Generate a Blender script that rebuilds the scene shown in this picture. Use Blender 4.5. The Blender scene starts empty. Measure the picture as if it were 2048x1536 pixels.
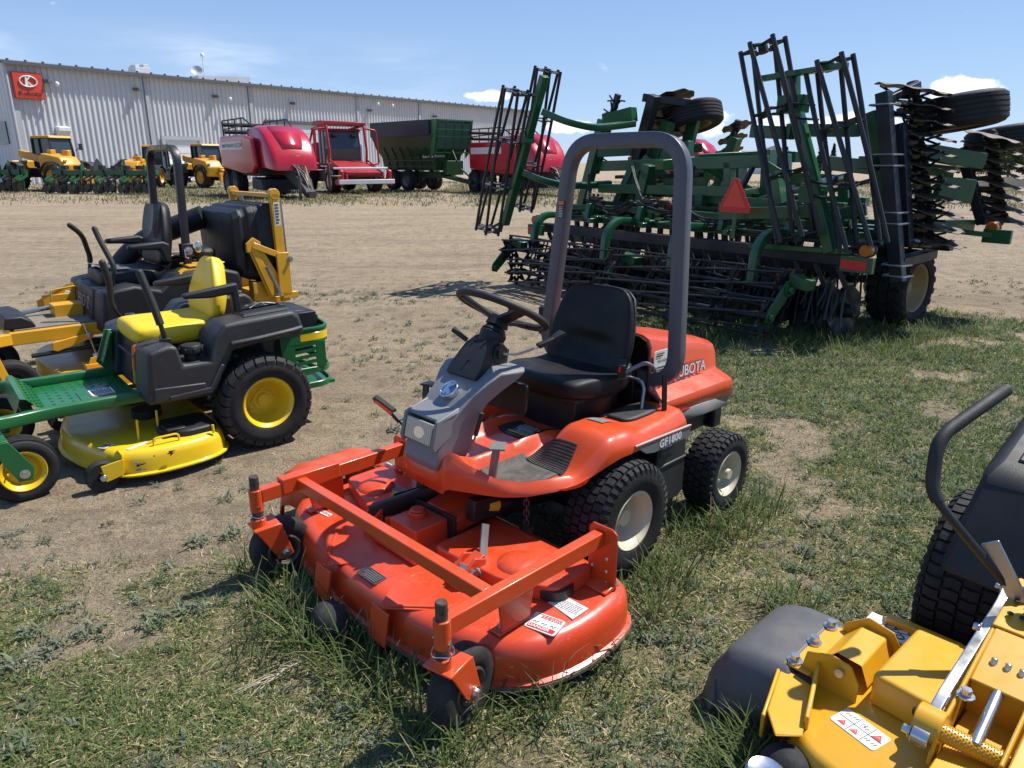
import bpy, bmesh, math, random
import numpy as np
from mathutils import Vector, Matrix, noise as mnoise
R = math.radians
random.seed(7)
rng = np.random.default_rng(7)
scene = bpy.context.scene
COL = scene.collection

# ------------------------------------------------------------------ camera
CAM_H = 1.65
PITCH = math.atan((768 - 325) / 1430)
cam_d = bpy.data.cameras.new('camera')
cam_d.sensor_width = 36.0
cam_d.lens = 1430 / 2048 * 36
cam_d.clip_start = 0.05
cam_d.clip_end = 3000
cam = bpy.data.objects.new('camera', cam_d)
COL.objects.link(cam)
cam.location = (0, 0, CAM_H)
cam.rotation_euler = (math.pi / 2 - PITCH, 0, 0)
scene.camera = cam

# ------------------------------------------------------------------ light
SUN_EL, SUN_AZ = 57.0, 64.0           # azimuth clockwise from +Y (camera forward)
SUNV = Vector((math.sin(R(SUN_AZ)) * math.cos(R(SUN_EL)), math.cos(R(SUN_AZ)) * math.cos(R(SUN_EL)), math.sin(R(SUN_EL))))
sl = bpy.data.lights.new('sun', 'SUN')
sl.energy = 5.0
sl.angle = R(0.53)
sl.color = (1.0, 0.955, 0.89)
so = bpy.data.objects.new('sun', sl)
COL.objects.link(so)
so.location = (20, 10, 30)
so.rotation_euler = SUNV.to_track_quat('Z', 'Y').to_euler()

world = bpy.data.worlds.new('World')
scene.world = world
world.use_nodes = True
wn = world.node_tree
wn.nodes.clear()
wl = wn.links.new
def wnode(t, **kw):
    n = wn.nodes.new(t)
    for k, v in kw.items():
        setattr(n, k, v)
    return n
sky = wnode('ShaderNodeTexSky', sky_type='NISHITA', sun_disc=False)
sky.sun_elevation = R(SUN_EL)
sky.sun_rotation = R(SUN_AZ)
sky.altitude = 500
sky.air_density = 1.0
sky.dust_density = 0.15
sky.ozone_density = 3.0
tc = wnode('ShaderNodeTexCoord')
sep = wnode('ShaderNodeSeparateXYZ')
wl(tc.outputs['Generated'], sep.inputs[0])
def wmath(op, a, b=None, c=None, clamp=False):
    n = wnode('ShaderNodeMath', operation=op)
    n.use_clamp = clamp
    for i, v in enumerate((a, b, c)):
        if v is None:
            continue
        if isinstance(v, (int, float)):
            n.inputs[i].default_value = v
        else:
            wl(v, n.inputs[i])
    return n.outputs[0]
def wramp(x, lo, hi):
    n = wnode('ShaderNodeMapRange')
    n.interpolation_type = 'SMOOTHSTEP'
    wl(x, n.inputs[0])
    n.inputs[1].default_value = lo
    n.inputs[2].default_value = hi
    return n.outputs[0]
az = wmath('ARCTAN2', sep.outputs[0], sep.outputs[1])      # azimuth, 0 straight ahead
el = wmath('ARCSINE', sep.outputs[2])
def cloud_noise(sx, sy, scale, detail, rough, off=0.0, dist=0.0):
    cb = wnode('ShaderNodeCombineXYZ')
    wl(wmath('MULTIPLY', az, sx), cb.inputs[0])
    wl(wmath('MULTIPLY', el, sy), cb.inputs[1])
    cb.inputs[2].default_value = off
    n = wnode('ShaderNodeTexNoise')
    n.inputs['Scale'].default_value = scale
    n.inputs['Detail'].default_value = detail
    n.inputs['Roughness'].default_value = rough
    n.inputs['Distortion'].default_value = dist
    wl(cb.outputs[0], n.inputs['Vector'])
    return n.outputs['Fac']
def patch(a0, e0, ra, re_):
    da = wmath('DIVIDE', wmath('SUBTRACT', az, a0), ra)
    de = wmath('DIVIDE', wmath('SUBTRACT', el, e0), re_)
    d = wmath('SQRT', wmath('ADD', wmath('MULTIPLY', da, da), wmath('MULTIPLY', de, de)))
    return wramp(d, 1.0, 0.0)
# thin cirrus over the shed, puffy cumulus low on the right
cir = wmath('MULTIPLY', wramp(cloud_noise(1.0, 3.6, 4.2, 9, .62, 3.1, .4), .38, .66), wramp(cloud_noise(1.0, 1.5, 2.2, 2, .5, 9.0), .30, .52))
cir_zone = wmath('MULTIPLY', wramp(el, .01, .08), wramp(el, .165, .10))
cir = wmath('MULTIPLY', wmath('MULTIPLY', cir, cir_zone), wramp(az, -.02, -.28))
cum = None
for p in [(.530, .076, .065, .026), (.640, .056, .075, .026), (-.035, .082, .07, .016), (.235, .052, .07, .030), (.33, .050, .05, .022), (.42, .045, .08, .024), (.08, .045, .07, .018)]:
    q = patch(*p)
    cum = q if cum is None else wmath('MAXIMUM', cum, q)
cn = cloud_noise(1.0, 1.5, 15, 9, .62, 1.7, .25)
cumf = wramp(wmath('ADD', wmath('MULTIPLY', cum, .50), wmath('MULTIPLY', cn, 1.05)), .74, .88)
hz = wmath('MULTIPLY', wmath('MULTIPLY', wramp(el, .10, .0), wramp(cloud_noise(1, 3, 3.0, 6, .6, 5.0), .3, .7)), wmath('MULTIPLY', wramp(az, .25, -.3), .45))
mixc = wnode('ShaderNodeMix', data_type='RGBA')
wl(wmath('MAXIMUM', wmath('MULTIPLY', cir, .62), hz), mixc.inputs[0])
blue = wnode('ShaderNodeMix', data_type='RGBA')
blue.inputs[0].default_value = .74
wl(sky.outputs[0], blue.inputs[6])
blue_r = wnode('ShaderNodeMix', data_type='RGBA')
wl(wramp(el, .0, .42), blue_r.inputs[0])
blue_r.inputs[6].default_value = (2.9, 4.3, 6.7, 1)      # paler air towards the horizon
blue_r.inputs[7].default_value = (1.2, 2.35, 5.2, 1)
wl(blue_r.outputs[2], blue.inputs[7])
wl(blue.outputs[2], mixc.inputs[6])
mixc.inputs[7].default_value = (8.0, 8.5, 9.3, 1)
mixd = wnode('ShaderNodeMix', data_type='RGBA')
wl(wmath('MULTIPLY', cumf, .93), mixd.inputs[0])
wl(mixc.outputs[2], mixd.inputs[6])
shade = wnode('ShaderNodeMix', data_type='RGBA')
wl(wramp(cloud_noise(1.0, 1.5, 12, 5, .6, 4.4), .35, .65), shade.inputs[0])
shade.inputs[6].default_value = (7.8, 8.2, 8.9, 1)
shade.inputs[7].default_value = (10.6, 10.6, 10.6, 1)
wl(shade.outputs[2], mixd.inputs[7])
bg = wnode('ShaderNodeBackground')
bg.inputs[1].default_value = 0.102
wl(mixd.outputs[2], bg.inputs[0])
wo = wnode('ShaderNodeOutputWorld')
wl(bg.outputs[0], wo.inputs[0])

vs = scene.view_settings
scene.display_settings.display_device = 'sRGB'
vs.view_transform = 'Standard'
vs.look = 'None'
vs.exposure = 0.48
vs.gamma = 1.0

# ------------------------------------------------------------------ materials
MATS = {}
class NT:
    """tiny node helper for one material"""
    def __init__(s, name):
        s.m = bpy.data.materials.new(name)
        s.m.use_nodes = True
        s.t = s.m.node_tree
        s.t.nodes.clear()
        s.out = s.t.nodes.new('ShaderNodeOutputMaterial')
        s.b = s.t.nodes.new('ShaderNodeBsdfPrincipled')
        s.t.links.new(s.b.outputs[0], s.out.inputs[0])
        s.tc = s.t.nodes.new('ShaderNodeTexCoord')
    def n(s, t, **kw):
        o = s.t.nodes.new(t)
        for k, v in kw.items():
            setattr(o, k, v)
        return o
    def l(s, a, b):
        s.t.links.new(a, b)
    def noise(s, scale, detail=4, rough=.55, coord='Object', vec=None, dist=0):
        o = s.n('ShaderNodeTexNoise')
        o.inputs['Scale'].default_value = scale
        o.inputs['Detail'].default_value = detail
        o.inputs['Roughness'].default_value = rough
        o.inputs['Distortion'].default_value = dist
        s.l(vec if vec is not None else s.tc.outputs[coord], o.inputs['Vector'])
        return o.outputs['Fac']
    def vec(s, sx, sy, sz, coord='Object'):
        o = s.n('ShaderNodeMapping')
        o.inputs['Scale'].default_value = (sx, sy, sz)
        s.l(s.tc.outputs[coord], o.inputs['Vector'])
        return o.outputs[0]
    def ramp(s, x, lo, hi, a=0.0, b=1.0):
        o = s.n('ShaderNodeMapRange')
        s.l(x, o.inputs[0])
        o.inputs[1].default_value = lo
        o.inputs[2].default_value = hi
        o.inputs[3].default_value = a
        o.inputs[4].default_value = b
        return o.outputs[0]
    def math(s, op, a, b=0.0):
        o = s.n('ShaderNodeMath', operation=op)
        for i, v in enumerate((a, b)):
            if isinstance(v, (int, float)):
                o.inputs[i].default_value = v
            else:
                s.l(v, o.inputs[i])
        return o.outputs[0]
    def mix(s, f, a, b):
        o = s.n('ShaderNodeMix', data_type='RGBA')
        for i, v in ((0, f), (6, a), (7, b)):
            if isinstance(v, (int, float)):
                o.inputs[i].default_value = v
            elif isinstance(v, tuple):
                o.inputs[i].default_value = (*v[:3], 1)
            else:
                s.l(v, o.inputs[i])
        return o.outputs[2]
    def bump(s, h, strength=.3, dist=.01):
        o = s.n('ShaderNodeBump')
        o.inputs['Strength'].default_value = strength
        o.inputs['Distance'].default_value = dist
        s.l(h, o.inputs['Height'])
        s.l(o.outputs[0], s.b.inputs['Normal'])
    def col(s, c):
        s.l(c, s.b.inputs['Base Color'])

DUST = (.36, .29, .20)
def paint(name, c, rough=.35, metal=0.0, dust=.25, scale=3.0, bump=0.0, bscale=60, coat=0.0, spec=.5, scratch=0.0, dustcol=DUST):
    """painted / plastic / metal surface: tone varies, dust lies in blotches, rare scuffs"""
    k = NT(name)
    n1 = k.noise(scale, 6, .6)
    dark = tuple(x * .86 for x in c)
    base = k.mix(k.ramp(n1, .3, .7), dark, c)
    if dust:
        n2 = k.noise(scale * 2.3, 8, .68, dist=.3)
        geo = k.n('ShaderNodeNewGeometry')
        sp = k.n('ShaderNodeSeparateXYZ')
        k.l(geo.outputs['Normal'], sp.inputs[0])
        up = k.ramp(sp.outputs[2], .1, 1.0, .35, 1.0)
        f = k.math('MULTIPLY', k.math('MULTIPLY', k.ramp(n2, .42, .85), up), dust)
        base = k.mix(f, base, dustcol)
        rr = k.math('ADD', k.math('MULTIPLY', f, .5), k.ramp(k.noise(scale * 5, 3), .3, .7, rough - .05, rough + .08))
        k.l(rr, k.b.inputs['Roughness'])
    else:
        k.b.inputs['Roughness'].default_value = rough
    if scratch:
        w = k.noise(30, 3, .7, vec=k.vec(1, 6, 9), dist=.8)
        big = k.noise(4.0, 2)
        sf = k.math('MULTIPLY', k.ramp(w, .62, .70), k.ramp(big, .50, .60))
        base = k.mix(k.math('MULTIPLY', sf, scratch), base, (.42, .38, .34))
    k.col(base)
    k.b.inputs['Metallic'].default_value = metal
    k.b.inputs['Coat Weight'].default_value = coat
    k.b.inputs['Coat Roughness'].default_value = .12
    k.b.inputs['Specular IOR Level'].default_value = spec
    if bump:
        k.bump(k.noise(bscale, 3), bump, .004)
    MATS[name] = k.m
    return k.m

M_ORANGE = paint('orange_paint', (.66, .072, .014), .30, dust=.17, coat=.25, scratch=.35)
M_ORANGE_DECK = paint('orange_deck_paint', (.62, .055, .012), .33, dust=.22, coat=.2, scratch=.75)
M_GREEN = paint('green_paint', (.008, .125, .032), .33, dust=.12, coat=.2)
M_IGREEN = paint('implement_green', (.008, .090, .030), .34, dust=.18, coat=.15, scale=1.5)
M_DKGREEN = paint('wagon_green', (.012, .055, .018), .40, dust=.15, scale=.8)
M_YELLOW = paint('yellow_paint', (.80, .53, .010), .30, dust=.14, coat=.3, scratch=.3)
M_YSEAT = paint('yellow_vinyl', (.78, .54, .014), .42, dust=.03, bump=.25, bscale=260)
M_GOLD = paint('golden_yellow_paint', (.68, .345, .012), .36, dust=.12, coat=.15, scratch=.35)
M_GOLD2 = paint('machine_yellow', (.66, .31, .015), .38, dust=.15, scale=1)
M_RED = paint('baler_red', (.46, .006, .020), .26, dust=0, scale=.4, coat=.5)
M_RED2 = paint('harvester_red', (.38, .012, .022), .4, dust=.15, scale=1)
M_BLACKP = paint('black_plastic', (.014, .015, .017), .48, dust=.07, bump=.22, bscale=420, spec=.35)
M_BLACKM = paint('black_metal', (.010, .010, .011), .42, dust=.07)
M_HARROW = paint('black_steel', (.010, .010, .012), .45, dust=.14, scale=2)
M_BLUEBLK = paint('blue_black_frame', (.008, .011, .019), .40, dust=.07, scale=2)
M_DARKGREY = paint('dark_grey_plastic', (.026, .027, .029), .50, dust=.12, bump=.5, bscale=180)
M_GREYP = paint('grey_plastic', (.185, .190, .198), .48, dust=.12, bump=.25, bscale=240)
M_ROPS = paint('slate_grey_paint', (.075, .080, .096), .40, dust=.14, scale=4, scratch=.25)
M_STRIPE = paint('grey_stripe', (.16, .165, .16), .45, dust=.12)
M_SEAT = paint('black_vinyl', (.007, .0075, .009), .46, dust=.07, bump=.3, bscale=320, spec=.28)
M_GSEAT = paint('grey_vinyl', (.10, .095, .088), .5, dust=.15, bump=.3, bscale=300)
M_CREAM = paint('cream_rim', (.62, .56, .40), .38, dust=.3, scale=6)
M_STEEL = paint('bare_steel', (.42, .42, .42), .30, metal=.9, dust=.2)
M_ZINC = paint('zinc_plated', (.62, .62, .60), .24, metal=.95, dust=.08)
M_RUST = paint('worn_steel', (.085, .070, .058), .5, metal=.5, dust=.4, scale=9)
M_DISC = paint('weathered_disc', (.085, .062, .045), .5, metal=.25, dust=.25, scale=6)
M_WHITE = paint('white_paint', (.75, .75, .74), .4, dust=.1)
M_LABEL = paint('white_label', (.72, .71, .68), .45, dust=.15, scale=14)
M_LBLACK = paint('black_label', (.018, .018, .022), .4, dust=.12, scale=14)
M_LRED = paint('red_print', (.55, .03, .03), .42, dust=.05)
M_PRINT = paint('black_print', (.02, .02, .02), .45, dust=0)
M_LYEL = paint('yellow_print', (.75, .52, .03), .45, dust=.05)
M_SILVER = paint('chrome', (.75, .76, .78), .16, metal=1, dust=.05)
M_TIRE = paint('tyre_rubber', (.015, .015, .016), .70, dust=.22, scale=8, bump=.4, bscale=90, spec=.35, dustcol=(.17, .145, .11))
M_TIRE2 = paint('worn_tyre_rubber', (.022, .021, .021), .75, dust=.40, scale=7, bump=.35, bscale=70, spec=.3, dustcol=(.19, .165, .13))
M_RUBBER = paint('rubber_grip', (.012, .012, .013), .6, dust=.15, bump=.3, bscale=300)
M_AMBER = paint('amber_lens', (.50, .13, .01), .2, dust=.1, coat=.5)
M_REFL = paint('red_reflector', (.62, .018, .018), .35, dust=.06)
M_FLUO = paint('orange_reflector', (.85, .10, .05), .4, dust=.02)
M_BELTO = paint('orange_plastic', (.70, .16, .03), .4, dust=.05)
def glassy(name, c, rough=.08, trans=.0):
    k = NT(name)
    k.b.inputs['Base Color'].default_value = (*c, 1)
    k.b.inputs['Roughness'].default_value = rough
    k.b.inputs['Transmission Weight'].default_value = trans
    k.b.inputs['Specular IOR Level'].default_value = .6
    MATS[name] = k.m
    return k.m
M_GLASS = glassy('cab_glass', (.035, .05, .06), .05)
M_LENS2 = glassy('headlamp_rib', (.60, .56, .42), .25)
M_LENS = glassy('headlamp_lens', (.42, .38, .28), .18)

# ------------------------------------------------------------------ mesh builder
def V(*a):
    return Vector(a)
def frame_of(d, up=(0, 0, 1)):
    d = Vector(d).normalized()
    u = Vector(up)
    if abs(d.dot(u.normalized())) > .98:
        u = Vector((1, 0, 0)) if abs(d.x) < .9 else Vector((0, 1, 0))
    s = d.cross(u).normalized()
    return d, s, s.cross(d).normalized()
class MB:
    def __init__(s):
        s.v, s.f, s.m, s.mat, s.mi = [], [], [], [], 0
    def use(s, mat):
        if mat not in s.mat:
            s.mat.append(mat)
        s.mi = s.mat.index(mat)
        return s
    def add(s, vs, fs):
        o = len(s.v)
        s.v += [tuple(v) for v in vs]
        s.f += [tuple(i + o for i in f) for f in fs]
        s.m += [s.mi] * len(fs)
        return s
    def box(s, c, d, rot=None):
        c = Vector(c)
        vs = []
        for z in (-.5, .5):
            for x, y in ((-.5, -.5), (.5, -.5), (.5, .5), (-.5, .5)):
                p = Vector((x * d[0], y * d[1], z * d[2]))
                if rot is not None:
                    p = rot @ p
                vs.append(c + p)
        return s.add(vs, [(3, 2, 1, 0), (4, 5, 6, 7), (0, 1, 5, 4), (1, 2, 6, 5), (2, 3, 7, 6), (3, 0, 4, 7)])
    def bar(s, a, b, w, h, up=(0, 0, 1), w2=None, h2=None):
        a, b = Vector(a), Vector(b)
        d, sd, u = frame_of(b - a, up)
        vs = []
        for p, ww, hh in ((a, w, h), (b, w2 or w, h2 or h)):
            for x, y in ((-.5, -.5), (.5, -.5), (.5, .5), (-.5, .5)):
                vs.append(p + sd * (x * ww) + u * (y * hh))
        return s.add(vs, [(3, 2, 1, 0), (4, 5, 6, 7), (0, 1, 5, 4), (1, 2, 6, 5), (2, 3, 7, 6), (3, 0, 4, 7)])
    def cyl(s, a, b, r, n=16, r2=None, cap=True):
        a, b = Vector(a), Vector(b)
        d, sd, u = frame_of(b - a)
        r2 = r if r2 is None else r2
        vs = []
        for p, rr in ((a, r), (b, r2)):
            for i in range(n):
                t = 2 * math.pi * i / n
                vs.append(p + sd * (rr * math.cos(t)) + u * (rr * math.sin(t)))
        fs = [(i, (i + 1) % n, n + (i + 1) % n, n + i) for i in range(n)]
        if cap:
            fs += [tuple(range(n - 1, -1, -1)), tuple(range(n, 2 * n))]
        return s.add(vs, fs)
    def sweep(s, pts, prof, up=(0, 0, 1), cap=True, closed=False, scale=None):
        pts = [Vector(p) for p in pts]
        n = len(pts)
        rings = []
        d0 = None
        side = None
        for i, p in enumerate(pts):
            if closed:
                t = (pts[(i + 1) % n] - pts[i - 1]).normalized()
            elif i == 0:
                t = (pts[1] - p).normalized()
            elif i == n - 1:
                t = (p - pts[-2]).normalized()
            else:
                t = ((pts[i + 1] - p).normalized() + (p - pts[i - 1]).normalized()).normalized()
            if side is None:
                _, side, _ = frame_of(t, up)
            else:
                q = d0.rotation_difference(t)
                side = (q @ side).normalized()
            d0 = t
            u = side.cross(t).normalized()
            k = 1.0
            if 0 < i < n - 1 or closed:
                c = max(.35, (pts[i] - pts[i - 1]).normalized().dot(t))
                k = 1.0 / c
            sc = scale[i] if scale else 1.0
            rings.append([p + side * (x * sc) + u * (y * sc) for x, y in prof])
        return s.loft(rings, cap=cap and not closed, loop=closed)
    def tube(s, pts, r, n=8, closed=False, scale=None):
        prof = [(r * math.cos(2 * math.pi * i / n), r * math.sin(2 * math.pi * i / n)) for i in range(n)]
        return s.sweep(pts, prof, closed=closed, scale=scale)
    def loft(s, rings, cap=True, closed=True, loop=False):
        n = len(rings[0])
        vs = [p for r in rings for p in r]
        fs = []
        m = len(rings)
        for i in range(m if loop else m - 1):
            a, b = i * n, ((i + 1) % m) * n
            for j in range(n if closed else n - 1):
                k = (j + 1) % n
                fs.append((a + j, a + k, b + k, b + j))
        if cap and not loop:
            fs += [tuple(range(n - 1, -1, -1)), tuple(range((m - 1) * n, m * n))]
        return s.add(vs, fs)
    def lathe(s, prof, o, ax, n=32, a0=0.0, a1=2 * math.pi):
        """prof: (radius, distance along axis)"""
        o = Vector(o)
        d, sd, u = frame_of(ax)
        full = abs(a1 - a0 - 2 * math.pi) < 1e-6
        rings = []
        for i in range(n if full else n + 1):
            t = a0 + (a1 - a0) * i / n
            e = sd * math.cos(t) + u * math.sin(t)
            rings.append([o + e * max(r, 1e-4) + d * x for r, x in prof])
        return s.loft(rings, cap=False, closed=False, loop=full)
    def prism(s, poly, o, ux, uy, th, off=0.0):
        """2-D outline in the plane (ux, uy), thickness th centred on the plane (+off)"""
        o, ux, uy = Vector(o), Vector(ux).normalized(), Vector(uy).normalized()
        nz = ux.cross(uy).normalized()
        n = len(poly)
        vs = [o + ux * x + uy * y + nz * (off - th / 2) for x, y in poly] + [o + ux * x + uy * y + nz * (off + th / 2) for x, y in poly]
        fs = [tuple(range(n - 1, -1, -1)), tuple(range(n, 2 * n))] + [(i, (i + 1) % n, n + (i + 1) % n, n + i) for i in range(n)]
        return s.add(vs, fs)
    def rect(s, o, ux, uy, w, h, th=.0015):
        return s.prism([(-w / 2, -h / 2), (w / 2, -h / 2), (w / 2, h / 2), (-w / 2, h / 2)], o, ux, uy, th)
    def ell(s, c, r, n=16, m=10, rot=None):
        c = Vector(c)
        rings = []
        for i in range(m + 1):
            t = math.pi * i / m
            ring = []
            for j in range(n):
                a = 2 * math.pi * j / n
                p = Vector((r[0] * max(math.sin(t), .001) * math.cos(a), r[1] * max(math.sin(t), .001) * math.sin(a), r[2] * math.cos(t)))
                ring.append(c + (rot @ p if rot is not None else p))
            rings.append(ring)
        return s.loft(rings, cap=True)
    def text(s, t, size, o, ux, uy, depth=.0008, align='CENTER', bold=.0, sx=1.0, space=1.0):
        cu = bpy.data.curves.new('tmp', 'FONT')
        cu.body = t
        cu.size = size
        cu.align_x = align
        cu.align_y = 'CENTER'
        cu.offset = bold * size
        cu.resolution_u = 3
        cu.space_character = space
        ob = bpy.data.objects.new('tmp', cu)
        me = ob.to_mesh()
        o, ux, uy = Vector(o), Vector(ux).normalized(), Vector(uy).normalized()
        nz = ux.cross(uy).normalized()
        vs = [o + ux * (v.co.x * sx) + uy * v.co.y + nz * depth for v in me.vertices]
        fs = [tuple(p.vertices) for p in me.polygons]
        s.add(vs, fs)
        ob.to_mesh_clear()
        bpy.data.objects.remove(ob)
        bpy.data.curves.remove(cu)
        return s
    def lines(s, o, ux, uy, w, h, rows, seed=0, fill=.45, depth=.001):
        """rows of tiny print that cannot be read at this distance"""
        rr = random.Random(seed)
        o, ux, uy = Vector(o), Vector(ux).normalized(), Vector(uy).normalized()
        nz = ux.cross(uy).normalized()
        rh = h / rows
        for i in range(rows):
            y = h / 2 - (i + .5) * rh
            x = -w / 2
            end = w / 2 * rr.uniform(.4, 1)
            while x < end:
                l = min(w * rr.uniform(.04, .13), end - x)
                s.rect(o + ux * (x + l / 2) + uy * y + nz * depth, ux, uy, l, rh * fill, .0006)
                x += l + w * .02
        return s
    def pieces(s, gap):
        """loose islands joined where their boxes touch: list of face-index lists"""
        par = list(range(len(s.v)))
        def root(a):
            while par[a] != a:
                par[a] = par[par[a]]
                a = par[a]
            return a
        for f in s.f:
            r_ = root(f[0])
            for i in f[1:]:
                par[root(i)] = r_
        isl = {}
        for k_, f in enumerate(s.f):
            isl.setdefault(root(f[0]), []).append(k_)
        rows = []
        for fs in isl.values():
            p = np.array([s.v[i] for k_ in fs for i in s.f[k_]])
            rows.append([p.min(0) - gap, p.max(0) + gap, fs])
        if len(rows) > 400:
            return None
        again = True
        while again and len(rows) > 1:
            again = False
            out = []
            for lo, hi, fs in rows:
                for q in out:
                    if (lo <= q[1]).all() and (hi >= q[0]).all():
                        q[0], q[1], q[2] = np.minimum(lo, q[0]), np.maximum(hi, q[1]), q[2] + fs
                        again = True
                        break
                else:
                    out.append([lo, hi, fs])
            rows = out
        return [r_[2] for r_ in rows]
    def build(s, name, mat=None, parent=None, bevel=0.0, seg=2, smooth=35, fix=True, sub=0, label=None, apart=None):
        """one part; pieces that stand apart become parts of their own with the same name"""
        if apart is None:
            apart = parent is not None and fix and not any(w in name for w in ('label', 'decal', 'letter', 'plate', 'band', 'sign', 'mark', 'badge', 'mesh', 'screen', 'emblem', 'stripe', 'lamp', 'knob'))
        got = s.pieces(.006) if apart and len(s.v) < 60000 else None
        if got and 1 < len(got) <= 60:
            first = None
            for fs in sorted(got, key=len, reverse=True):
                q = MB()
                q.mat = list(s.mat)
                ren = {}
                for k_ in fs:
                    for i in s.f[k_]:
                        if i not in ren:
                            ren[i] = len(q.v)
                            q.v.append(s.v[i])
                    q.f.append(tuple(ren[i] for i in s.f[k_]))
                    q.m.append(s.m[k_])
                used = sorted(set(q.m))
                if q.mat:
                    q.mat = [s.mat[i] for i in used]
                    q.m = [used.index(i) for i in q.m]
                o = q.build(name, mat, parent, bevel, seg, smooth, fix, sub, label, False)
                first = first or o
            return first
        me = bpy.data.meshes.new(name)
        me.from_pydata(s.v, [], s.f)
        mats = s.mat if s.mat else [mat]
        for m in mats:
            me.materials.append(m)
        if len(mats) > 1:
            me.polygons.foreach_set('material_index', s.m)
        if fix:
            bm = bmesh.new()
            bm.from_mesh(me)
            bmesh.ops.recalc_face_normals(bm, faces=bm.faces)
            bm.to_mesh(me)
            bm.free()
        if smooth:
            me.shade_smooth()
            me.set_sharp_from_angle(angle=R(smooth))
        me.update()
        ob = bpy.data.objects.new(name, me)
        COL.objects.link(ob)
        if parent is not None:
            ob.parent = parent
        if bevel:
            b = ob.modifiers.new('bevel', 'BEVEL')
            b.width = bevel
            b.segments = seg
            b.limit_method = 'ANGLE'
            b.angle_limit = R(40)
            b.harden_normals = False
        if sub:
            b = ob.modifiers.new('sub', 'SUBSURF')
            b.levels = b.render_levels = sub
        if label:
            ob['label'] = label
        return ob

def tag(o, label=None, cat=None, group=None, kind=None):
    if label:
        o['label'] = label
    if cat:
        o['category'] = cat
    if group:
        o['group'] = group
    if kind:
        o['kind'] = kind
    return o
def thing(name, label, cat, loc=(0, 0, 0), F=None, group=None):
    o = bpy.data.objects.new(name, None)
    o.empty_display_size = .2
    COL.objects.link(o)
    o.location = (loc[0], loc[1], loc[2] if len(loc) > 2 else 0)
    if F is not None:
        o.rotation_euler = (0, 0, math.atan2(F[1], F[0]))
    return tag(o, label, cat, group)
def node(name, parent, loc=(0, 0, 0), rot=(0, 0, 0)):
    o = bpy.data.objects.new(name, None)
    o.empty_display_size = .1
    COL.objects.link(o)
    o.parent = parent
    o.location = loc
    o.rotation_euler = rot
    return o
def copy_tree(o, parent=None):
    c = o.copy()
    COL.objects.link(c)
    c.parent = parent
    for ch in list(o.children):
        copy_tree(ch, c)
    return c
def arc(c, r, a0, a1, n, ux=(1, 0, 0), uy=(0, 0, 1)):
    c, ux, uy = Vector(c), Vector(ux), Vector(uy)
    return [c + ux * (r * math.cos(a0 + (a1 - a0) * i / n)) + uy * (r * math.sin(a0 + (a1 - a0) * i / n)) for i in range(n + 1)]
def rounded(pts, rad, n=5):
    """round the corners of a polyline"""
    pts = [Vector(p) for p in pts]
    out = [pts[0]]
    for i in range(1, len(pts) - 1):
        a, b, c = pts[i - 1], pts[i], pts[i + 1]
        r = rad[i - 1] if isinstance(rad, (list, tuple)) else rad
        d1, d2 = (a - b), (c - b)
        r1 = min(r, d1.length * .48, d2.length * .48)
        p, q = b + d1.normalized() * r1, b + d2.normalized() * r1
        for k in range(n + 1):
            t = k / n
            out.append(p * (1 - t) ** 2 + b * (2 * t * (1 - t)) + q * t ** 2)
    out.append(pts[-1])
    return out
def rrect(w, h, r, n=4):
    out = []
    for cx, cy, a in ((w / 2 - r, h / 2 - r, 0), (-w / 2 + r, h / 2 - r, 90), (-w / 2 + r, -h / 2 + r, 180), (w / 2 - r, -h / 2 + r, 270)):
        for k in range(n + 1):
            t = R(a + 90 * k / n)
            out.append((cx + r * math.cos(t), cy + r * math.sin(t)))
    return out
def selipse(a, b, p, n):
    out = []
    for i in range(n):
        t = 2 * math.pi * i / n
        c, s_ = math.cos(t), math.sin(t)
        out.append((a * math.copysign(abs(c) ** (2 / p), c), b * math.copysign(abs(s_) ** (2 / p), s_)))
    return out
def bolt(mb, p, d, r=.012, h=.010):
    p, d = Vector(p), Vector(d).normalized()
    mb.cyl(p, p + d * h * .25, r * 1.6, 12)
    mb.cyl(p + d * h * .25, p + d * h, r, 6)

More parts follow.
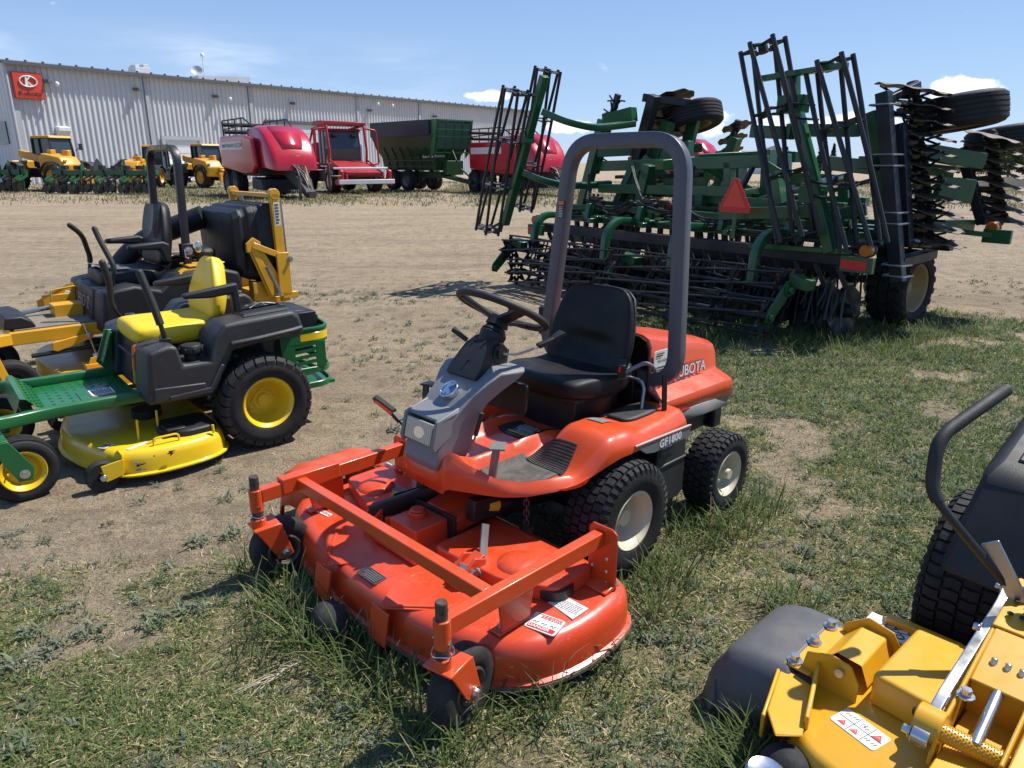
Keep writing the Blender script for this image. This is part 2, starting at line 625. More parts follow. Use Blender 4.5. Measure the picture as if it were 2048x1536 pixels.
# ------------------------------------------------------------------ tyres and wheels (axis = local y, centre at origin)
def tyre_mb(Rr, w, rim, tread='turf', n=72, squash=0.0):
    mb = MB()
    h = {'turf': .012, 'chev': .018, 'rib': .008, 'smooth': 0, 'block': .035, 'lug': .06}[tread] * (1 if Rr < .4 else 1)
    h = min(h, Rr * .08)
    rc = Rr - h
    hw = w / 2
    prof = []
    # sidewall bulges; from inner bead round the crown to the other bead
    for y, r in ((-.74, rim), (-.90, rim + (rc - rim) * .10), (-1.0, rim + (rc - rim) * .42), (-.985, rim + (rc - rim) * .66), (-.90, rim + (rc - rim) * .86), (-.76, rc - (rc - rim) * .045), (-.45, rc - .004 * rc), (0, rc)):
        prof.append((r, y * hw))
    prof = prof + [(r, -y) for r, y in reversed(prof[:-1])]
    mb.lathe(prof, (0, 0, 0), (0, 1, 0), n)
    def crown(y):
        q = abs(y) / hw
        return rc - (.06 * (rc - rim)) * q ** 2 - (max(0, q - .72) * 3.2) ** 2 * (rc - rim) * .22
    def P(t, y, r):
        # lathe frame about +y : sd = d x up
        return (-math.cos(t) * r if False else math.sin(t) * r, y, math.cos(t) * r)
    def block(poly, hh):
        """poly: list of (t, y) -> extruded lug"""
        k = len(poly)
        vs = [P(t, y, crown(y) - .012) for t, y in poly] + [P(t, y * .985, crown(y) + hh) for t, y in poly]
        mb.add(vs, [tuple(range(k, 2 * k)), tuple(range(k - 1, -1, -1))] + [(i, (i + 1) % k, k + (i + 1) % k, k + i) for i in range(k)])
    C = 2 * math.pi * rc
    if tread in ('turf', 'block'):
        m = max(18, int(C / (.037 if tread == 'turf' else .12)))
        wd_ = .37
        rows = 4 if tread == 'turf' else 3
        cw = 1.62 * hw / rows
        for r_ in range(rows):
            y0 = -.81 * hw + r_ * cw
            for i in range(m):
                dt = 2 * math.pi / m
                t = (i + .5 * (r_ % 2)) * dt
                a, b = y0 + cw * .07, y0 + cw * .93
                sk = dt * (.09 if tread == 'turf' else .22) * (1 if r_ % 2 else -1)
                mid = (a + b) / 2
                block([(t - dt * wd_ + sk, a), (t - dt * wd_, mid), (t - dt * wd_ + sk, b), (t + dt * wd_ + sk, b), (t + dt * wd_, mid), (t + dt * wd_ + sk, a)], h)
        for sgn in (-1, 1):                       # shoulder lugs
            for i in range(m):
                dt = 2 * math.pi / m
                t = (i + .25) * dt
                y1, y2, y3 = .82 * hw * sgn, .92 * hw * sgn, .985 * hw * sgn
                block([(t - dt * .3, y1), (t - dt * .26, y2), (t - dt * .2, y3), (t + dt * .2, y3), (t + dt * .26, y2), (t + dt * .3, y1)], h * .8)
    elif tread == 'chev':
        m = max(16, int(C / .062))
        for i in range(m):
            dt = 2 * math.pi / m
            for sgn in (-1, 1):
                t = (i + (.5 if sgn > 0 else 0)) * dt
                for (ya, yb, s0, s1, wd) in ((.04, .34, 0, .35, .38), (.38, .66, .42, .80, .38), (.70, .97, .85, 1.0, .40)):
                    a, b = ya * hw * sgn, yb * hw * sgn
                    block([(t + dt * (s0 - wd), a), (t + dt * (s1 - wd), b), (t + dt * (s1 + wd), b), (t + dt * (s0 + wd), a)], h)
    elif tread == 'lug':
        m = 22
        for i in range(m):
            dt = 2 * math.pi / m
            for sgn in (-1, 1):
                t = (i + (.5 if sgn > 0 else 0)) * dt
                block([(t, .02 * hw * sgn), (t + dt * .9, .95 * hw * sgn), (t + dt * 1.3, .95 * hw * sgn), (t + dt * .38, .02 * hw * sgn)], h)
    elif tread == 'rib':
        for y in (-.62, -.31, 0, .31, .62):
            pr = []
            for dy, hh in ((-.12, -.01), (-.105, h), (.105, h), (.12, -.01)):
                yy = (y + dy) * hw
                pr.append((crown(yy) + hh, yy))
            mb.lathe(pr, (0, 0, 0), (0, 1, 0), n)
    if squash:
        mb.v = [(x, y, max(z, -(Rr - squash))) for x, y, z in mb.v]
    return mb
def rim_mb(rim, w, depth=.35, side=1, hub=.04, bolts=4, hubh=.03, n=40):
    """dished steel rim; side=+1 opens towards +y"""
    mb = MB()
    hw = w / 2 * .80
    e = hw
    d = e - depth * w
    prof = [(rim + .010, e + .004), (rim + .002, e + .010), (rim - .012, e), (rim - .022, e - .02), (rim * .80, d + .02), (rim * .72, d), (rim * .42, d + .006), (rim * .40, d + .014), (.001, d + .014)]
    prof = [(r, side * y) for r, y in prof]
    mb.lathe(prof, (0, 0, 0), (0, 1, 0), n)
    mb.lathe([(rim + .010, -side * (e + .004)), (rim - .012, -side * e), (rim * .8, -side * (e - .05)), (rim * .7, side * (d - .01)), (.001, side * (d - .01))], (0, 0, 0), (0, 1, 0), n)
    mb.cyl((0, side * d, 0), (0, side * (d + hubh), 0), hub, 20, hub * .86)
    for i in range(bolts):
        t = 2 * math.pi * (i + .3) / bolts
        rr = rim * .44 if bolts else 0
        p = Vector((math.cos(t) * rr, side * (d + .002), math.sin(t) * rr))
        bolt(mb, p, (0, side, 0), .009, .014)
    mb.cyl((rim * .62, side * (d), 0), (rim * .66, side * (d + .045), 0), .005, 6)       # valve stem
    return mb
def wheel(parent, c, Rr, w, rim, tread, rimmat, tmat=None, side=1, depth=.35, hub=.04, bolts=4, hubh=.03, yaw=0, squash=.012, name='wheel', spin=0.0):
    e = node(name, parent, c, (0, 0, yaw))
    tyre_mb(Rr, w, rim, tread, squash=squash).build('tyre', tmat or M_TIRE, e, smooth=30)
    rm = rim_mb(rim, w, depth, side, hub, bolts, hubh)
    o = rm.build('rim', rimmat, e, smooth=35)
    o.rotation_euler = (0, spin, 0)
    return e

# ------------------------------------------------------------------ ground
def vnoise(x, y, seed=0):
    """value noise, numpy"""
    def hsh(i, j):
        n = (i * 374761393 + j * 668265263 + seed * 1442695041) & 0x7fffffff
        n = ((n ^ (n >> 13)) * 1274126177) & 0x7fffffff
        return ((n ^ (n >> 16)) & 0xffff) / 65535.0
    xi, yi = np.floor(x).astype(np.int64), np.floor(y).astype(np.int64)
    fx, fy = x - xi, y - yi
    fx = fx * fx * (3 - 2 * fx)
    fy = fy * fy * (3 - 2 * fy)
    return (hsh(xi, yi) * (1 - fx) + hsh(xi + 1, yi) * fx) * (1 - fy) + (hsh(xi, yi + 1) * (1 - fx) + hsh(xi + 1, yi + 1) * fx) * fy
def fbm(x, y, o=4, seed=0):
    s, a, t = 0, 1.0, 0
    for i in range(o):
        s = s + a * vnoise(x * 2 ** i, y * 2 ** i, seed + i * 17)
        t += a
        a *= .5
    return s / t
def sstep(x, a, b):
    t = np.clip((x - a) / (b - a), 0, 1)
    return t * t * (3 - 2 * t)
BX = np.array([-14., -5, -3.4, -2.4, -1.35, -1.0, -.45, .0, .35, .7, 1.2, 2.2, 3.6, 4.6, 6.0, 9, 16])
BY = np.array([1.7, 2.0, 2.25, 2.42, 2.62, 2.85, 3.6, 4.3, 5.4, 7.3, 8.3, 8.6, 8.3, 7.9, 7.6, 7.2, 6.5])
def grass_mask(x, y):
    """how much of the soil the mown grass covers (near meadow, then the rough strip by the far machines)"""
    b = np.interp(x, BX, BY)
    e = (b - y) + (fbm(x * 1.6, y * 1.6, 4, 3) - .5) * 1.5
    near = sstep(e, -.35, .45)
    bare = sstep(fbm(x * 2.7 + 7, y * 2.7, 4, 21), .28, .41)
    right = sstep(x, .9, 2.2)
    near = near * (.12 + .88 * bare)
    lush = sstep(fbm(x * .9, y * .9 + 3, 3, 40), .35, .65)
    # greener in the lee of the tillage tool and on the right
    near = near * (.72 + .28 * np.maximum(right, lush))
    d = y + .10 * x
    far = sstep(d, 27, 33) * sstep(y, 78, 60) * (.25 + .75 * sstep(fbm(x * .35, y * .12, 4, 60), .35, .62))
    rightfar = sstep(x, 9, 13) * sstep(y, 11, 16) * 0
    return np.clip(near + far * .9 + rightfar, 0, 1)
def weed_mask(x, y):
    """scattered broad-leaved weeds on the bare soil"""
    b = np.interp(x, BX, BY)
    e = y - b
    m = sstep(e, 5.0, -.2) * .55 * sstep(fbm(x * 1.3, y * 1.3, 3, 91), .42, .68)
    st = np.exp(-((y - 9.3 - .12 * x) / .45) ** 2) * sstep(x, -4.6, -3.8) * sstep(x, -.6, -1.6) * 1.6
    st2 = np.exp(-((y - 6.3) / .8) ** 2) * np.exp(-((x + 1.1) / .9) ** 2) * .35
    return np.clip(m + st + st2, 0, 1)
def ground_h(x, y):
    d = np.sqrt(x * x + y * y)
    f = np.exp(-d / 14)
    ruts = np.exp(-((y - 17) / 8) ** 2) * (np.sin((y + .22 * x + .6 * vnoise(x * .2, y * .2, 5)) * 4.2) * .018 + (fbm(x * .5, y * 3, 3, 9) - .5) * .07)
    return (fbm(x * 1.1, y * 1.1, 3, 2) - .5) * .02 * f + (fbm(x * 6, y * 6, 3, 12) - .5) * .014 * f + ruts * sstep(y, 9.5, 12)

def axis_lines(spans):
    out = []
    for a, b, st in spans:
        n = max(1, int(round((b - a) / st)))
        out += list(np.linspace(a, b, n, endpoint=False))
    out.append(spans[-1][1])
    return np.array(out)
gx = axis_lines([(-1500, -300, 200), (-300, -80, 22), (-80, -24, 2.5), (-24, -5, .38), (-5, 6.5, .065), (6.5, 26, .4), (26, 90, 3), (90, 300, 22), (300, 1500, 200)])
gy = axis_lines([(-600, -40, 70), (-40, 0, 5), (0, 1.2, .2), (1.2, 9.6, .06), (9.6, 30, .17), (30, 80, 1.2), (80, 300, 12), (300, 1800, 125)])
GX, GY = np.meshgrid(gx, gy)
GZ = ground_h(GX, GY)
nx_, ny_ = len(gx), len(gy)
gme = bpy.data.meshes.new('ground')
gv = np.stack([GX.ravel(), GY.ravel(), GZ.ravel()], 1).astype(np.float32)
idx = np.arange(nx_ * ny_).reshape(ny_, nx_)
quads = np.stack([idx[:-1, :-1], idx[:-1, 1:], idx[1:, 1:], idx[1:, :-1]], -1).reshape(-1, 4)
def mesh_np(me, v, f, k, uvcol=None):
    """fast mesh fill: every face has k corners"""
    me.vertices.add(len(v))
    me.vertices.foreach_set('co', v.astype(np.float32).ravel())
    me.loops.add(f.size)
    me.loops.foreach_set('vertex_index', f.astype(np.int32).ravel())
    me.polygons.add(len(f))
    me.polygons.foreach_set('loop_start', np.arange(0, f.size, k, dtype=np.int32))
    me.update(calc_edges=True)
mesh_np(gme, gv, quads, 4)
gme.shade_smooth()
ga = gme.attributes.new('grass', 'FLOAT', 'POINT')
ga.data.foreach_set('value', grass_mask(GX, GY).ravel().astype(np.float32))
k = NT('soil')
att = k.n('ShaderNodeAttribute', attribute_name='grass')
geo = k.n('ShaderNodeNewGeometry')
pos = geo.outputs['Position']
def posmap(sx, sy, sz):
    o = k.n('ShaderNodeMapping')
    o.inputs['Scale'].default_value = (sx, sy, sz)
    k.l(pos, o.inputs['Vector'])
    return o.outputs[0]
big = k.noise(.5, 6, .6, vec=pos)
mid = k.noise(4.5, 8, .68, vec=pos)
fine = k.noise(85, 5, .75, vec=pos)
grit = k.noise(210, 3, .7, vec=pos)
clod = k.noise(17, 6, .7, vec=pos, dist=.6)
streak = k.noise(1.0, 7, .62, vec=posmap(.16, 1.3, 1), dist=.4)
c = k.mix(k.ramp(big, .3, .7), (.480, .380, .245), (.370, .288, .184))
c = k.mix(k.math('MULTIPLY', k.ramp(mid, .46, .60), .6), c, (.215, .168, .115))
c = k.mix(k.math('MULTIPLY', k.ramp(streak, .49, .66), .42), c, (.185, .145, .105))
c = k.mix(k.ramp(fine, .50, .62, 0, .8), c, (.115, .088, .062))
c = k.mix(k.ramp(clod, .54, .64, 0, .6), c, (.165, .128, .090))
c = k.mix(k.ramp(grit, .60, .68, 0, .8), c, (.55, .46, .34))
thatch = k.mix(k.ramp(k.noise(38, 4, .7, vec=pos), .35, .65), (.30, .25, .140), (.130, .120, .062))
g = k.math('MULTIPLY', k.ramp(k.math('ADD', att.outputs['Fac'], k.math('MULTIPLY', k.math('SUBTRACT', mid, .5), .7)), .25, .85), .8)
c = k.mix(g, c, thatch)
k.col(c)
k.b.inputs['Roughness'].default_value = .92
k.b.inputs['Specular IOR Level'].default_value = .15
k.bump(k.math('ADD', k.math('MULTIPLY', fine, .5), k.math('ADD', k.math('ADD', k.math('MULTIPLY', mid, .9), k.math('MULTIPLY', clod, 1.2)), k.math('MULTIPLY', grit, .3))), 1.0, .035)
gme.materials.append(k.m)
ground = bpy.data.objects.new('ground', gme)
COL.objects.link(ground)
tag(ground, 'bare tan dirt yard with wheel ruts and thin grass', 'ground', kind='structure')

# ------------------------------------------------------------------ vegetation on the ground
def blade_material(name, trans=.35):
    k = NT(name)
    a = k.n('ShaderNodeAttribute', attribute_name='tint')
    k.col(a.outputs['Color'])
    k.b.inputs['Roughness'].default_value = .6
    k.b.inputs['Specular IOR Level'].default_value = .25
    tr = k.n('ShaderNodeBsdfTranslucent')
    k.l(a.outputs['Color'], tr.inputs[0])
    mx = k.n('ShaderNodeMixShader')
    mx.inputs[0].default_value = trans
    k.l(k.b.outputs[0], mx.inputs[1])
    k.l(tr.outputs[0], mx.inputs[2])
    k.l(mx.outputs[0], k.out.inputs[0])
    return k.m
M_BLADE = blade_material('grass_blade')
M_WEED = blade_material('weed_leaf', .2)
def blades(name, x, y, z, ln, wd, yaw, lean, curl, colr, mat, widest=0.0, kind='stuff'):
    """one mesh of many leaf blades: 2 quads + tip as quads (last one pinched)"""
    n = len(x)
    ts = np.array([0.0, .38, .75, 1.0])
    ws = np.array([.75, 1.0, .66, .06]) if not widest else np.array([.28, .85, 1.0, .10])
    dx, dy = np.cos(yaw), np.sin(yaw)
    sx, sy = -dy, dx
    vs = np.zeros((n, 8, 3), np.float32)
    for i in range(4):
        t = ts[i]
        ang = lean + curl * t * t
        # integrate along a bending stalk (closed form approximation)
        hx = ln * t * np.sin(lean + curl * t * .55)
        hz = ln * t * np.cos(lean + curl * t * .55)
        for s_ in range(2):
            o = (s_ - .5) * wd * ws[i]
            vs[:, i * 2 + s_, 0] = x + dx * hx + sx * o
            vs[:, i * 2 + s_, 1] = y + dy * hx + sy * o
            vs[:, i * 2 + s_, 2] = z + hz
    base = (np.arange(n) * 8)[:, None, None]
    q = np.array([[0, 1, 3, 2], [2, 3, 5, 4], [4, 5, 7, 6]])[None]
    f = (base + q).reshape(-1, 4)
    me = bpy.data.meshes.new(name)
    mesh_np(me, vs.reshape(-1, 3), f, 4)
    ca = me.color_attributes.new('tint', 'FLOAT_COLOR', 'POINT')
    cc = np.ones((n, 8, 4), np.float32)
    cc[:, :, :3] = colr[:, None, :]
    ca.data.foreach_set('color', cc.ravel())
    me.materials.append(mat)
    me.shade_smooth()
    ob = bpy.data.objects.new(name, me)
    COL.objects.link(ob)
    return ob
def scatter(n, x0, x1, y0, y1, dens, power=1.0):
    """rejection sampling; more tries close to the camera"""
    u = rng.random(n)
    y = y0 * (y1 / y0) ** (u ** power)
    x = x0 + (x1 - x0) * rng.random(n)
    vis = np.abs(x) < y * .80 + 2.4
    x, y = x[vis], y[vis]
    keep = rng.random(len(x)) < dens(x, y)
    return x[keep], y[keep]
def tints(n, pal, w, jit=.22):
    pal = np.array(pal)
    i = rng.choice(len(pal), n, p=np.array(w) / sum(w))
    return pal[i] * (1 + (rng.random((n, 1)) - .5) * 2 * jit) * (1 + (rng.random((n, 3)) - .5) * .12)
GREENS = [(.115, .165, .042), (.170, .205, .066), (.085, .135, .038), (.48, .41, .205), (.36, .315, .145), (.58, .50, .30)]
def lush(x, y):
    return np.clip(sstep(x, .6, 2.4) * .7 + sstep(fbm(x * 1.1, y * 1.1, 3, 33), .45, .7) * .5, 0, 1)
x, y = scatter(1450000, -6.5, 9.5, 1.35, 9.6, lambda x, y: grass_mask(x, y) * (.35 + .65 * sstep(fbm(x * 5, y * 5, 2, 44), .3, .6)))
n = len(x)
lu = lush(x, y)
dry = rng.random(n) > (.44 + .45 * lu)
col_ = np.where(dry[:, None], tints(n, GREENS[3:], [5, 5, 2]), tints(n, GREENS[:3], [5, 4, 4]))
ln = (.016 + .034 * rng.random(n) ** 1.6) * (1 + .35 * lu) * np.clip(.9 + .03 * y, .9, 1.3)
wd = (.0022 + .0022 * rng.random(n)) * np.clip(.75 + .16 * y, .9, 2.0)
o = blades('mown_grass', x, y, ground_h(x, y) - .002, ln, wd, rng.random(n) * 6.283, np.where(dry, .7 + .8 * rng.random(n), .15 + .9 * rng.random(n)), .4 + .9 * rng.random(n), col_, M_BLADE)
tag(o, 'short mown grass, half dry and straw coloured', 'grass', kind='stuff')
# taller uncut grass that the mower decks kept standing
TALL = [(-.74, 2.26, .16, 260), (-.92, 2.44, .12, 110), (-.58, 2.08, .13, 180), (-.42, 1.92, .13, 140), (-1.10, 2.66, .10, 60), (-.20, 1.72, .14, 170), (.05, 1.88, .12, 130), (.26, 2.05, .13, 110), (.50, 2.38, .16, 150), (.62, 2.62, .15, 170), (.85, 2.92, .16, 170), (1.05, 3.02, .13, 110), (-.32, 2.88, .12, 190), (.66, 1.62, .11, 200), (.62, 1.50, .10, 160), (.78, 1.72, .12, 90), (1.22, 3.20, .12, 60), (-.86, 2.18, .16, 110), (1.05, 2.35, .12, 90), (2.6, 6.75, .45, 520), (3.4, 6.7, .45, 520), (3.95, 6.95, .35, 380), (1.9, 7.1, .5, 460), (4.55, 7.25, .3, 220), (2.9, 6.2, .5, 300), (1.7, 6.2, .5, 260), (3.7, 6.2, .4, 220), (2.2, 5.5, .5, 160)]
X, Y = [], []
for cx, cy, rr, m in TALL:
    a, r_ = rng.random(m) * 6.283, rr * np.sqrt(rng.random(m))
    X.append(cx + r_ * np.cos(a))
    Y.append(cy + r_ * np.sin(a))
x, y = np.concatenate(X), np.concatenate(Y)
n = len(x)
ln = .07 + .15 * rng.random(n) ** 1.3
o = blades('tall_grass', x, y, ground_h(x, y), ln, .0038 + .003 * rng.random(n), rng.random(n) * 6.283, .1 + .55 * rng.random(n), .3 + 1.1 * rng.random(n), tints(n, [(.075, .115, .030), (.115, .150, .045), (.26, .23, .11)], [6, 4, 1.3]), M_BLADE)
tag(o, 'taller green grass left standing round the mower decks', 'grass', kind='stuff')
# rosettes of grey-green weeds
x, y = scatter(46000, -7, 9.5, 1.4, 15, lambda x, y: np.clip(weed_mask(x, y) * .50 + .10 * (y < 11) * sstep(fbm(x * 1.7, y * 1.7, 3, 77), .52, .68) + .008 * (y < 11) + grass_mask(x, y) * (.05 + .42 * sstep(x, .7, 1.8) * (y < 9)), 0, 1))
big_w = [(-1.62, 2.14), (-1.75, 2.22), (-1.88, 2.12), (-1.55, 2.24), (-1.80, 2.02), (-1.98, 2.25), (-1.69, 2.05), (-1.35, 2.30), (-1.25, 2.36), (-.72, 3.42), (-.65, 3.30), (-.58, 3.38), (-.80, 3.52), (-.50, 3.52), (-1.10, 3.02), (-1.46, 1.70), (-1.55, 1.66), (-.55, 4.1), (-.75, 4.3), (-1.3, 2.95), (-1.42, 2.88)]
x = np.concatenate([x, [b[0] for b in big_w]])
y = np.concatenate([y, [b[1] for b in big_w]])
nb = len(big_w)
N = len(x)
size = .40 + .55 * rng.random(N) ** 1.4
size[-nb:] = 1.05
cnt = (12 + 12 * rng.random(N)).astype(int)
cnt[-nb:] = 44
rep = np.repeat(np.arange(N), cnt)
n = len(rep)
px = x[rep] + (rng.random(n) - .5) * .085 * size[rep]
py = y[rep] + (rng.random(n) - .5) * .075 * size[rep]
tone = rng.random(N)
pal = np.array([(.095, .125, .068), (.140, .168, .115), (.075, .115, .045)])
cb = pal[(tone * 2.99).astype(int)]
cb[-nb:] = (.135, .160, .098)
o = blades('weeds', px, py, ground_h(px, py) + rng.random(n) * .018 * size[rep], (.022 + .028 * rng.random(n)) * size[rep], (.0055 + .005 * rng.random(n)) * size[rep] * np.clip(.85 + .06 * py, .9, 1.5), rng.random(n) * 6.283, .35 + .95 * rng.random(n), .2 + .5 * rng.random(n), cb[rep] * (1 + (rng.random((n, 1)) - .5) * .45), M_WEED, widest=1)
tag(o, 'low grey green weeds dotted over the dirt', 'weeds', kind='stuff')
# rough grass strip by the far machines
x, y = scatter(230000, -42, 45, 25, 66, lambda x, y: np.clip(grass_mask(x, y) * .8, 0, 1), 1.1)
n = len(x)
o = blades('rough_grass', x, y, np.zeros(n), .05 + .17 * rng.random(n) ** 1.7, .022 + .024 * rng.random(n), rng.random(n) * 6.283, .1 + .6 * rng.random(n), .3 + .8 * rng.random(n), tints(n, [(.085, .105, .04), (.15, .15, .07), (.26, .22, .12)], [3.2, 3, 3]), M_BLADE)
tag(o, 'rough dry grass along the row of far machines', 'grass', kind='stuff')
# pebbles and clods
x, y = scatter(11000, -9, 9, 1.4, 22, lambda x, y: .75 - .6 * grass_mask(x, y))
n = len(x)
s_ = (.0025 + .008 * rng.random(n) ** 4) * np.clip(.7 + .12 * y, .8, 2.6)
tet = np.array([(1, 0, .1), (.2, .9, 0), (-.9, .3, .1), (-.3, -.9, 0), (.1, .1, .75), (0, 0, -.4)], np.float32)
jit = 1 + (rng.random((n, 6, 1)) - .5) * .7
pv = tet[None] * jit * s_[:, None, None]
a = rng.random(n) * 6.283
ca_, sa_ = np.cos(a)[:, None], np.sin(a)[:, None]
pv = np.stack([pv[:, :, 0] * ca_ - pv[:, :, 1] * sa_ + x[:, None], pv[:, :, 0] * sa_ + pv[:, :, 1] * ca_ + y[:, None], pv[:, :, 2] + ground_h(x, y)[:, None]], -1)
ft = np.array([(0, 1, 4), (1, 2, 4), (2, 3, 4), (3, 0, 4), (1, 0, 5), (2, 1, 5), (3, 2, 5), (0, 3, 5)])
pf = (np.arange(n)[:, None, None] * 6 + ft[None]).reshape(-1, 3)
pme = bpy.data.meshes.new('pebbles')
mesh_np(pme, pv.reshape(-1, 3), pf, 3)
pme.materials.append(paint('pebble', (.40, .33, .24), .9, dust=.2, scale=1.5))
o = bpy.data.objects.new('pebbles', pme)
COL.objects.link(o)
tag(o, 'small pale pebbles and clods strewn over the dirt', 'pebbles', kind='stuff')
# a dry weed stalk lying in the grass
def gpt(px, py, z=0.0):
    u, v = (px - 1024) / 1430, (768 - py) / 1430
    c_, s__ = math.cos(PITCH), math.sin(PITCH)
    d = Vector((u, c_ + v * s__, -s__ + v * c_))
    t = (z - CAM_H) / d.z
    return Vector((0, 0, CAM_H)) + d * t
M_STRAW = paint('straw', (.50, .42, .29), .7, dust=0)
mb = MB()
r0 = random.Random(4)
a, b = gpt(625, 1318), gpt(520, 1385)
for i in range(15):
    t = i / 14
    p = a.lerp(b, t * .75)
    q = p + Vector((-.05 - .08 * r0.random(), -.10 * r0.random() - .02, 0)) * (.6 + .8 * t)
    m = (p + q) / 2
    mb.tube([(p.x, p.y, .012), (m.x + r0.uniform(-.01, .01), m.y, .022 + .01 * r0.random()), (q.x, q.y, .012)], .0011, 5)
mb.tube([(a.x, a.y, .008), ((a.x + b.x) / 2, (a.y + b.y) / 2, .03), (b.x, b.y, .012)], .0018, 6)
tag(mb.build('dry_stalk', M_STRAW), 'pale dried branching weed stalk lying on the grass', 'dry stalk')

# ------------------------------------------------------------------ the metal shed
WD = Vector((math.sin(R(36.4)), math.cos(R(36.4)), 0))      # along the long wall
WN = Vector((WD.y, -WD.x, 0))                               # towards the yard
def ray_pt(px, py, dist_y):
    u, v = (px - 1024) / 1430, (768 - py) / 1430
    c_, s__ = math.cos(PITCH), math.sin(PITCH)
    d = Vector((u, c_ + v * s__, -s__ + v * c_))
    return Vector((0, 0, CAM_H)) + d * (dist_y / d.y)
C0 = ray_pt(10, 126, 60)
SH_H = C0.z
C0 = Vector((C0.x, C0.y, 0))
def on_wall(px, py, off=0.0):
    """the point of the wall plane seen at a pixel: (along, height)"""
    u, v = (px - 1024) / 1430, (768 - py) / 1430
    c_, s__ = math.cos(PITCH), math.sin(PITCH)
    d = Vector((u, c_ + v * s__, -s__ + v * c_))
    o = Vector((0, 0, CAM_H))
    t = (C0 + WN * off - o).dot(WN) / d.dot(WN)
    p = o + d * t
    return (p - C0).dot(WD), p.z
SH_L = on_wall(1062, 300)[0]
def wp(s_, z, off=0.0):
    return C0 + WD * s_ + WN * off + Vector((0, 0, z))
shed = thing('metal_shed', 'long light grey corrugated metal shed behind the machines', 'building', (C0.x, C0.y, 0))
def shed_build(mb, name, mat, **kw):
    o_ = Vector((C0.x, C0.y, 0))
    mb.v = [(x - o_.x, y - o_.y, z) for x, y, z in mb.v]
    return mb.build(name, mat, kw.pop('parent', shed), **kw)
M_CLAD = paint('shed_cladding', (.60, .60, .605), .42, dust=.08, scale=.25)
M_TRIM = paint('shed_trim', (.10, .105, .115), .5, dust=.1, scale=.4)
M_TRIML = paint('shed_light_trim', (.42, .43, .45), .5, dust=.1, scale=.4)
mb = MB()
top = []
per = .44
s_ = 0.0
while s_ < SH_L:
    for ds, off in ((0, 0), (.22, 0), (.28, .10), (.38, .10)):
        if s_ + ds < SH_L:
            top.append((s_ + ds, off))
    s_ += per
mb.loft([[wp(a, 0, o_) for a, o_ in top], [wp(a, SH_H, o_) for a, o_ in top]], cap=False, closed=False)
shed_build(mb, 'wall', M_CLAD, smooth=0, fix=False)
mb = MB()                                   # gable end, left of the corner
ge = -WN
gw = 34.0
def gp(t, z, off=0.0):
    return C0 + ge * t + Vector((0, 0, z)) - WD * (.02 + off)
t = 0.0
rows = []
while t < gw:
    for dt, off in ((0, 0), (.44, 0), (.50, .05), (.60, .05)):
        rows.append((t + dt, off))
    t += .66
mb.loft([[gp(a, 0, o_) for a, o_ in rows], [gp(a, SH_H + min(a, gw - a) * .10, o_) for a, o_ in rows]], cap=False, closed=False)
shed_build(mb, 'gable_wall', M_CLAD, smooth=0, fix=False)
mb = MB()
ov = .52
a_, b_ = wp(-.4, SH_H + .10, ov), wp(SH_L + .3, SH_H + .10, ov)
c_, d_ = wp(SH_L + .3, SH_H + 1.8, -17), wp(-.4, SH_H + 1.8, -17)
e_, f_ = wp(SH_L + .3, SH_H + .1, -34.3), wp(-.4, SH_H + .1, -34.3)
th = Vector((0, 0, .12))
mb.loft([[a_, b_, c_, d_], [p + th for p in (a_, b_, c_, d_)]])
mb.loft([[d_, c_, e_, f_], [p + th for p in (d_, c_, e_, f_)]])
roof = shed_build(mb, 'roof', M_TRIML, smooth=0)
mb = MB()
mb.bar(wp(-.4, SH_H + .03, ov + .06), wp(SH_L + .3, SH_H + .03, ov + .06), .16, .26)
s_ = 0
while s_ < SH_L:
    mb.box(wp(s_, SH_H + .26, ov), (.14, .14, .10))
    s_ += 1.25
shed_build(mb, 'gutter', M_TRIM, smooth=0)
mb = MB()
for px in (299, 503, 715, 838):
    s_ = on_wall(px, 240)[0]
    mb.bar(wp(s_, 0, .17), wp(s_, SH_H - .1, .17), .34, .06, up=WN)
shed_build(mb, 'wall_joint', M_TRIML, smooth=0)
mb = MB()
mb.bar(wp(.15, 0, .12), wp(.15, SH_H, .12), .42, .16, up=WN)
shed_build(mb, 'corner_trim', M_TRIML, smooth=0)
mb = MB()
s_ = on_wall(30, 300)[0]
mb.tube(rounded([wp(-.22, SH_H - .1, .32), wp(-.22, .7, .30), wp(-.1, .25, .9)], .4), .13, 10)
shed_build(mb, 'downpipe', M_TRIML)
for px, py in ((89, 163), (269, 179), (427, 193), (581, 207), (735, 221), (865, 233)):
    s_, z = on_wall(px, py)
    mb = MB()
    mb.box(wp(s_, z, .42), (.55, .5, .24))
    mb.bar(wp(s_, z + .05, .1), wp(s_, z + .05, .5), .10, .10)
    shed_build(mb, 'wall_lamp', M_TRIM, bevel=.02, smooth=0)
for px, py in ((105, 168), (451, 198), (747, 208), (776, 211), (993, 232)):
    s_, z = on_wall(px, py)
    mb = MB()
    mb.tube([wp(s_, z + .1, .1), wp(s_, z + .1, .75)], .04, 6)
    mb.ell(wp(s_, z - .05, .8), (.17, .17, .2), 10, 8)
    shed_build(mb, 'security_camera', M_WHITE)
# vent hood
s_, z = on_wall(124, 263)
mb = MB()
mb.prism([(-.1, .42), (.5, .32), (.5, .02), (.0, -.40), (-.1, -.40)], wp(s_, z, .1), WN, (0, 0, 1), .95)
shed_build(mb, 'vent_hood', M_WHITE, bevel=.03, smooth=0)
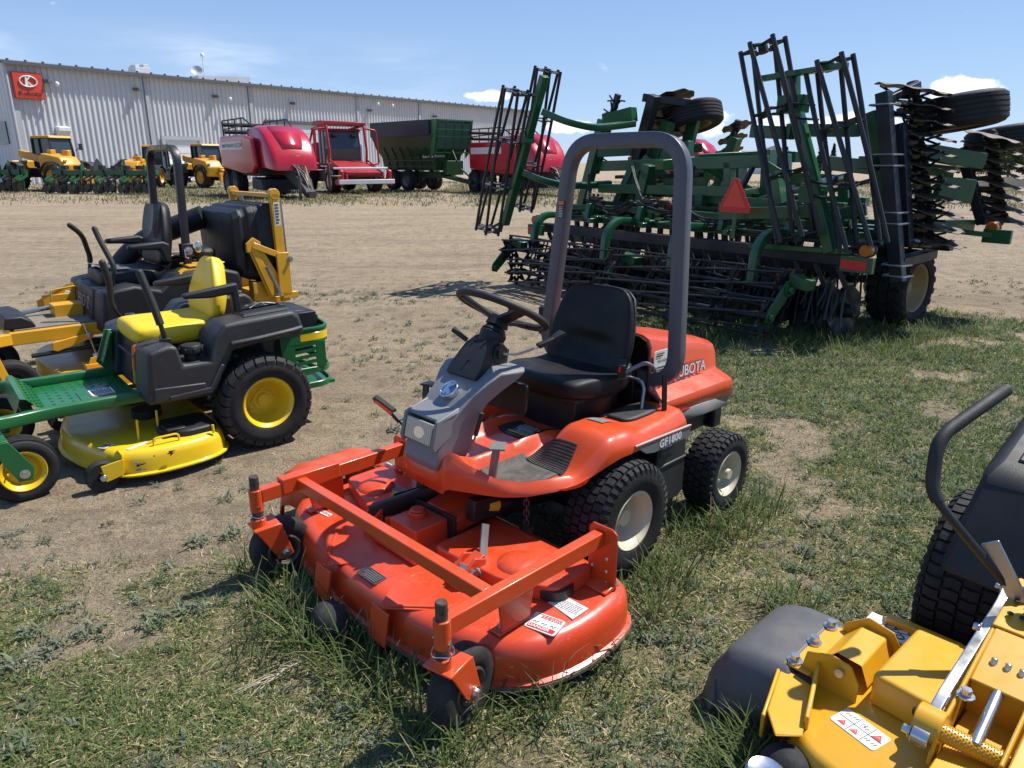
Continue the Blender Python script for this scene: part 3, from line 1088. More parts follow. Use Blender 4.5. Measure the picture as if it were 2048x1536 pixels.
# doors
for (pa, pb, py, nm, m, bar) in ((327, 395, 279, 'overhead_door', M_WHITE, 0), (533, 640, 246, 'overhead_door', M_CLAD, 1)):
    sa, z = on_wall(pa, py)
    sb, _ = on_wall(pb, py)
    mb = MB()
    for i in range(6):
        h0, h1 = z * i / 6 + .02, z * (i + 1) / 6 - .02
        mb.bar(wp(sa, (h0 + h1) / 2, .12), wp(sb, (h0 + h1) / 2, .12), .06, h1 - h0)
    d0 = shed_build(mb, nm, m, smooth=0)
    mb = MB()
    mb.bar(wp(sa - .3, z + .15, .2), wp(sb + .3, z + .15, .2), .2, .34)
    mb.bar(wp(sa - .15, 0, .2), wp(sa - .15, z, .2), .3, .2, up=WN)
    mb.bar(wp(sb + .15, 0, .2), wp(sb + .15, z, .2), .3, .2, up=WN)
    shed_build(mb, 'door_frame', M_TRIM if bar else M_TRIML, parent=d0, smooth=0)
# window on the gable end
mb = MB()
mb.bar(gp(1.8, SH_H * .44, .1), gp(3.6, SH_H * .44, .1), .1, 1.7)
shed_build(mb, 'window', M_GLASS, smooth=0)
# raised roof section and roof plant
s0 = on_wall(398, 165, -9)[0]
s1 = on_wall(500, 165, -9)[0]
zm = on_wall(400, 152, -9)[1]
zn = on_wall(500, 154, -9)[1]
mb = MB()
hh = 1.6
for q, m in ((0, 0),):
    a_, b_ = wp(s0, SH_H + .5, -9), wp(s1, SH_H + .5, -9)
    mb.loft([[a_, b_, b_ - WN * 9, a_ - WN * 9], [p + Vector((0, 0, q_ - SH_H - .5)) for p, q_ in ((a_, zm), (b_, zn), (b_ - WN * 9, zn), (a_ - WN * 9, zm))]])
shed_build(mb, 'roof_monitor', M_TRIML, smooth=0, parent=roof)
sv = on_wall(280, 150)[0]
mb = MB()
cpt = wp(on_wall(280, 148, -6.5)[0], on_wall(280, 148, -6.5)[1] + .1, -6.5)
rotw = Matrix.Rotation(math.atan2(WD.y, WD.x), 3, 'Z')
mb.box(cpt, (1.5, 1.4, .9), rotw)
mb.box(cpt + Vector((0, 0, .55)) + WD * .4, (.5, 1.1, .4), rotw)
mb.box(cpt + Vector((0, 0, .5)) - WD * .45, (.4, 1.1, .3), rotw)
tag(mb.build('roof_unit', M_CLAD, bevel=.03, smooth=0), 'grey ventilation unit standing on the shed roof', 'roof unit')
mb = MB()
cpt = wp(on_wall(410, 160, -5.5)[0], SH_H + .7, -5.5)
mb.tube([cpt, cpt + V(0, 0, 2.3)], .05, 6)
mb.ell(cpt + V(0, 0, 2.4), (.2, .2, .25), 10, 8)
tag(mb.build('antenna', M_WHITE), 'thin white antenna mast on the shed roof', 'antenna')
mb = MB()
cpt = wp(on_wall(396, 160, -5.5)[0], SH_H + .6, -5.5)
mb.tube([cpt, cpt + V(0, 0, .9)], .05, 6)
mb.lathe([(.02, 0), (.3, .06), (.55, .2)], cpt + V(0, 0, .9), V(.3, -.8, .5), 16)
tag(mb.build('satellite_dish', M_TRIML), 'small satellite dish on the shed roof', 'dish')
# sign
ptsq = [on_wall(17.5, 143), on_wall(78, 148), on_wall(85, 200), on_wall(26, 197)]
sa, sb = (ptsq[0][0] + ptsq[3][0]) / 2, (ptsq[1][0] + ptsq[2][0]) / 2
z1, z0 = (ptsq[0][1] + ptsq[1][1]) / 2, (ptsq[2][1] + ptsq[3][1]) / 2
M_SIGN = paint('sign_red', (.62, .055, .022), .4, dust=.05)
sc_ = thing('shop_sign', 'square orange red sign with white oval emblem and black lettering on the shed', 'sign', wp((sa + sb) / 2, z0, .2))
so_ = sc_.location.copy()
def sb_(mb, nm, m, **kw):
    mb.v = [(x - so_.x, y - so_.y, z - so_.z) for x, y, z in mb.v]
    return mb.build(nm, m, sc_, **kw)
sw, shh = sb - sa, z1 - z0
cx_ = wp((sa + sb) / 2, (z0 + z1) / 2, .34)
mb = MB()
mb.rect(cx_, WD, (0, 0, 1), sw, shh, .3)
sb_(mb, 'panel', M_SIGN, bevel=.06, smooth=0)
mb = MB()
oc = cx_ + WN * .2 + V(0, 0, shh * .16)
mb.tube([oc + WD * (sw * .29 * math.cos(t)) + V(0, 0, shh * .20 * math.sin(t)) for t in np.linspace(0, 2 * math.pi, 40, endpoint=False)], shh * .025, 6, closed=True)
for poly in ([(-.09, .17), (-.04, .17), (-.01, -.17), (-.12, -.17)], [(-.03, .02), (.10, .17), (.02, .17), (-.03, .09)], [(-.01, .0), (.14, -.16), (.06, -.17), (-.02, -.04)]):
    mb.prism([(x * sw, y * shh) for x, y in poly], oc, WD, (0, 0, 1), .06)
sb_(mb, 'emblem', M_WHITE, smooth=0)
mb = MB()
mb.text('Kubota', shh * .24, cx_ + WN * .17 - V(0, 0, shh * .30), WD, (0, 0, 1), .02, bold=.02, sx=1.12, space=1.06)
sb_(mb, 'lettering', M_PRINT, smooth=0, fix=False)

# ------------------------------------------------------------------ trees on the right horizon
def leaf_mat(name, c):
    k = NT(name)
    n_ = k.noise(.35, 3, coord='Object')
    k.col(k.mix(k.ramp(n_, .3, .7), tuple(v * .55 for v in c), c))
    k.b.inputs['Roughness'].default_value = .7
    return k.m
M_LEAF = leaf_mat('leaf_green', (.095, .125, .040))
M_CONIF = leaf_mat('conifer_green', (.030, .055, .030))
M_BARK = paint('bark', (.10, .075, .055), .9, dust=0)
def leaf_tree(name, label, loc, h, rad, n, leaf, mat, seed, group, conif=False):
    rr = np.random.default_rng(seed)
    t = thing(name, label, 'tree', loc, group=group)
    mb = MB()
    mb.tube([(0, 0, -.2), (.05, .02, h * .4), (0, 0, h * .92)], max(.06, h * .022), 6, scale=[1, .7, .15])
    for i in range(9):
        a = rr.random() * 6.28
        z = h * (.22 + .6 * rr.random())
        l = rad * (.5 + .5 * rr.random()) * (1 - z / h * .5)
        mb.tube([(0, 0, z), (math.cos(a) * l * .6, math.sin(a) * l * .6, z + l * .3), (math.cos(a) * l, math.sin(a) * l, z + l * .7)], h * .009, 5, scale=[1, .7, .2])
    mb.build('trunk', M_BARK, t)
    if conif:
        z = h * (.08 + .92 * rr.random(n) ** .9)
        rmax = rad * (1 - z / h) * (.55 + .45 * np.abs(np.sin(z * 6 / h * 3.1)))
        r_ = rmax * np.sqrt(rr.random(n))
        a = rr.random(n) * 6.283
        p = np.stack([r_ * np.cos(a), r_ * np.sin(a), z], 1)
    else:
        k_ = 26
        ca = rr.random(k_) * 6.283
        cz = h * (.30 + .62 * rr.random(k_))
        cr = rad * np.sqrt(rr.random(k_)) * np.clip(1.25 - cz / h, .25, 1)
        cs = rad * (.20 + .22 * rr.random(k_))
        i = rr.integers(0, k_, n)
        d = rr.normal(size=(n, 3))
        d = d / np.linalg.norm(d, axis=1, keepdims=True) * (rr.random((n, 1)) ** .45)
        p = np.stack([cr * np.cos(ca), cr * np.sin(ca), cz], 1)[i] + d * cs[i][:, None] * np.array([1, 1, .8])
    u = rr.normal(size=(n, 3))
    u /= np.linalg.norm(u, axis=1, keepdims=True)
    w_ = np.cross(u, rr.normal(size=(n, 3)))
    w_ /= np.linalg.norm(w_, axis=1, keepdims=True)
    s1 = leaf * (.6 + .8 * rr.random((n, 1)))
    vs = np.stack([p - u * s1, p + w_ * s1 * .45, p + u * s1, p - w_ * s1 * .45], 1).reshape(-1, 3)
    me = bpy.data.meshes.new('crown')
    mesh_np(me, vs, np.arange(n * 4).reshape(-1, 4), 4)
    me.materials.append(mat)
    ob = bpy.data.objects.new('crown', me)
    COL.objects.link(ob)
    ob.parent = t
    return t
def far_pt(px, Y):
    return ((px - 1024) / 1430 * (Y * math.cos(PITCH) + CAM_H * math.sin(PITCH)), Y)
for i, (px, Y, h, rad, lab) in enumerate([(2012, 58, 4.6, 1.7, 'tall thin leafed tree behind the raised tyres on the right'), (2046, 54, 4.0, 1.7, 'leafy tree cut off by the right edge of the picture'), (1978, 66, 3.2, 2.2, 'low bushy tree behind the folded discs'), (2080, 60, 3.4, 2.0, 'rounded bush outside the right edge of the picture'), (1938, 85, 2.6, 3.0, 'dark low bush on the horizon behind the folded discs')]):
    X_, Y_ = far_pt(px, Y)
    leaf_tree('leafy_tree', lab, (X_, Y_, 0), h, rad, 5200, .11, M_LEAF, 100 + i, 'trees on the right horizon')
for i, (px, Y, h, lab) in enumerate([(1640, 120, 5.6, 'small dark conifer on the horizon between the rolling baskets'), (1662, 128, 4.6, 'shorter dark conifer right of the first one'), (1797, 105, 7.2, 'dark conifer seen through the folded disc gang'), (1570, 150, 4.5, 'faint conifer left of the white shed on the horizon')]):
    X_, Y_ = far_pt(px, Y)
    leaf_tree('conifer', lab, (X_, Y_, 0), h, h * .26, 1800, .22, M_CONIF, 130 + i, 'conifers on the horizon', True)
def soil_bank(name, pa, pb, Y, h, lab, seed):
    r0 = np.random.default_rng(seed)
    X0, _ = far_pt(pa, Y)
    X1, _ = far_pt(pb, Y)
    rings = []
    m = 40
    for i in range(m + 1):
        t_ = i / m
        hh_ = h * (.55 + .6 * r0.random()) * min(1, 6 * t_ + .1, 6 * (1 - t_) + .1)
        x_ = X0 + (X1 - X0) * t_
        rings.append([(x_, Y - 1.5 - .4 * r0.random(), -.05), (x_, Y - .6, hh_ * .75), (x_, Y, hh_), (x_, Y + .8, hh_ * .6), (x_, Y + 1.8, -.05)])
    mb = MB()
    mb.loft(rings, cap=False, closed=False)
    tag(mb.build(name, paint(name, (.055, .045, .035), .95, dust=.1, scale=1), smooth=50), lab, 'soil bank', kind='structure')
soil_bank('soil_bank', 1930, 2260, 52, .75, 'low dark soil bank on the right horizon', 5)
hs = thing('white_shed', 'low white shed on the horizon behind the tillage tool', 'building', (*far_pt(1532, 115), 0))
mb = MB()
mb.box((0, 0, 1.5), (6, 5, 3))
mb.build('wall', M_WHITE, hs, smooth=0)
mb = MB()
mb.prism([(-3.3, 0), (3.3, 0), (0, 1.1)], (0, 0, 3.0), (1, 0, 0), (0, 0, 1), 5.4)
mb.build('roof', M_TRIML, hs, smooth=0)

# ================================================================== the orange front mower (local x forward, y left)
KO = thing('front_mower', 'orange red front mower with black seat and tall grey roll bar in the middle', 'ride-on mower', (.117, 3.01, .0), (-.712, -.702))
def ss(x, a, b):
    t = min(1, max(0, (x - a) / (b - a)))
    return t * t * (3 - 2 * t)
# ---- moulded platform: sheet over a plan outline with rolled-down rim
PX = [-.46, -.30, -.12, .0, .12, .24, .34, .42, .50, .56, .60, .635]
PY = [.47, .49, .50, .50, .485, .452, .412, .365, .305, .235, .175, .13]
def half(x):
    return float(np.interp(x, PX, PY))
def plat_z(x, y):
    a = abs(y)
    ym = half(x)
    z = .512                                                   # middle floor
    fend = ss(a, .16, .25) * (1 - ss(x, .07, .25))            # fender hump over the drive wheel
    z += fend * (.078 + .02 * ss(x, -.12, -.02) * (1 - ss(x, .06, .2)))
    z += .012 * math.sin(max(0, min(1, (a - .2) / .28)) * math.pi) * fend
    ridge = math.exp(-((a - .135) / .035) ** 2) * ss(x, -.1, .1) * .050
    z += ridge * (1 - fend)
    well = ss(a, .13, .18) * ss(x, .08, .26) * (1 - ss(x, .50, .585))
    z -= well * .030 * (1 - fend)
    nose = ss(x, .50, .60)
    z += nose * .030
    rim = ss(a, ym - .055, ym - .018) * ss(x, .02, .14)
    z += rim * (.018 + .030 * ss(x, .42, .56)) * (1 - nose * .5)
    z -= .035 * ss(a, ym - .03, ym + .003)                    # roll over the edge
    return z
def skirt_z(x):
    return float(np.interp(x, [-.46, -.30, -.2, -.08, .04, .12, .19, .26, .36, .44, .52, .635], [.522, .516, .522, .530, .528, .512, .484, .462, .448, .442, .445, .462]))
mb = MB()
NXp, NYp = 56, 56
xs = [-.46 + (.635 + .46) * i / NXp for i in range(NXp + 1)]
rings = []
for x in xs:
    ym = half(x)
    row = []
    sk = skirt_z(x)
    row.append((x, -ym + .012, sk))
    row.append((x, -ym - .006, sk + .004))
    zt = plat_z(x, ym)
    row.append((x, -ym - .006, sk * .4 + zt * .6 - .004))
    for j in range(NYp + 1):
        y = -ym + 2 * ym * j / NYp
        row.append((x, y, plat_z(x, y)))
    row.append((x, ym + .006, sk * .4 + zt * .6 - .004))
    row.append((x, ym + .006, sk + .004))
    row.append((x, ym - .012, sk))
    rings.append(row)
# front apron: the sheet turns down below the nose
xf, ym = .648, .125
last = []
for j, p in enumerate(rings[-1]):
    last.append((p[0] + .016, p[1] * .97, min(p[2], .530)))
rings.append(last)
rings.append([(p[0] + .004, p[1] * .95, min(p[2], .450)) for p in last])
mb.loft(rings, cap=False, closed=False)
platf = mb.build('platform', M_ORANGE, KO, smooth=60)
md = platf.modifiers.new('solid', 'SOLIDIFY')
md.thickness = .006
md.offset = -1
# orange rib beside the tunnel, rear bulkhead
mb = MB()
mb.prism([(-.02, .50), (.22, .50), (.22, .575), (.19, .600), (.10, .605), (-.02, .53)], (0, -.205, 0), (1, 0, 0), (0, 0, 1), .012)
mb.prism([(-.30, .50), (.10, .50), (.08, .55), (-.30, .590)], (0, -.25, 0), (1, 0, 0), (0, 0, 1), .05)
mb.build('tunnel_rib', M_ORANGE, KO, bevel=.008, smooth=40)
M_MAT = paint('dusty_foot_rubber', (.050, .048, .046), .7, dust=.35, scale=9)
for sy in (1, -1):
    mb = MB()
    rows = []
    for i in range(15):                                  # ribbed rubber foot mat, flat part then ramp
        t = i / 14
        x = .50 - .245 * t
        rows.append(x)
    rings = []
    for i, x in enumerate(rows):
        y0, y1 = .165, min(half(x) - .052, .36)
        ring = []
        for j in range(9):
            y = y0 + (y1 - y0) * j / 8
            z = plat_z(x, y) + .005
            ring.append((x, sy * y, z))
        rings.append(ring)
    mb.loft(rings, cap=False, closed=False)
    o = mb.build('foot_mat', M_MAT, KO, smooth=60)
    o.modifiers.new('s', 'SOLIDIFY').thickness = .006
    mb = MB()
    for i in range(12):
        x = .262 - .0105 * i
        y0, y1 = .18, .375 - .002 * i
        mb.tube([(x, sy * (y0 + (y1 - y0) * q / 6), plat_z(x, y0 + (y1 - y0) * q / 6) + .004) for q in range(7)], .0066, 5)
    rp = mb.build('foot_ramp', M_MAT, KO, smooth=60, apart=False)
# pads and stickers on the fender
def on_plat(x, y, d=.0015):
    e = .01
    n = Vector((-(plat_z(x + e, y) - plat_z(x - e, y)) / (2 * e), -(plat_z(x, y + e) - plat_z(x, y - e)) / (2 * e), 1)).normalized()
    return Vector((x, y, plat_z(x, y))) + n * d, n
mb = MB()
rings = []
for i in range(13):
    x = -.13 - .25 * i / 12
    w_ = .055 * math.sqrt(max(.02, 1 - ((i - 6) / 6.4) ** 4)) + .012
    rings.append([(x, .335 + w_ * j / 3 - .008, plat_z(x, min(.46, .335 + w_ * j / 3)) + .012) for j in range(-3, 4)])
mb.loft(rings, cap=False, closed=False)
o = mb.build('fender_pad', M_RUBBER, KO, smooth=60)
o.modifiers.new('s', 'SOLIDIFY').thickness = .014
def sheet_label(x0, x1, y0, y1, mat, d=.003, n=6):
    mb = MB()
    mb.loft([[(x0 + (x1 - x0) * i / n, y0 + (y1 - y0) * j / n, plat_z(x0 + (x1 - x0) * i / n, y0 + (y1 - y0) * j / n) + d) for j in range(n + 1)] for i in range(n + 1)], cap=False, closed=False)
    return mb
sheet_label(-.08, -.01, .27, .355, M_RUBBER, .004).build('sand_grip', paint('grit_strip', (.16, .155, .15), .8, dust=.4, scale=30), KO)
sheet_label(-.19, -.13, .235, .285, M_LABEL, .004).build('number_plate', M_STRIPE, KO)
mb = sheet_label(.01, .155, -.10, .125, M_LBLACK, .004)
mb.use(M_LBLACK)
mb.m = [0] * len(mb.f)
mb.use(M_LYEL)
mb.rect((.122, .012, .5185), (0, -1, 0), (1, 0, 0), .21, .010)
mb.rect((.042, .075, .5185), (0, -1, 0), (1, 0, 0), .07, .018)
mb.use(M_WHITE)
mb.lines((.05, -.03, .5170), (0, -1, 0), (1, 0, 0), .12, .06, 6, 3, .3, .0015)
mb.lines((.09, .03, .5170), (0, -1, 0), (1, 0, 0), .17, .045, 4, 5, .3, .0015)
mb.build('warning_decal', None, KO, smooth=0)

# ---- steering column
def ring4(x0, x1, hw0, hw1, z0, z1=None):
    """front edge x0 (half width hw0, height z0), rear edge x1"""
    z1 = z0 if z1 is None else z1
    c = .25
    return [(x0, -hw0, z0), (x0, hw0, z0), (x1 + (x0 - x1) * c, hw1, z1 * .9 + z0 * .1), (x1, hw1 * .82, z1), (x1, -hw1 * .82, z1), (x1 + (x0 - x1) * c, -hw1, z1 * .9 + z0 * .1)]
mb = MB()
mb.loft([ring4(.655, .49, .090, .080, .530), ring4(.668, .48, .100, .092, .560), ring4(.648, .46, .098, .100, .62), ring4(.600, .43, .100, .112, .70),
         ring4(.545, .395, .110, .128, .755), ring4(.490, .330, .120, .150, .800), ring4(.435, .26, .150, .180, .845), ring4(.385, .245, .165, .190, .875, .87), ring4(.36, .25, .15, .175, .885, .88)])
mb.build('steering_column', M_GREYP, KO, bevel=.012, seg=3, smooth=50)
mb = MB()                                                     # brow over the lamp
for sy in (-1, 1):
    mb.prism([(.672, .610), (.680, .640), (.652, .732), (.540, .762), (.58, .66)], (0, sy * .094, 0), (1, 0, 0), (0, 0, 1), .016)
mb.prism([(.655, -.102), (.655, .102), (.535, .106), (.535, -.106)], (0, 0, .0), (1, 0, -.24), (0, 1, 0), .014, off=.0)
mb.v = [(x, y, z) for x, y, z in mb.v]
for i in range(len(mb.v) - 8, len(mb.v)):
    x, y, z = mb.v[i]
    t = (x - .52) / .135
    mb.v[i] = (x, y, z + .878)
mb.build('lamp_hood', M_GREYP, KO, bevel=.005, smooth=40)
mb = MB()
mb.use(M_LENS)
nrm = V(.97, 0, .25).normalized()
mb.rect(V(.658, 0, .675), (0, 1, 0), (-.25, 0, .97), .158, .082, .014)
mb.use(M_LENS2)
for i in range(12):
    mb.rect(V(.6642, -.066 + .012 * i, .677), (0, 1, 0), (-.25, 0, .97), .0045, .076, .003)
mb.use(M_SILVER).prism(selipse(.032, .024, 2, 20), V(.6655, .005, .672), (0, 1, 0), (-.25, 0, .97), .003)
mb.build('headlamp', None, KO, bevel=.003, smooth=0)
# maker's badge on the slope
bc = V(.500, 0, .7965)
bn = V(.62, 0, .785).normalized()
bu = V(-.785, 0, .62).normalized()
bn = V(.785, 0, .62) if False else V(.6, 0, .8)
bu = V(-.8, 0, .6)
bc = bc + bn * .012
mb = MB()
mb.use(M_SILVER)
mb.cyl(bc - bn * .014, bc + bn * .003, .040, 32)
mb.tube([bc + V(0, 1, 0) * (.037 * math.cos(t)) + bu * (.037 * math.sin(t)) + bn * .004 for t in np.linspace(0, 6.283, 32, endpoint=False)], .004, 6, closed=True)
mb.use(paint('badge_blue', (.03, .05, .13), .3, dust=.05))
mb.cyl(bc + bn * .003, bc + bn * .0042, .034, 32)
mb.use(M_SILVER)
U = V(0, 1, 0)
for poly in ([(-.022, .026), (-.004, .032), (.002, -.032), (-.020, -.026)], [(-.002, .004), (.018, .028), (.004, .032), (-.004, .012)], [(.0, .002), (.026, -.020), (.010, -.031), (-.001, -.010)]):
    mb.prism(poly, bc + bn * .0055, U, bu, .003)
mb.build('badge', None, KO, smooth=30)
# dark upper cowl
mb = MB()
def cring(c, hw, dn, up):
    """section across the column axis: c on the top face, up = outward dir"""
    return [(c[0] - dn[0], -hw, c[1] - dn[1]), (c[0], -hw * .96, c[1]), (c[0], hw * .96, c[1]), (c[0] - dn[0], hw, c[1] - dn[1])]
mb.loft([cring((.452, .853), .088, (.10, .09), 0), cring((.425, .885), .090, (.11, .09), 0), cring((.360, .955), .074, (.095, .075), 0), cring((.318, .985), .055, (.085, .06), 0), cring((.285, .985), .048, (.05, .06), 0)])
mb.build('column_cover', M_BLACKP, KO, bevel=.012, seg=3, smooth=50)
mb = MB()
for p in ((.408, .0, .906), (.345, .030, .970), (.345, -.030, .970)):
    mb.cyl(V(*p), V(*p) + V(.75, 0, .68) * .006, .007, 10)
mb.cyl((.305, .058, .925), (.305, .078, .925), .038, 14)
mb.cyl((.305, .078, .925), (.305, .086, .925), .020, 12)
mb.build('cover_screw', M_BLACKM, KO)
# instrument panel rear of the column
mb = MB()
mb.loft([[(.245, -.17, .80), (.245, .17, .80), (.245, .15, .66), (.245, -.15, .66)], [(.215, -.155, .795), (.215, .155, .795), (.215, .14, .68), (.215, -.14, .68)]])
mb.build('dash_panel', M_BLACKP, KO, bevel=.008)
# steering hub and wheel
ax = V(-.50, 0, .866)
hubc = V(.236, 0, 1.030)
mb = MB()
mb.cyl(V(.300, 0, .945), V(.268, 0, .992), .048, 24, .056)
mb.cyl(V(.268, 0, .992), V(.252, 0, 1.012), .056, 24, .040)
mb.build('steering_boot', M_BLACKP, KO, bevel=.004)
sc = V(.218, 0, 1.078)
sw_ = node('steering_wheel', KO, sc)
e1 = V(0, 1, 0)
e2 = V(.866, 0, .5)
mb = MB()
ringp = [e1 * (.186 * math.cos(t)) + e2 * (.186 * math.sin(t)) for t in np.linspace(0, 2 * math.pi, 72, endpoint=False)]
mb.tube(ringp, .0155, 10, closed=True)
for i in range(0, 72):                                        # finger grips inside the rim
    t = 2 * math.pi * i / 72
    p = e1 * (.174 * math.cos(t)) + e2 * (.174 * math.sin(t)) - ax * .002
    mb.ell(p, (.0065, .0065, .0065), 6, 4)
mb.build('rim', M_RUBBER, sw_, smooth=60)
mb = MB()
hub0 = -ax * .050
for a in (-100, 20, 140):
    t = R(a)
    d = e1 * math.cos(t) + e2 * math.sin(t)
    tang = ax.cross(d)
    mb.prism([(-.028, -.002), (.028, -.002), (.022, .180), (-.022, .180)], hub0 + ax * .0, tang, (d + ax * .27).normalized(), .016)
    for q in (-.012, 0, .012):
        mb.bar(hub0 + tang * q + ax * .012, hub0 + tang * q * .8 + (d + ax * .27).normalized() * .16 + ax * .012, .004, .004)
mb.cyl(hub0 - ax * .02, hub0 + ax * .022, .048, 24, .040)
mb.build('spoke', M_BLACKP, sw_, bevel=.004, smooth=40)
mb = MB()
kp = e1 * (-.10) + e2 * (-.155)
mb.use(M_BLACKP)
mb.cyl(kp - ax * .02, kp + ax * .045, .020, 16)
mb.use(M_RED2)
mb.lathe([(.016, .045), (.030, .05), (.034, .062), (.028, .075), (.001, .079)], kp, ax, 20)
mb.build('spinner_knob', None, sw_)
# stalk switch and throttle lever
mb = MB()
mb.use(M_STEEL).tube([(.31, -.06, .93), (.325, -.10, .955)], .005, 6)
mb.use(M_RUBBER).tube([(.325, -.10, .955), (.345, -.16, .995)], .013, 10, scale=[.8, 1.1])
mb.build('stalk', None, KO)
mb = MB()
mb.use(M_STEEL).tube(rounded([(.300, .075, .925), (.27, .13, .925), (.20, .165, .945), (.17, .175, .955)], .03), .0055, 8)
mb.use(M_BLACKP)
mb.bar((.185, .168, .952), (.115, .185, .972), .028, .018)
mb.prism([(0, -.018), (.05, -.024), (.05, .024), (0, .018)], (.115, .185, .972), (-.8, .3, .45), (.3, .9, 0), .016)
mb.build('throttle_lever', None, KO, bevel=.004)
mb = MB()
mb.use(M_STEEL).tube([(.505, .115, .575), (.49, .13, .645)], .005, 6)
mb.use(M_RUBBER).tube([(.49, .13, .645), (.468, .145, .735)], .009, 8)
mb.build('hand_lever', None, KO)
# pedals
for sy, top, base in ((1, V(.478, .235, .628), V(.492, .222, .49)), (-1, V(.39, -.30, .742), V(.412, -.292, .55))):
    mb = MB()
    mb.bar(base, top, .036, .010, up=(1, 0, 0))
    mb.bar(top + V(-.03, -.02 * sy, 0), top + V(.03, .035, .002), .06, .009)
    mb.build('pedal', M_STRIPE if sy > 0 else M_BLACKM, KO, bevel=.002)
# side reflectors on stalks
for sy in (-1,):
    mb = MB()
    mb.use(M_BLACKP)
    c = V(.455, sy * .515, .597)
    d = V(.28, -.72, .42).normalized()
    u = V(.35, .65, .9).normalized()
    mb.bar((.43, sy * .36, .49), (.44, sy * .43, .545), .018, .014)
    mb.bar((.44, sy * .43, .545), (.448, sy * .47, .575), .030, .020)
    mb.prism([(-.065, -.012), (-.045, -.026), (.060, -.020), (.075, 0), (.06, .022), (-.045, .022)], c, d, u, .022)
    mb.use(M_FLUO)
    mb.prism([(-.052, -.014), (.050, -.014), (.058, 0), (.05, .014), (-.045, .014)], c, d, u, .004, off=.012)
    mb.prism([(-.052, -.014), (.050, -.014), (.058, 0), (.05, .014), (-.045, .014)], c, d, u, .004, off=-.012)
    mb.build('side_reflector', None, KO, bevel=.002)

# ---- seat
def seat_ring(c, a, b, p, ux, uy, n=28):
    c, ux, uy = Vector(c), Vector(ux), Vector(uy)
    return [c + ux * x + uy * y for x, y in selipse(a, b, p, n)]
mb = MB()
rings = []
for x, zt, hw, th in ((.035, .752, .17, .055), (.025, .768, .215, .085), (.0, .778, .235, .10), (-.08, .772, .252, .11), (-.18, .752, .258, .105), (-.27, .745, .252, .10), (-.36, .765, .24, .10), (-.40, .79, .23, .08)):
    ring = []
    for q, r_ in selipse(1, 1, 3.2, 28):
        y = q * hw
        z = zt - th / 2 + r_ * th / 2
        if r_ > 0:
            z += .030 * abs(q) ** 2.2 * (1 if x < -.05 else .2)
        ring.append((x, y, z))
    rings.append(ring)
mb.loft(rings)
seat = mb.build('seat', M_SEAT, KO, smooth=60, sub=1)
mb = MB()
rings = []
for s_, hw, th in ((-.02, .205, .06), (.015, .230, .085), (.035, .234, .085), (.055, .237, .085), (.09, .240, .085), (.125, .239, .085), (.145, .237, .084), (.165, .234, .082), (.19, .231, .08), (.26, .215, .075), (.32, .195, .065), (.36, .165, .055), (.378, .11, .035)):
    c = V(-.345 - .30 * s_, 0, .735 + .955 * s_)
    up = V(-.30, 0, .955)
    nf = V(.955, 0, .30)
    ring = []
    for q, r_ in selipse(1, 1, 3.0, 32):
        bend = .045 * abs(q) ** 2.4
        hollow = -.030 * math.exp(-((q) / .56) ** 8) * math.exp(-((s_ - .09) / .06) ** 4) if r_ > 0 else 0
        ring.append(c + V(0, 1, 0) * (q * hw) + nf * (r_ * th / 2 + bend + hollow))
    rings.append(ring)
mb.loft(rings)
mb.build('backrest', M_SEAT, KO, smooth=60, sub=1)
mb = MB()                                                     # piping round the shell
pp = []
for s_, hw in ((.0, .214), (.06, .230), (.12, .234), (.20, .222), (.28, .200), (.335, .176), (.362, .138), (.374, .08), (.378, .0)):
    c = V(-.345 - .30 * s_, 0, .735 + .955 * s_) + V(.955, 0, .30) * (-.012 + .045 * (hw / .243) ** 2.4)
    pp.append((c, hw))
path = [c + V(0, hw, 0) for c, hw in pp] + [c - V(0, hw, 0) for c, hw in reversed(pp[:-1])]
mb.tube(path, .008, 8)
mb.build('seat_piping', M_BLACKP, KO, smooth=60)
mb = MB()
mb.use(M_BLACKM)
mb.box((-.20, 0, .575), (.30, .34, .19))
mb.box((-.20, 0, .672), (.36, .40, .024))
for x in (-.05, -.12, -.2, -.28, -.35):
    mb.box((x, 0, .686), (.02, .44, .012))
mb.build('seat_box', None, KO, bevel=.004)
mb = MB()
mb.use(M_BLACKP)
mb.bar((-.25, .262, .765), (-.235, .272, .825), .036, .060)
mb.use(M_LRED).rect((-.2115, .276, .802), (.1, .99, 0), (0, 0, 1), .016, .03, .006)
mb.use(M_GREYP).tube(rounded([(-.26, .265, .77), (-.40, .29, .80), (-.47, .30, .74), (-.46, .29, .66)], .06), .010, 6)
mb.build('seat_belt', None, KO, bevel=.003)

# ---- roll bar
mb = MB()
prof = rrect(.064, .056, .006, 2)
yb, yt = .395, .310
pts = rounded([(-.475, .02, .70), (-.475, yb, .70), (-.550, yt, 1.745), (-.550, -yt, 1.745), (-.475, -yb, .70), (-.475, -.02, .70)], [.15, .155, .155, .15], 10)
mb.sweep(pts, prof, up=(1, 0, 0))
rops = mb.build('roll_bar', M_ROPS, KO, smooth=35)
mb = MB()
mb.use(M_LBLACK).rect((-.4935, -.3245, 1.43), (0, 1, .04), (-.07, 0, 1), .036, .085, .003)
mb.use(M_BELTO).rect((-.4915, -.3245, 1.462), (0, 1, .04), (-.07, 0, 1), .032, .018, .003)
mb.use(M_LABEL).lines((-.4915, -.3245, 1.42), (0, 1, .04), (-.07, 0, 1), .028, .055, 7, 8, .4)
mb.build('warning_label', None, rops, smooth=0)
mb = MB()
mb.box((-.50, -.44, .86), (.03, .055, .15))
mb.build('side_marker', M_BLACKP, rops, bevel=.012)
mb = MB()
mb.use(M_BLACKM)
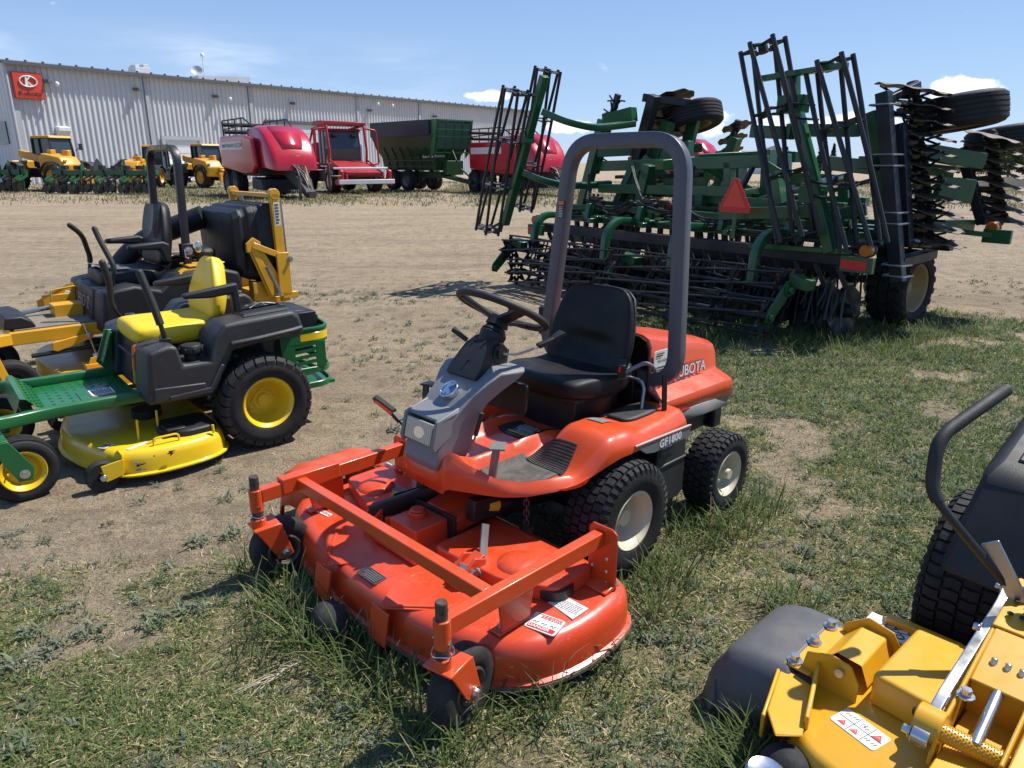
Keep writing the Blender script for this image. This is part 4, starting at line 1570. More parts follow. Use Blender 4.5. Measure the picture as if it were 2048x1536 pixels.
for sy in (-1, 1):
    mb.box((-.47, sy * .18, .655), (.10, .05, .15))
mb.box((-.47, 0, .62), (.08, .5, .05))
mb.build('roll_bar_mount', None, KO, bevel=.004)

# ---- bonnet
def hood_ring(x, zt, hw, zs, hwl, zb):
    r_ = .05
    top = []
    half_ = [(0, zt + .012), (hw * .55, zt + .008), (hw - r_, zt), (hw - r_ * .3, zt - r_ * .3), (hw, zt - r_), (hw + .006, zs + .012), (hw + .012, zs), (hwl - .030, zs - .030), (hwl - .008, zs - .042), (hwl, zs - .065), (hwl, zb)]
    return [(x, -a, b) for a, b in reversed(half_)] + [(x, a, b) for a, b in half_[1:]]
mb = MB()
rr_ = [hood_ring(-.452, .895, .262, .645, .36, .555), hood_ring(-.46, .900, .268, .650, .365, .55), hood_ring(-.62, .862, .268, .650, .372, .545), hood_ring(-.80, .825, .264, .648, .374, .535), hood_ring(-.96, .792, .262, .645, .372, .522), hood_ring(-1.040, .776, .260, .640, .370, .515), hood_ring(-1.062, .760, .252, .636, .364, .512), hood_ring(-1.070, .715, .238, .630, .352, .51)]
mb.loft(rr_, cap=False, closed=False)
n_ = len(rr_[0])
o_ = len(mb.v)
mb.add([rr_[-1][i] for i in range(n_)], [tuple(range(n_))])
hood = mb.build('bonnet', M_ORANGE, KO, smooth=32, fix=True)
md = hood.modifiers.new('s', 'SOLIDIFY')
md.thickness = .008
md.offset = -1
mb = MB()                                                     # black edging and dark inside
fr = [(x + .001, y * .985, z - .006) for x, y, z in rr_[0]]
mb.tube(fr, .007, 6)
mb.box((-.50, 0, .70), (.03, .48, .30))
mb.build('bonnet_seal', M_BLACKM, KO)
for sy in (-1, 1):
    mb = MB()
    mb.use(M_STRIPE)
    mb.loft([[(-.455, sy * .366, .548), (-.455, sy * .366, .490), (-.455, sy * .345, .488)], [(-.80, sy * .380, .538), (-.80, sy * .380, .480), (-.80, sy * .355, .478)], [(-1.03, sy * .362, .520), (-1.03, sy * .362, .462), (-1.03, sy * .34, .460)]], cap=False, closed=False)
    o = mb.build('side_stripe', None, KO, smooth=40)
    o.modifiers.new('s', 'SOLIDIFY').thickness = .012
    mb = MB()
    mb.use(M_LRED).bar((-.46, sy * .374, .549), (-1.03, sy * .369, .520), .003, .006)
    mb.build('pinstripe', None, KO)
# lettering on the bonnet side (left)
ux = V(-1, 0, -.03)
uy = V(0, -.03, 1)
mb = MB()
mb.use(M_LBLACK)
mb.text('KUBOTA', .074, (-.762, .286, .690), ux, uy, .001, bold=.075, sx=.98)
mb.use(M_WHITE)
mb.text('KUBOTA', .074, (-.762, .286, .690), ux, uy, .003, bold=.022, sx=.98)
mb.use(M_WHITE)
mb.text('Diesel', .070, (-.590, .287, .690), ux, uy, .001, bold=.055, sx=1.0)
mb.use(M_LBLACK)
mb.text('Diesel', .070, (-.590, .287, .690), ux, uy, .003, bold=.004, sx=1.0)
mb.build('lettering', None, hood, smooth=0, fix=False)
mb = MB()
mb.use(M_LABEL).prism(rrect(.125, .105, .018, 4), (-.53, .279, .775), ux, uy, .004)
mb.use(M_PRINT)
mb.text('PR61032B', .017, (-.53, .2815, .778), ux, uy, .001, bold=.01)
mb.lines((-.515, .2815, .808), ux, uy, .06, .022, 2, 2, .5)
mb.lines((-.53, .2815, .742), ux, uy, .10, .024, 2, 9, .5)
mb.build('stock_label', None, hood, smooth=0)
# grey flash with model number along the fender edge
for sy in (1, -1):
    mb = MB()
    mb.use(M_STRIPE).prism([(-.03, .560), (-.44, .546), (-.44, .494), (-.17, .494), (-.11, .506)], (0, sy * .503, 0), (1, 0, 0), (0, 0, 1), .012)
    mb.use(M_LABEL).bar((-.032, sy * .510, .5605), (-.44, sy * .510, .5465), .004, .005)
    mb.use(M_LRED).bar((-.032, sy * .510, .555), (-.44, sy * .510, .541), .004, .003)
    if sy > 0:
        mb.use(M_WHITE).text('GF1800', .050, (-.285, .5095, .519), (-1, 0, 0), (0, 0, 1), .001, bold=.04, space=1.05)
    mb.build('model_plate', None, KO, smooth=0, fix=False)
# lower chassis
mb = MB()
mb.box((-.42, 0, .36), (.9, .34, .22))
mb.box((-.75, 0, .40), (.52, .5, .16))
mb.box((.10, 0, .34), (.5, .30, .18))
mb.cyl((0, -.40, .25), (0, .40, .25), .055, 16)
mb.cyl((-.80, -.40, .20), (-.80, .40, .20), .035, 12)
mb.box((-.80, 0, .26), (.10, .5, .10))
mb.box((-.62, .30, .44), (.05, .05, .14))
mb.bar((.05, .18, .30), (.55, .16, .36), .05, .09)
mb.bar((.05, -.18, .30), (.55, -.16, .36), .05, .09)
mb.build('chassis', M_BLACKM, KO, bevel=.006)
mb = MB()                                                     # fuel tank between the wheels
mb.prism([(-.31, .50), (-.53, .50), (-.53, .18), (-.49, .16), (-.33, .16), (-.29, .20)], (0, .34, 0), (1, 0, 0), (0, 0, 1), .20)
mb.prism([(-.285, .36), (-.535, .36), (-.535, .345), (-.285, .345)], (0, .34, 0), (1, 0, 0), (0, 0, 1), .212)
tank = mb.build('fuel_tank', M_DARKGREY, KO, bevel=.014, seg=3)
mb = MB()
mb.use(M_LBLACK).rect((-.37, .4415, .43), (-1, 0, 0), (0, 0, 1), .10, .062, .003)
mb.use(M_WHITE).text('POWER', .020, (-.37, .443, .444), (-1, 0, 0), (0, 0, 1), .001, bold=.01)
mb.use(paint('blue_print', (.10, .14, .45), .4, dust=0)).text('ASSIST', .020, (-.37, .443, .418), (-1, 0, 0), (0, 0, 1), .001, bold=.01)
mb.build('tank_decal', None, tank, smooth=0)
mb = MB()
mb.box((-1.065, .0, .40), (.10, .50, .10))
mb.box((-1.08, .24, .375), (.09, .10, .14))
mb.box((-1.08, -.24, .375), (.09, .10, .14))
mb.build('rear_weight', M_BLACKM, KO, bevel=.02, seg=3)
mb = MB()                                                     # lift lever and latch by the roll bar
mb.use(M_STEEL).tube(rounded([(-.30, .34, .60), (-.335, .325, .70), (-.345, .30, .725), (-.345, .20, .728)], .03), .008, 8)
mb.use(M_BLACKM).tube([(-.39, .40, .60), (-.40, .385, .76)], .012, 8)
mb.build('lift_lever', None, KO)
# ---- wheels of the mower
for sy in (1, -1):
    wheel(KO, (0, sy * .455, .25), .252, .205, .122, 'turf', M_CREAM, M_TIRE, side=sy, depth=.42, hub=.04, hubh=.05, spin=.8)
    wheel(KO, (-.80, sy * .455, .20), .204, .165, .108, 'turf', M_CREAM, M_TIRE, side=sy, depth=.30, hub=.028, bolts=0, hubh=.06, spin=.2)

# ---- mowing deck, hung a little to the left of the mower's middle line
def round_poly(pts, rad, n=7):
    m = len(pts)
    out = []
    for i in range(m):
        a, b, c = Vector(pts[i - 1]), Vector(pts[i]), Vector(pts[(i + 1) % m])
        r_ = rad[i] if isinstance(rad, (list, tuple)) else rad
        d1, d2 = a - b, c - b
        l1, l2 = min(r_, d1.length * .49), min(r_, d2.length * .49)
        p, q = b + d1.normalized() * l1, b + d2.normalized() * l2
        for k_ in range(n + 1):
            t = k_ / n
            out.append(p * (1 - t) ** 2 + b * (2 * t * (1 - t)) + q * t ** 2)
    return out
def inset(poly, d):
    n = len(poly)
    out = []
    for i in range(n):
        a, b, c = poly[i - 1], poly[i], poly[(i + 1) % n]
        t = ((b - a).normalized() + (c - b).normalized())
        t = t.normalized() if t.length > 1e-6 else (c - b).normalized()
        nrm = Vector((-t.y, t.x))
        out.append(b + nrm * d)
    return out
def shell(mb, outline, layers):
    """layers: (inset, z) from the lip up"""
    rings = []
    for d, z in layers:
        rings.append([(p.x, p.y, z) for p in inset(outline, d)])
    mb.loft(rings, cap=False)
    n = len(outline)
    o = len(mb.v) - n
    mb.f.append(tuple(range(o, o + n)))
    mb.m.append(mb.mi)
    return mb
DECK = [V(.27, .55, 0).xy, V(.30, .815, 0).xy, V(.80, .815, 0).xy, V(.98, .56, 0).xy, V(1.03, .10, 0).xy, V(.98, -.40, 0).xy, V(.84, -.78, 0).xy, V(.34, -.78, 0).xy, V(.27, -.50, 0).xy]
DECKP = round_poly(DECK, [.12, .30, .34, .30, .35, .30, .26, .24, .12])
# orientation: make it counter-clockwise
def ccw(P):
    s_ = sum(P[i - 1].x * P[i].y - P[i].x * P[i - 1].y for i in range(len(P)))
    return P if s_ > 0 else list(reversed(P))
DECKP = ccw(DECKP)
mb = MB()
shell(mb, DECKP, [(-.012, .052), (-.014, .066), (0, .072), (.002, .14), (.010, .175), (.026, .196), (.050, .204), (.09, .207)])
deck = mb.build('mower_deck', M_ORANGE_DECK, KO, smooth=50)
md = deck.modifiers.new('s', 'SOLIDIFY')
md.thickness = .004
md.offset = -1
DZ = .2095
mb = MB()                                                     # worn steel wear band along the lip
ln_ = [(p.x, p.y, .052) for p in inset(DECKP, -.013)]
mb.sweep(ln_, rrect(.006, .016, .002, 1), closed=True)
mb.build('wear_band', paint('worn_lip', (.15, .115, .085), .8, dust=.4, scale=12), deck)
# belt covers, gearbox, brackets on the deck
mb = MB()
cov = ccw(round_poly([V(.40, .14, 0).xy, V(.40, .66, 0).xy, V(.60, .66, 0).xy, V(.70, .48, 0).xy, V(.72, .14, 0).xy], .03, 3))
shell(mb, cov, [(0, DZ), (.0, DZ + .052), (.006, DZ + .058)])
cov = ccw(round_poly([V(.40, -.16, 0).xy, V(.72, -.16, 0).xy, V(.72, -.30, 0).xy, V(.62, -.62, 0).xy, V(.42, -.62, 0).xy], .03, 3))
shell(mb, cov, [(0, DZ), (.0, DZ + .050), (.006, DZ + .056)])
mb.build('belt_cover', M_ORANGE_DECK, KO, bevel=.003, smooth=40)
mb = MB()
mb.ell((.58, .46, DZ + .055), (.085, .085, .028), 20, 8)
mb.ell((.58, -.44, DZ + .055), (.085, .085, .028), 20, 8)
mb.build('spindle_dome', M_ORANGE_DECK, KO, smooth=60)
mb = MB()
mb.cyl((.555, .60, DZ + .002), (.555, .60, DZ + .04), .075, 24)
mb.cyl((.555, .60, DZ + .012), (.555, .60, DZ + .028), .060, 24)
mb.build('belt_pulley', M_BLACKM, KO, bevel=.004)
mb = MB()
mb.box((.66, .0, DZ + .055), (.20, .17, .10))
mb.box((.66, .0, DZ + .012), (.30, .26, .02))
mb.cyl((.67, -.02, DZ + .10), (.67, -.02, DZ + .125), .036, 20)
mb.cyl((.67, -.02, DZ + .125), (.67, -.02, DZ + .135), .030, 20)
mb.build('gearbox', M_ORANGE_DECK, KO, bevel=.012, seg=3)
mb = MB()
mb.loft([[(.60, -.10, DZ + .03), (.60, .11, DZ + .03), (.60, .11, DZ + .09), (.60, .06, DZ + .125), (.60, -.05, DZ + .125), (.60, -.10, DZ + .09)], [(.42, -.10, DZ + .05), (.42, .11, DZ + .05), (.42, .11, DZ + .13), (.42, .06, DZ + .165), (.42, -.05, DZ + .165), (.42, -.10, DZ + .13)]])
mb.build('shaft_guard', M_ORANGE_DECK, KO, bevel=.006)
mb = MB()
mb.bar((.605, -.125, DZ + .07), (.60, .13, DZ + .07), .012, .11)
mb.build('guard_strap', M_BLACKM, KO, bevel=.003)
mb = MB()
for sy, y in ((1, .345), (-1, -.22)):
    mb.bar((.78, y, DZ + .02), (.66, y, DZ + .07), .05, .05)
    mb.prism([(-.05, 0), (.06, 0), (.05, .06), (0, .10), (-.05, .08)], (.72, y + .03, DZ), (1, 0, 0), (0, 0, 1), .012)
    mb.prism([(-.05, 0), (.06, 0), (.05, .06), (0, .10), (-.05, .08)], (.72, y - .03, DZ), (1, 0, 0), (0, 0, 1), .012)
mb.build('hitch_bracket', M_ORANGE_DECK, KO, bevel=.003)
mb = MB()
mb.tube([(.74, .30, DZ + .055), (.74, .40, DZ + .055)], .014, 12)
mb.build('hitch_pin', M_ZINC, KO)
mb = MB()
mb.sweep(rounded([(.585, .285, .36), (.61, .305, .315), (.655, .345, .262), (.70, .38, .258), (.715, .39, .258)], .02), rrect(.036, .008, .002, 2), up=(0, 1, .2))
mb.build('deck_lever', M_STRIPE, KO, smooth=40)
mb = MB()
mb.sweep([(.76, -.215, .27), (.70, -.19, .285), (.50, -.06, .35), (.30, -.02, .37)], rrect(.03, .09, .004, 2))
mb.build('lift_arm', M_BLACKM, KO)
mb = MB()
mb.use(M_LBLACK).rect((.60, -.158, .338), (-.83, .5, .2), (0, 0, 1), .14, .04, .003)
mb.use(M_LYEL).rect((.655, -.1935, .326), (-.83, .5, .2), (0, 0, 1), .028, .042, .004)
mb.lines((.575, -.144, .345), (-.83, .5, .2), (0, 0, 1), .08, .014, 1, 2, .7, .002)
mb.build('arm_label', None, KO, smooth=0)
mb = MB()
mb.use(M_BLACKM).tube([(.50, .16, .36), (.36, .18, .33)], .028, 12)
mb.use(M_LYEL).tube([(.47, .163, .354), (.42, .172, .343)], .0295, 12)
mb.build('drive_shaft', None, KO)
mb = MB()                                                     # hanging chain and spring at the lift arm
for i in range(7):
    c = V(.36, .28, .41 - .022 * i)
    a = (V(.7, .7, 0), V(0, 0, 1)) if i % 2 else (V(-.7, .7, 0), V(0, 0, 1))
    mb.tube([c + a[0] * (.010 * math.cos(t)) + a[1] * (.017 * math.sin(t)) for t in np.linspace(0, 6.283, 12, endpoint=False)], .0035, 5, closed=True)
mb.lathe([(.006, 0), (.03, .003), (.03, .010), (.006, .012)], (.36, .28, .245), (0, 0, 1), 16)
mb.build('lift_chain', M_RUST, KO)
# front frame: two arms with caster posts, cross tube, rear plates
mb = MB()
ZT = .388
tubep = rrect(.042, .058, .006, 2)
mb.bar((1.098, .672, ZT - .01), (.40, .680, ZT), .040, .058)
mb.bar((1.088, -.500, ZT - .01), (.40, -.480, ZT), .040, .058)
mb.bar((.915, .655, ZT - .006), (.918, -.475, ZT - .006), .042, .050)
mb.bar((1.00, -.500, ZT + .002), (.74, -.490, ZT + .004), .052, .066)
for y in (.680, -.48):
    sy = 1 if y > 0 else -1
    mb.prism([(-.062, -.19), (.062, -.19), (.062, .035), (.04, .050), (-.045, .050), (-.062, .03)], (.396, y + .012 * sy, ZT), (0, 1, 0), (0, 0, 1), .009)
    mb.prism([(-.055, 0), (.0, 0), (.0, .02), (-.055, .008)], (.396, y + .012 * sy, DZ - .002), (-1, 0, 0), (0, 0, 1), .12)
mb.prism([(-.075, -.165), (.055, -.165), (.075, .0), (-.10, .0)], (.80, .652, ZT - .01), (1, 0, 0), (0, 0, 1), .008)
mb.box((.79, .632, DZ + .004), (.16, .055, .008))
mb.prism([(-.10, -.165), (.05, -.165), (.09, .0), (-.10, .0)], (.80, -.520, ZT - .01), (1, 0, 0), (0, 0, 1), .008)
mb.box((.79, -.545, DZ + .004), (.16, .055, .008))
mb.build('deck_frame', M_ORANGE, KO, bevel=.004, smooth=40)
mb = MB()
for p in ((.83, .632), (.755, .632), (.83, -.548), (.755, -.548), (.38, .735), (.38, -.43)):
    bolt(mb, (p[0], p[1], DZ + .008), (0, 0, 1), .012, .016)
mb.build('frame_bolt', M_ZINC, KO)
mb = MB()
for y in (.680, -.48):
    for dy, dz in ((-.03, -.12), (.035, -.12), (-.03, -.165), (.035, -.165), (.035, -.07)):
        mb.cyl((.4005, y + dy, ZT + dz), (.402, y + dy, ZT + dz), .0055, 8)
mb.build('plate_hole', M_LABEL, KO)
# front lip plates
mb = MB()
for y0, y1, s_ in ((.25, .40, 1), (-.12, -.27, -1)):
    mb.prism([(.90, y0 - .10 * s_), (1.035, y0 - .01 * s_), (1.04, y0 + .01 * s_), (.93, y0 + .14 * s_)], (0, 0, .203), (1, 0, 0), (0, 1, 0), .006)
    mb.bar((1.04, y0, .198), (1.06, y0 - .005, .075), .008, .10, up=(0, 1, 0))
    mb.bar((1.035, y0, .205), (.88, y0 + .17 * s_, .207), .012, .012)
mb.build('front_guard', M_ORANGE_DECK, KO, bevel=.002, smooth=0)
mb = MB()
mb.ell((1.105, .02, .068), (.068, .085, .068), 24, 14)
mb.cyl((1.105, -.09, .068), (1.105, .13, .068), .012, 10)
mb.build('anti_scalp_roller', M_TIRE2, KO, smooth=60)
# discharge chute
mb = MB()
rings = []
for i, (y, w0, w1, zt) in enumerate(((-.66, .36, .80, .262), (-.72, .355, .815, .308), (-.80, .355, .825, .312), (-.88, .365, .825, .282), (-.94, .385, .81, .22), (-.965, .41, .79, .15))):
    ring = []
    for q in range(17):
        t = q / 16
        x = w0 + (w1 - w0) * t
        e = abs(2 * t - 1)
        z = zt - .05 * e ** 6 - (.13 if q in (0, 16) else 0) + (.005 * math.cos(t * 6.283 * 4) if 0 < q < 16 else 0)
        ring.append((x, y, z))
    rings.append(ring)
mb.loft(rings, cap=False, closed=False)
o = mb.build('discharge_chute', paint('orange_chute', (.60, .075, .022), .48, dust=.2), KO, smooth=60)
md = o.modifiers.new('s', 'SOLIDIFY')
md.thickness = .008
mb = MB()
for i in range(22):
    t = i / 21
    c = V(.36 + .0 * t, -.60 - .0035 * i, .232)
    mb.tube([c + V(.011 * math.cos(a), 0, .011 * math.sin(a)) for a in np.linspace(0, 6.283, 9, endpoint=False)], .0018, 4, closed=True)
mb.bar((.36, -.58, .232), (.36, -.70, .232), .008, .008)
mb.box((.37, -.66, .218), (.06, .14, .012))
mb.build('chute_spring', M_ZINC, KO)
# stickers on the deck
mb = MB()
def tri(mb, c, s_, ux, uy, th=.0012):
    mb.prism([(-s_ / 2, -s_ * .43), (s_ / 2, -s_ * .43), (0, s_ * .43)], c, ux, uy, th)
c = V(.715, .712, DZ - .001)
ux, uy = V(.25, -1, 0).normalized(), V(1, .25, 0).normalized()
mb.use(M_LABEL).prism(rrect(.112, .088, .01, 3), c, ux, uy, .004)
mb.use(M_LRED).rect(c + uy * .0285 + V(0, 0, .0022), ux, uy, .098, .022, .001)
mb.use(M_WHITE).text('DANGER', .019, c + uy * .0285 + ux * .008 + V(0, 0, .003), -ux, -uy, .0005, bold=.02)
mb.use(M_PRINT)
for q in (-.032, 0, .030):
    mb.tube([c + ux * (q + a) + uy * (b + .004) + V(0, 0, .0026) for a, b in ((-.008, -.005), (-.002, .008), (.003, -.004), (.009, .004))], .0016, 4)
mb.use(M_LRED).lines(c - uy * .030 + V(0, 0, .002), ux, uy, .095, .022, 3, 4, .5)
mb.use(M_LABEL)
c = V(.590, .700, DZ - .001)
ux, uy = V(.10, -1, 0).normalized(), V(1, .10, 0).normalized()
mb.prism([(-.062, -.035), (.062, -.045), (.066, .020), (-.055, .048)], c, ux, uy, .003)
mb.use(M_STRIPE).lines(c + V(0, 0, .0015), ux, uy, .10, .05, 6, 12, .28)
mb.build('danger_label', None, KO, smooth=0, fix=False)
mb = MB()
c = V(.955, .07, DZ - .0015)
ux, uy = V(0, -1, 0), V(1, 0, 0)
mb.use(M_LBLACK).rect(c, ux, uy, .115, .055, .003)
mb.use(M_STRIPE).lines(c + V(0, 0, .0015), ux, uy, .10, .045, 5, 3, .35)
mb.use(M_STEEL)
for q in (-1, 1):
    mb.bar(c + ux * (.058 * q) - uy * .0275 + V(0, 0, .001), c + ux * (.058 * q) + uy * .0275 + V(0, 0, .001), .0015, .003)
    mb.bar(c + uy * (.0275 * q) - ux * .058 + V(0, 0, .001), c + uy * (.0275 * q) + ux * .058 + V(0, 0, .001), .0015, .003)
mb.build('data_plate', None, KO, smooth=0)
mb = MB()
c = V(.825, -.50, DZ - .0005)
ux, uy = V(.12, -1, 0).normalized(), V(1, .12, 0).normalized()
mb.use(M_LABEL).rect(c, ux, uy, .115, .026, .003)
mb.use(M_LRED).text('DANGER', .020, c + V(0, 0, .002), -ux, -uy, .0005, bold=.02)
tri(mb, c - ux * .05 + V(0, 0, .002), .016, -ux, -uy)
mb.build('danger_label', None, KO, smooth=0, fix=False)
mb = MB()
mb.use(M_LABEL).rect((.53, -.36, DZ + .0575), (0, -1, 0), (1, 0, 0), .13, .05, .002)
mb.use(M_STRIPE).rect((.53, -.36, DZ + .0588), (0, -1, 0), (1, 0, 0), .125, .045, .001)
mb.build('cover_label', None, KO, smooth=0)
# casters: post, collar, fork, wheel
def caster(y, sw_, px=1.112):
    e = node('caster', KO, (px, y, 0), (0, 0, sw_))
    mb = MB()
    mb.use(M_RUST).cyl((0, 0, .30), (0, 0, .462), .0185, 20)
    mb.cyl((0, 0, .462), (0, 0, .466), .0185, 20, .016)
    mb.use(M_BLACKM)
    for a in (0, 1.57):
        mb.cyl((.0182 * math.cos(a + .8), .0182 * math.sin(a + .8), .435), (.0192 * math.cos(a + .8), .0192 * math.sin(a + .8), .435), .0055, 8)
    mb.build('post', None, e)
    mb = MB()
    mb.cyl((0, 0, .315), (0, 0, .408), .026, 24)
    mb.box((-.022, 0, .378), (.02, .038, .055))
    mb.build('collar', M_ORANGE, e, bevel=.002)
    mb = MB()
    mb.use(M_ZINC).tube([(.033 * math.cos(t), .033 * math.sin(t), .298 + .004 * math.sin(3 * t)) for t in np.linspace(0, 6.283, 16, endpoint=False)], .0022, 5, closed=True)
    mb.cyl((0, -.032, .335), (0, .032, .335), .006, 8)
    mb.use(M_RUST).cyl((0, 0, .262), (0, 0, .318), .022, 18)
    mb.build('lock_ring', None, e)
    mb = MB()
    mb.cyl((0, 0, .245), (0, 0, .282), .032, 24, .030)
    prof = [(-.052, .008), (.052, .008), (.052, -.0), (-.052, 0)]
    mb.sweep([(.014, 0, .246), (-.012, 0, .240), (-.03, 0, .232)], [(-.045, -.004), (.045, -.004), (.045, .004), (-.045, .004)], up=(0, 0, 1))
    for s_ in (-1, 1):
        mb.prism([(.03, .248), (-.075, .256), (-.115, .112), (-.082, .090), (-.050, .102), (.01, .215)], (0, s_ * .050, 0), (1, 0, 0), (0, 0, 1), .007)
    mb.prism([(.032, .250), (-.072, .258), (-.072, .250), (.032, .242)], (0, 0, 0), (1, 0, 0), (0, 0, 1), .106)
    mb.build('fork', M_ORANGE, e, bevel=.003, smooth=40)
    mb = MB()
    mb.tube([(-.082, -.066, .122), (-.082, .066, .122)], .009, 10)
    for s_ in (-1, 1):
        bolt(mb, (-.082, s_ * .054, .122), (0, s_, 0), .013, .018)
    mb.build('axle', M_ZINC, e)
    w_ = node('wheel', e, (-.082, 0, .124))
    tyre_mb(.129, .084, .062, 'smooth', 48).build('tyre', M_TIRE2, w_)
    rim_mb(.062, .084, .2, 1, .02, 0, .01).build('rim', M_RUST, w_)
    return e
caster(.676, R(12))
caster(-.503, R(-8), 1.105)

# ================================================================== zero-turn mowers
def zt_seat(t, base, back, mat, w=.25, hb=.36, wt=.13, tilt=.22, depth=.46, acc=None, thick=.12):
    """cushion with its front top at base, backrest foot at back"""
    bx, bz = base
    mb = MB()
    rings = []
    for u, s_, th in ((0, .70, .5), (.03, .86, .8), (.10, .96, 1), (.35, 1.0, 1), (.65, .98, .95), (.9, .9, .9), (1.0, .8, .6)):
        x = bx - depth * u
        ring = []
        for q, r_ in selipse(1, 1, 3.0, 24):
            z = bz - .035 * math.sin(u * 3.0) - thick * .5 + r_ * thick * .5 * th + (.03 * abs(q) ** 2.2 if r_ > 0 and u > .1 else 0)
            ring.append((x, q * w * s_, z))
        rings.append(ring)
    mb.loft(rings)
    mb.build('seat', mat, t, smooth=60, sub=1)
    mb = MB()
    rings = []
    nf, up = V(math.cos(tilt), 0, math.sin(tilt)), V(-math.sin(tilt), 0, math.cos(tilt))
    for u, s_, th in ((0, .84, .09), (.08, .97, .12), (.3, 1.0, .125), (.5, .96, .12), (.72, .80, .11), (.88, .66, .10), (.97, .52, .07), (1.0, .3, .03)):
        c = V(back[0], 0, back[1]) + up * (hb * u)
        ring = []
        for q, r_ in selipse(1, 1, 2.8, 28):
            ring.append(c + V(0, q * (wt + (w - wt) * min(1, s_ if u > .4 else 1)) * s_, 0) + nf * (r_ * th / 2 + .035 * abs(q) ** 2.4))
        rings.append(ring)
    mb.loft(rings)
    bk = mb.build('backrest', mat, t, smooth=60, sub=1)
    if acc:
        mb = MB()
        rings = []
        for u, s_ in ((.42, .20), (.55, .48), (.7, .50), (.86, .46), (.95, .36)):
            c = V(back[0], 0, back[1]) + up * (hb * u)
            rings.append([c + V(0, j / 5 * s_ * w, 0) + nf * (.086 - .012 * (u - .5) + .02 * abs(j / 5) ** 2) for j in range(-5, 6)])
        mb.loft(rings, cap=False, closed=False)
        mb.build('centre_panel', acc, bk, smooth=60)
def lever(t, pts, r=.011, grip=.017, n=3):
    p = rounded([V(*q) for q in pts], .06, 6)
    mb = MB()
    mb.use(M_BLACKM).tube(p, r, 8)
    k = int(len(p) * .42)
    mb.use(M_RUBBER).tube(p[k:], grip, 10)
    mb.ell(p[-1], (grip, grip, grip), 10, 6)
    mb.build('control_lever', None, t, smooth=50)
def zt_caster(t, x, y, Rr, w, rim, rm, fm, zt, yaw=0.0, arch=False, tread='rib'):
    e = node('caster', t, (x, y, 0), (0, 0, yaw))
    wheel(e, (0, 0, Rr - .006), Rr, w, rim, tread, rm, M_TIRE, side=1 if y > 0 else -1, depth=.25, hub=.03, bolts=0, hubh=.03)
    mb = MB()
    mb.cyl((.085, 0, zt - .02), (.085, 0, zt + .09), .032, 20)
    if arch:
        for s_ in (-1, 1):
            mb.sweep(rounded([(.085, s_ * .01, zt - .03), (.085, s_ * (w / 2 + .03), zt - .035), (.05, s_ * (w / 2 + .035), Rr + .08), (0, s_ * (w / 2 + .035), Rr - .04)], .05), rrect(.012, .055, .003, 1), up=(1, 0, 0))
    else:
        mb.prism([(-w / 2 - .03, 0), (w / 2 + .03, 0), (w / 2 + .03, .012), (-w / 2 - .03, .012)], (.085, 0, zt - .035), (0, 1, 0), (0, 0, 1), .09)
        for s_ in (-1, 1):
            mb.prism([(.125, zt - .03), (.04, zt - .03), (-.045, Rr + .02), (-.03, Rr - .045), (.03, Rr - .04)], (0, s_ * (w / 2 + .028), 0), (1, 0, 0), (0, 0, 1), .010)
    mb.build('fork', fm, e, bevel=.003, smooth=40)
    mb = MB()
    for s_ in (-1, 1):
        bolt(mb, (0, s_ * (w / 2 + .030), Rr - .006), (0, s_, 0), .015, .018)
    mb.build('axle_bolt', M_ZINC, e)
    return e
def gauge_wheel(t, x, y, r, m, side=1):
    mb = MB()
    mb.use(M_TIRE2).lathe([(r * .35, -.028), (r * .92, -.030), (r, -.018), (r, .018), (r * .92, .030), (r * .35, .028)], (x, y, r), (0, 1, 0), 28)
    mb.use(m).prism([(-.05, -.012), (.035, -.03), (.05, .06), (-.06, .075)], (x - .045, y + .042 * side, r + .005), (1, 0, 0), (0, 0, 1), .008)
    mb.prism([(-.045, .0), (.045, .0), (.045, .11), (-.045, .11)], (x - .098, y - .0 * side, r), (0, 1, 0), (0, 0, 1), .008)
    mb.use(M_ZINC)
    bolt(mb, (x, y + .046 * side, r), (0, side, 0), .011, .014)
    mb.build('gauge_wheel', None, t, bevel=.002, smooth=40)

# ------------------------------------------------------------------ green and yellow one
JG = thing('zero_turn_mower', 'green and yellow zero-turn mower with yellow seat and black fenders on bare dirt', 'ride-on mower', (-1.818, 4.484, 0), (-.767, -.642))
for sy in (1, -1):
    wheel(JG, (0, sy * .47, .278), .284, .245, .150, 'chev', M_YELLOW, M_TIRE, side=sy, depth=.42, hub=.042, hubh=.03, spin=.5)
    zt_caster(JG, 1.25, sy * .43, .168, .135, .100, M_YELLOW, M_GREEN, .375, yaw=R(3 * sy))
mb = MB()
for sy in (1, -1):
    mb.sweep(rounded([(.30, sy * .335, .395), (1.10, sy * .335, .395), (1.24, sy * .38, .40), (1.335, sy * .43, .415)], .08), rrect(.045, .062, .006, 2))
    mb.cyl((1.335, sy * .43, .365), (1.335, sy * .43, .455), .036, 20)
mb.bar((1.16, -.34, .39), (1.16, .34, .39), .05, .05)
mb.bar((.45, 0, .42), (-.35, 0, .36), .5, .06, up=(0, 0, 1))
mb.build('frame', M_GREEN, JG, bevel=.004, smooth=40)
mb = MB()
mb.box((.845, 0, .372), (.45, .62, .008))
mb.loft([[(1.07, y, .375) for y in (-.30, .30)], [(1.16, y, .475) for y in (-.29, .29)], [(1.185, y, .480) for y in (-.28, .28)], [(1.215, y, .40) for y in (-.28, .28)]], cap=False, closed=False)
for i in range(9):
    for j in range(9):
        if .70 < .66 + .046 * i < .90 and -3 < j - 5 < 3:
            continue
        mb.ell((.655 + .046 * i, -.27 + .066 * j + .03 * (i % 2), .377), (.011, .005, .004), 6, 4)
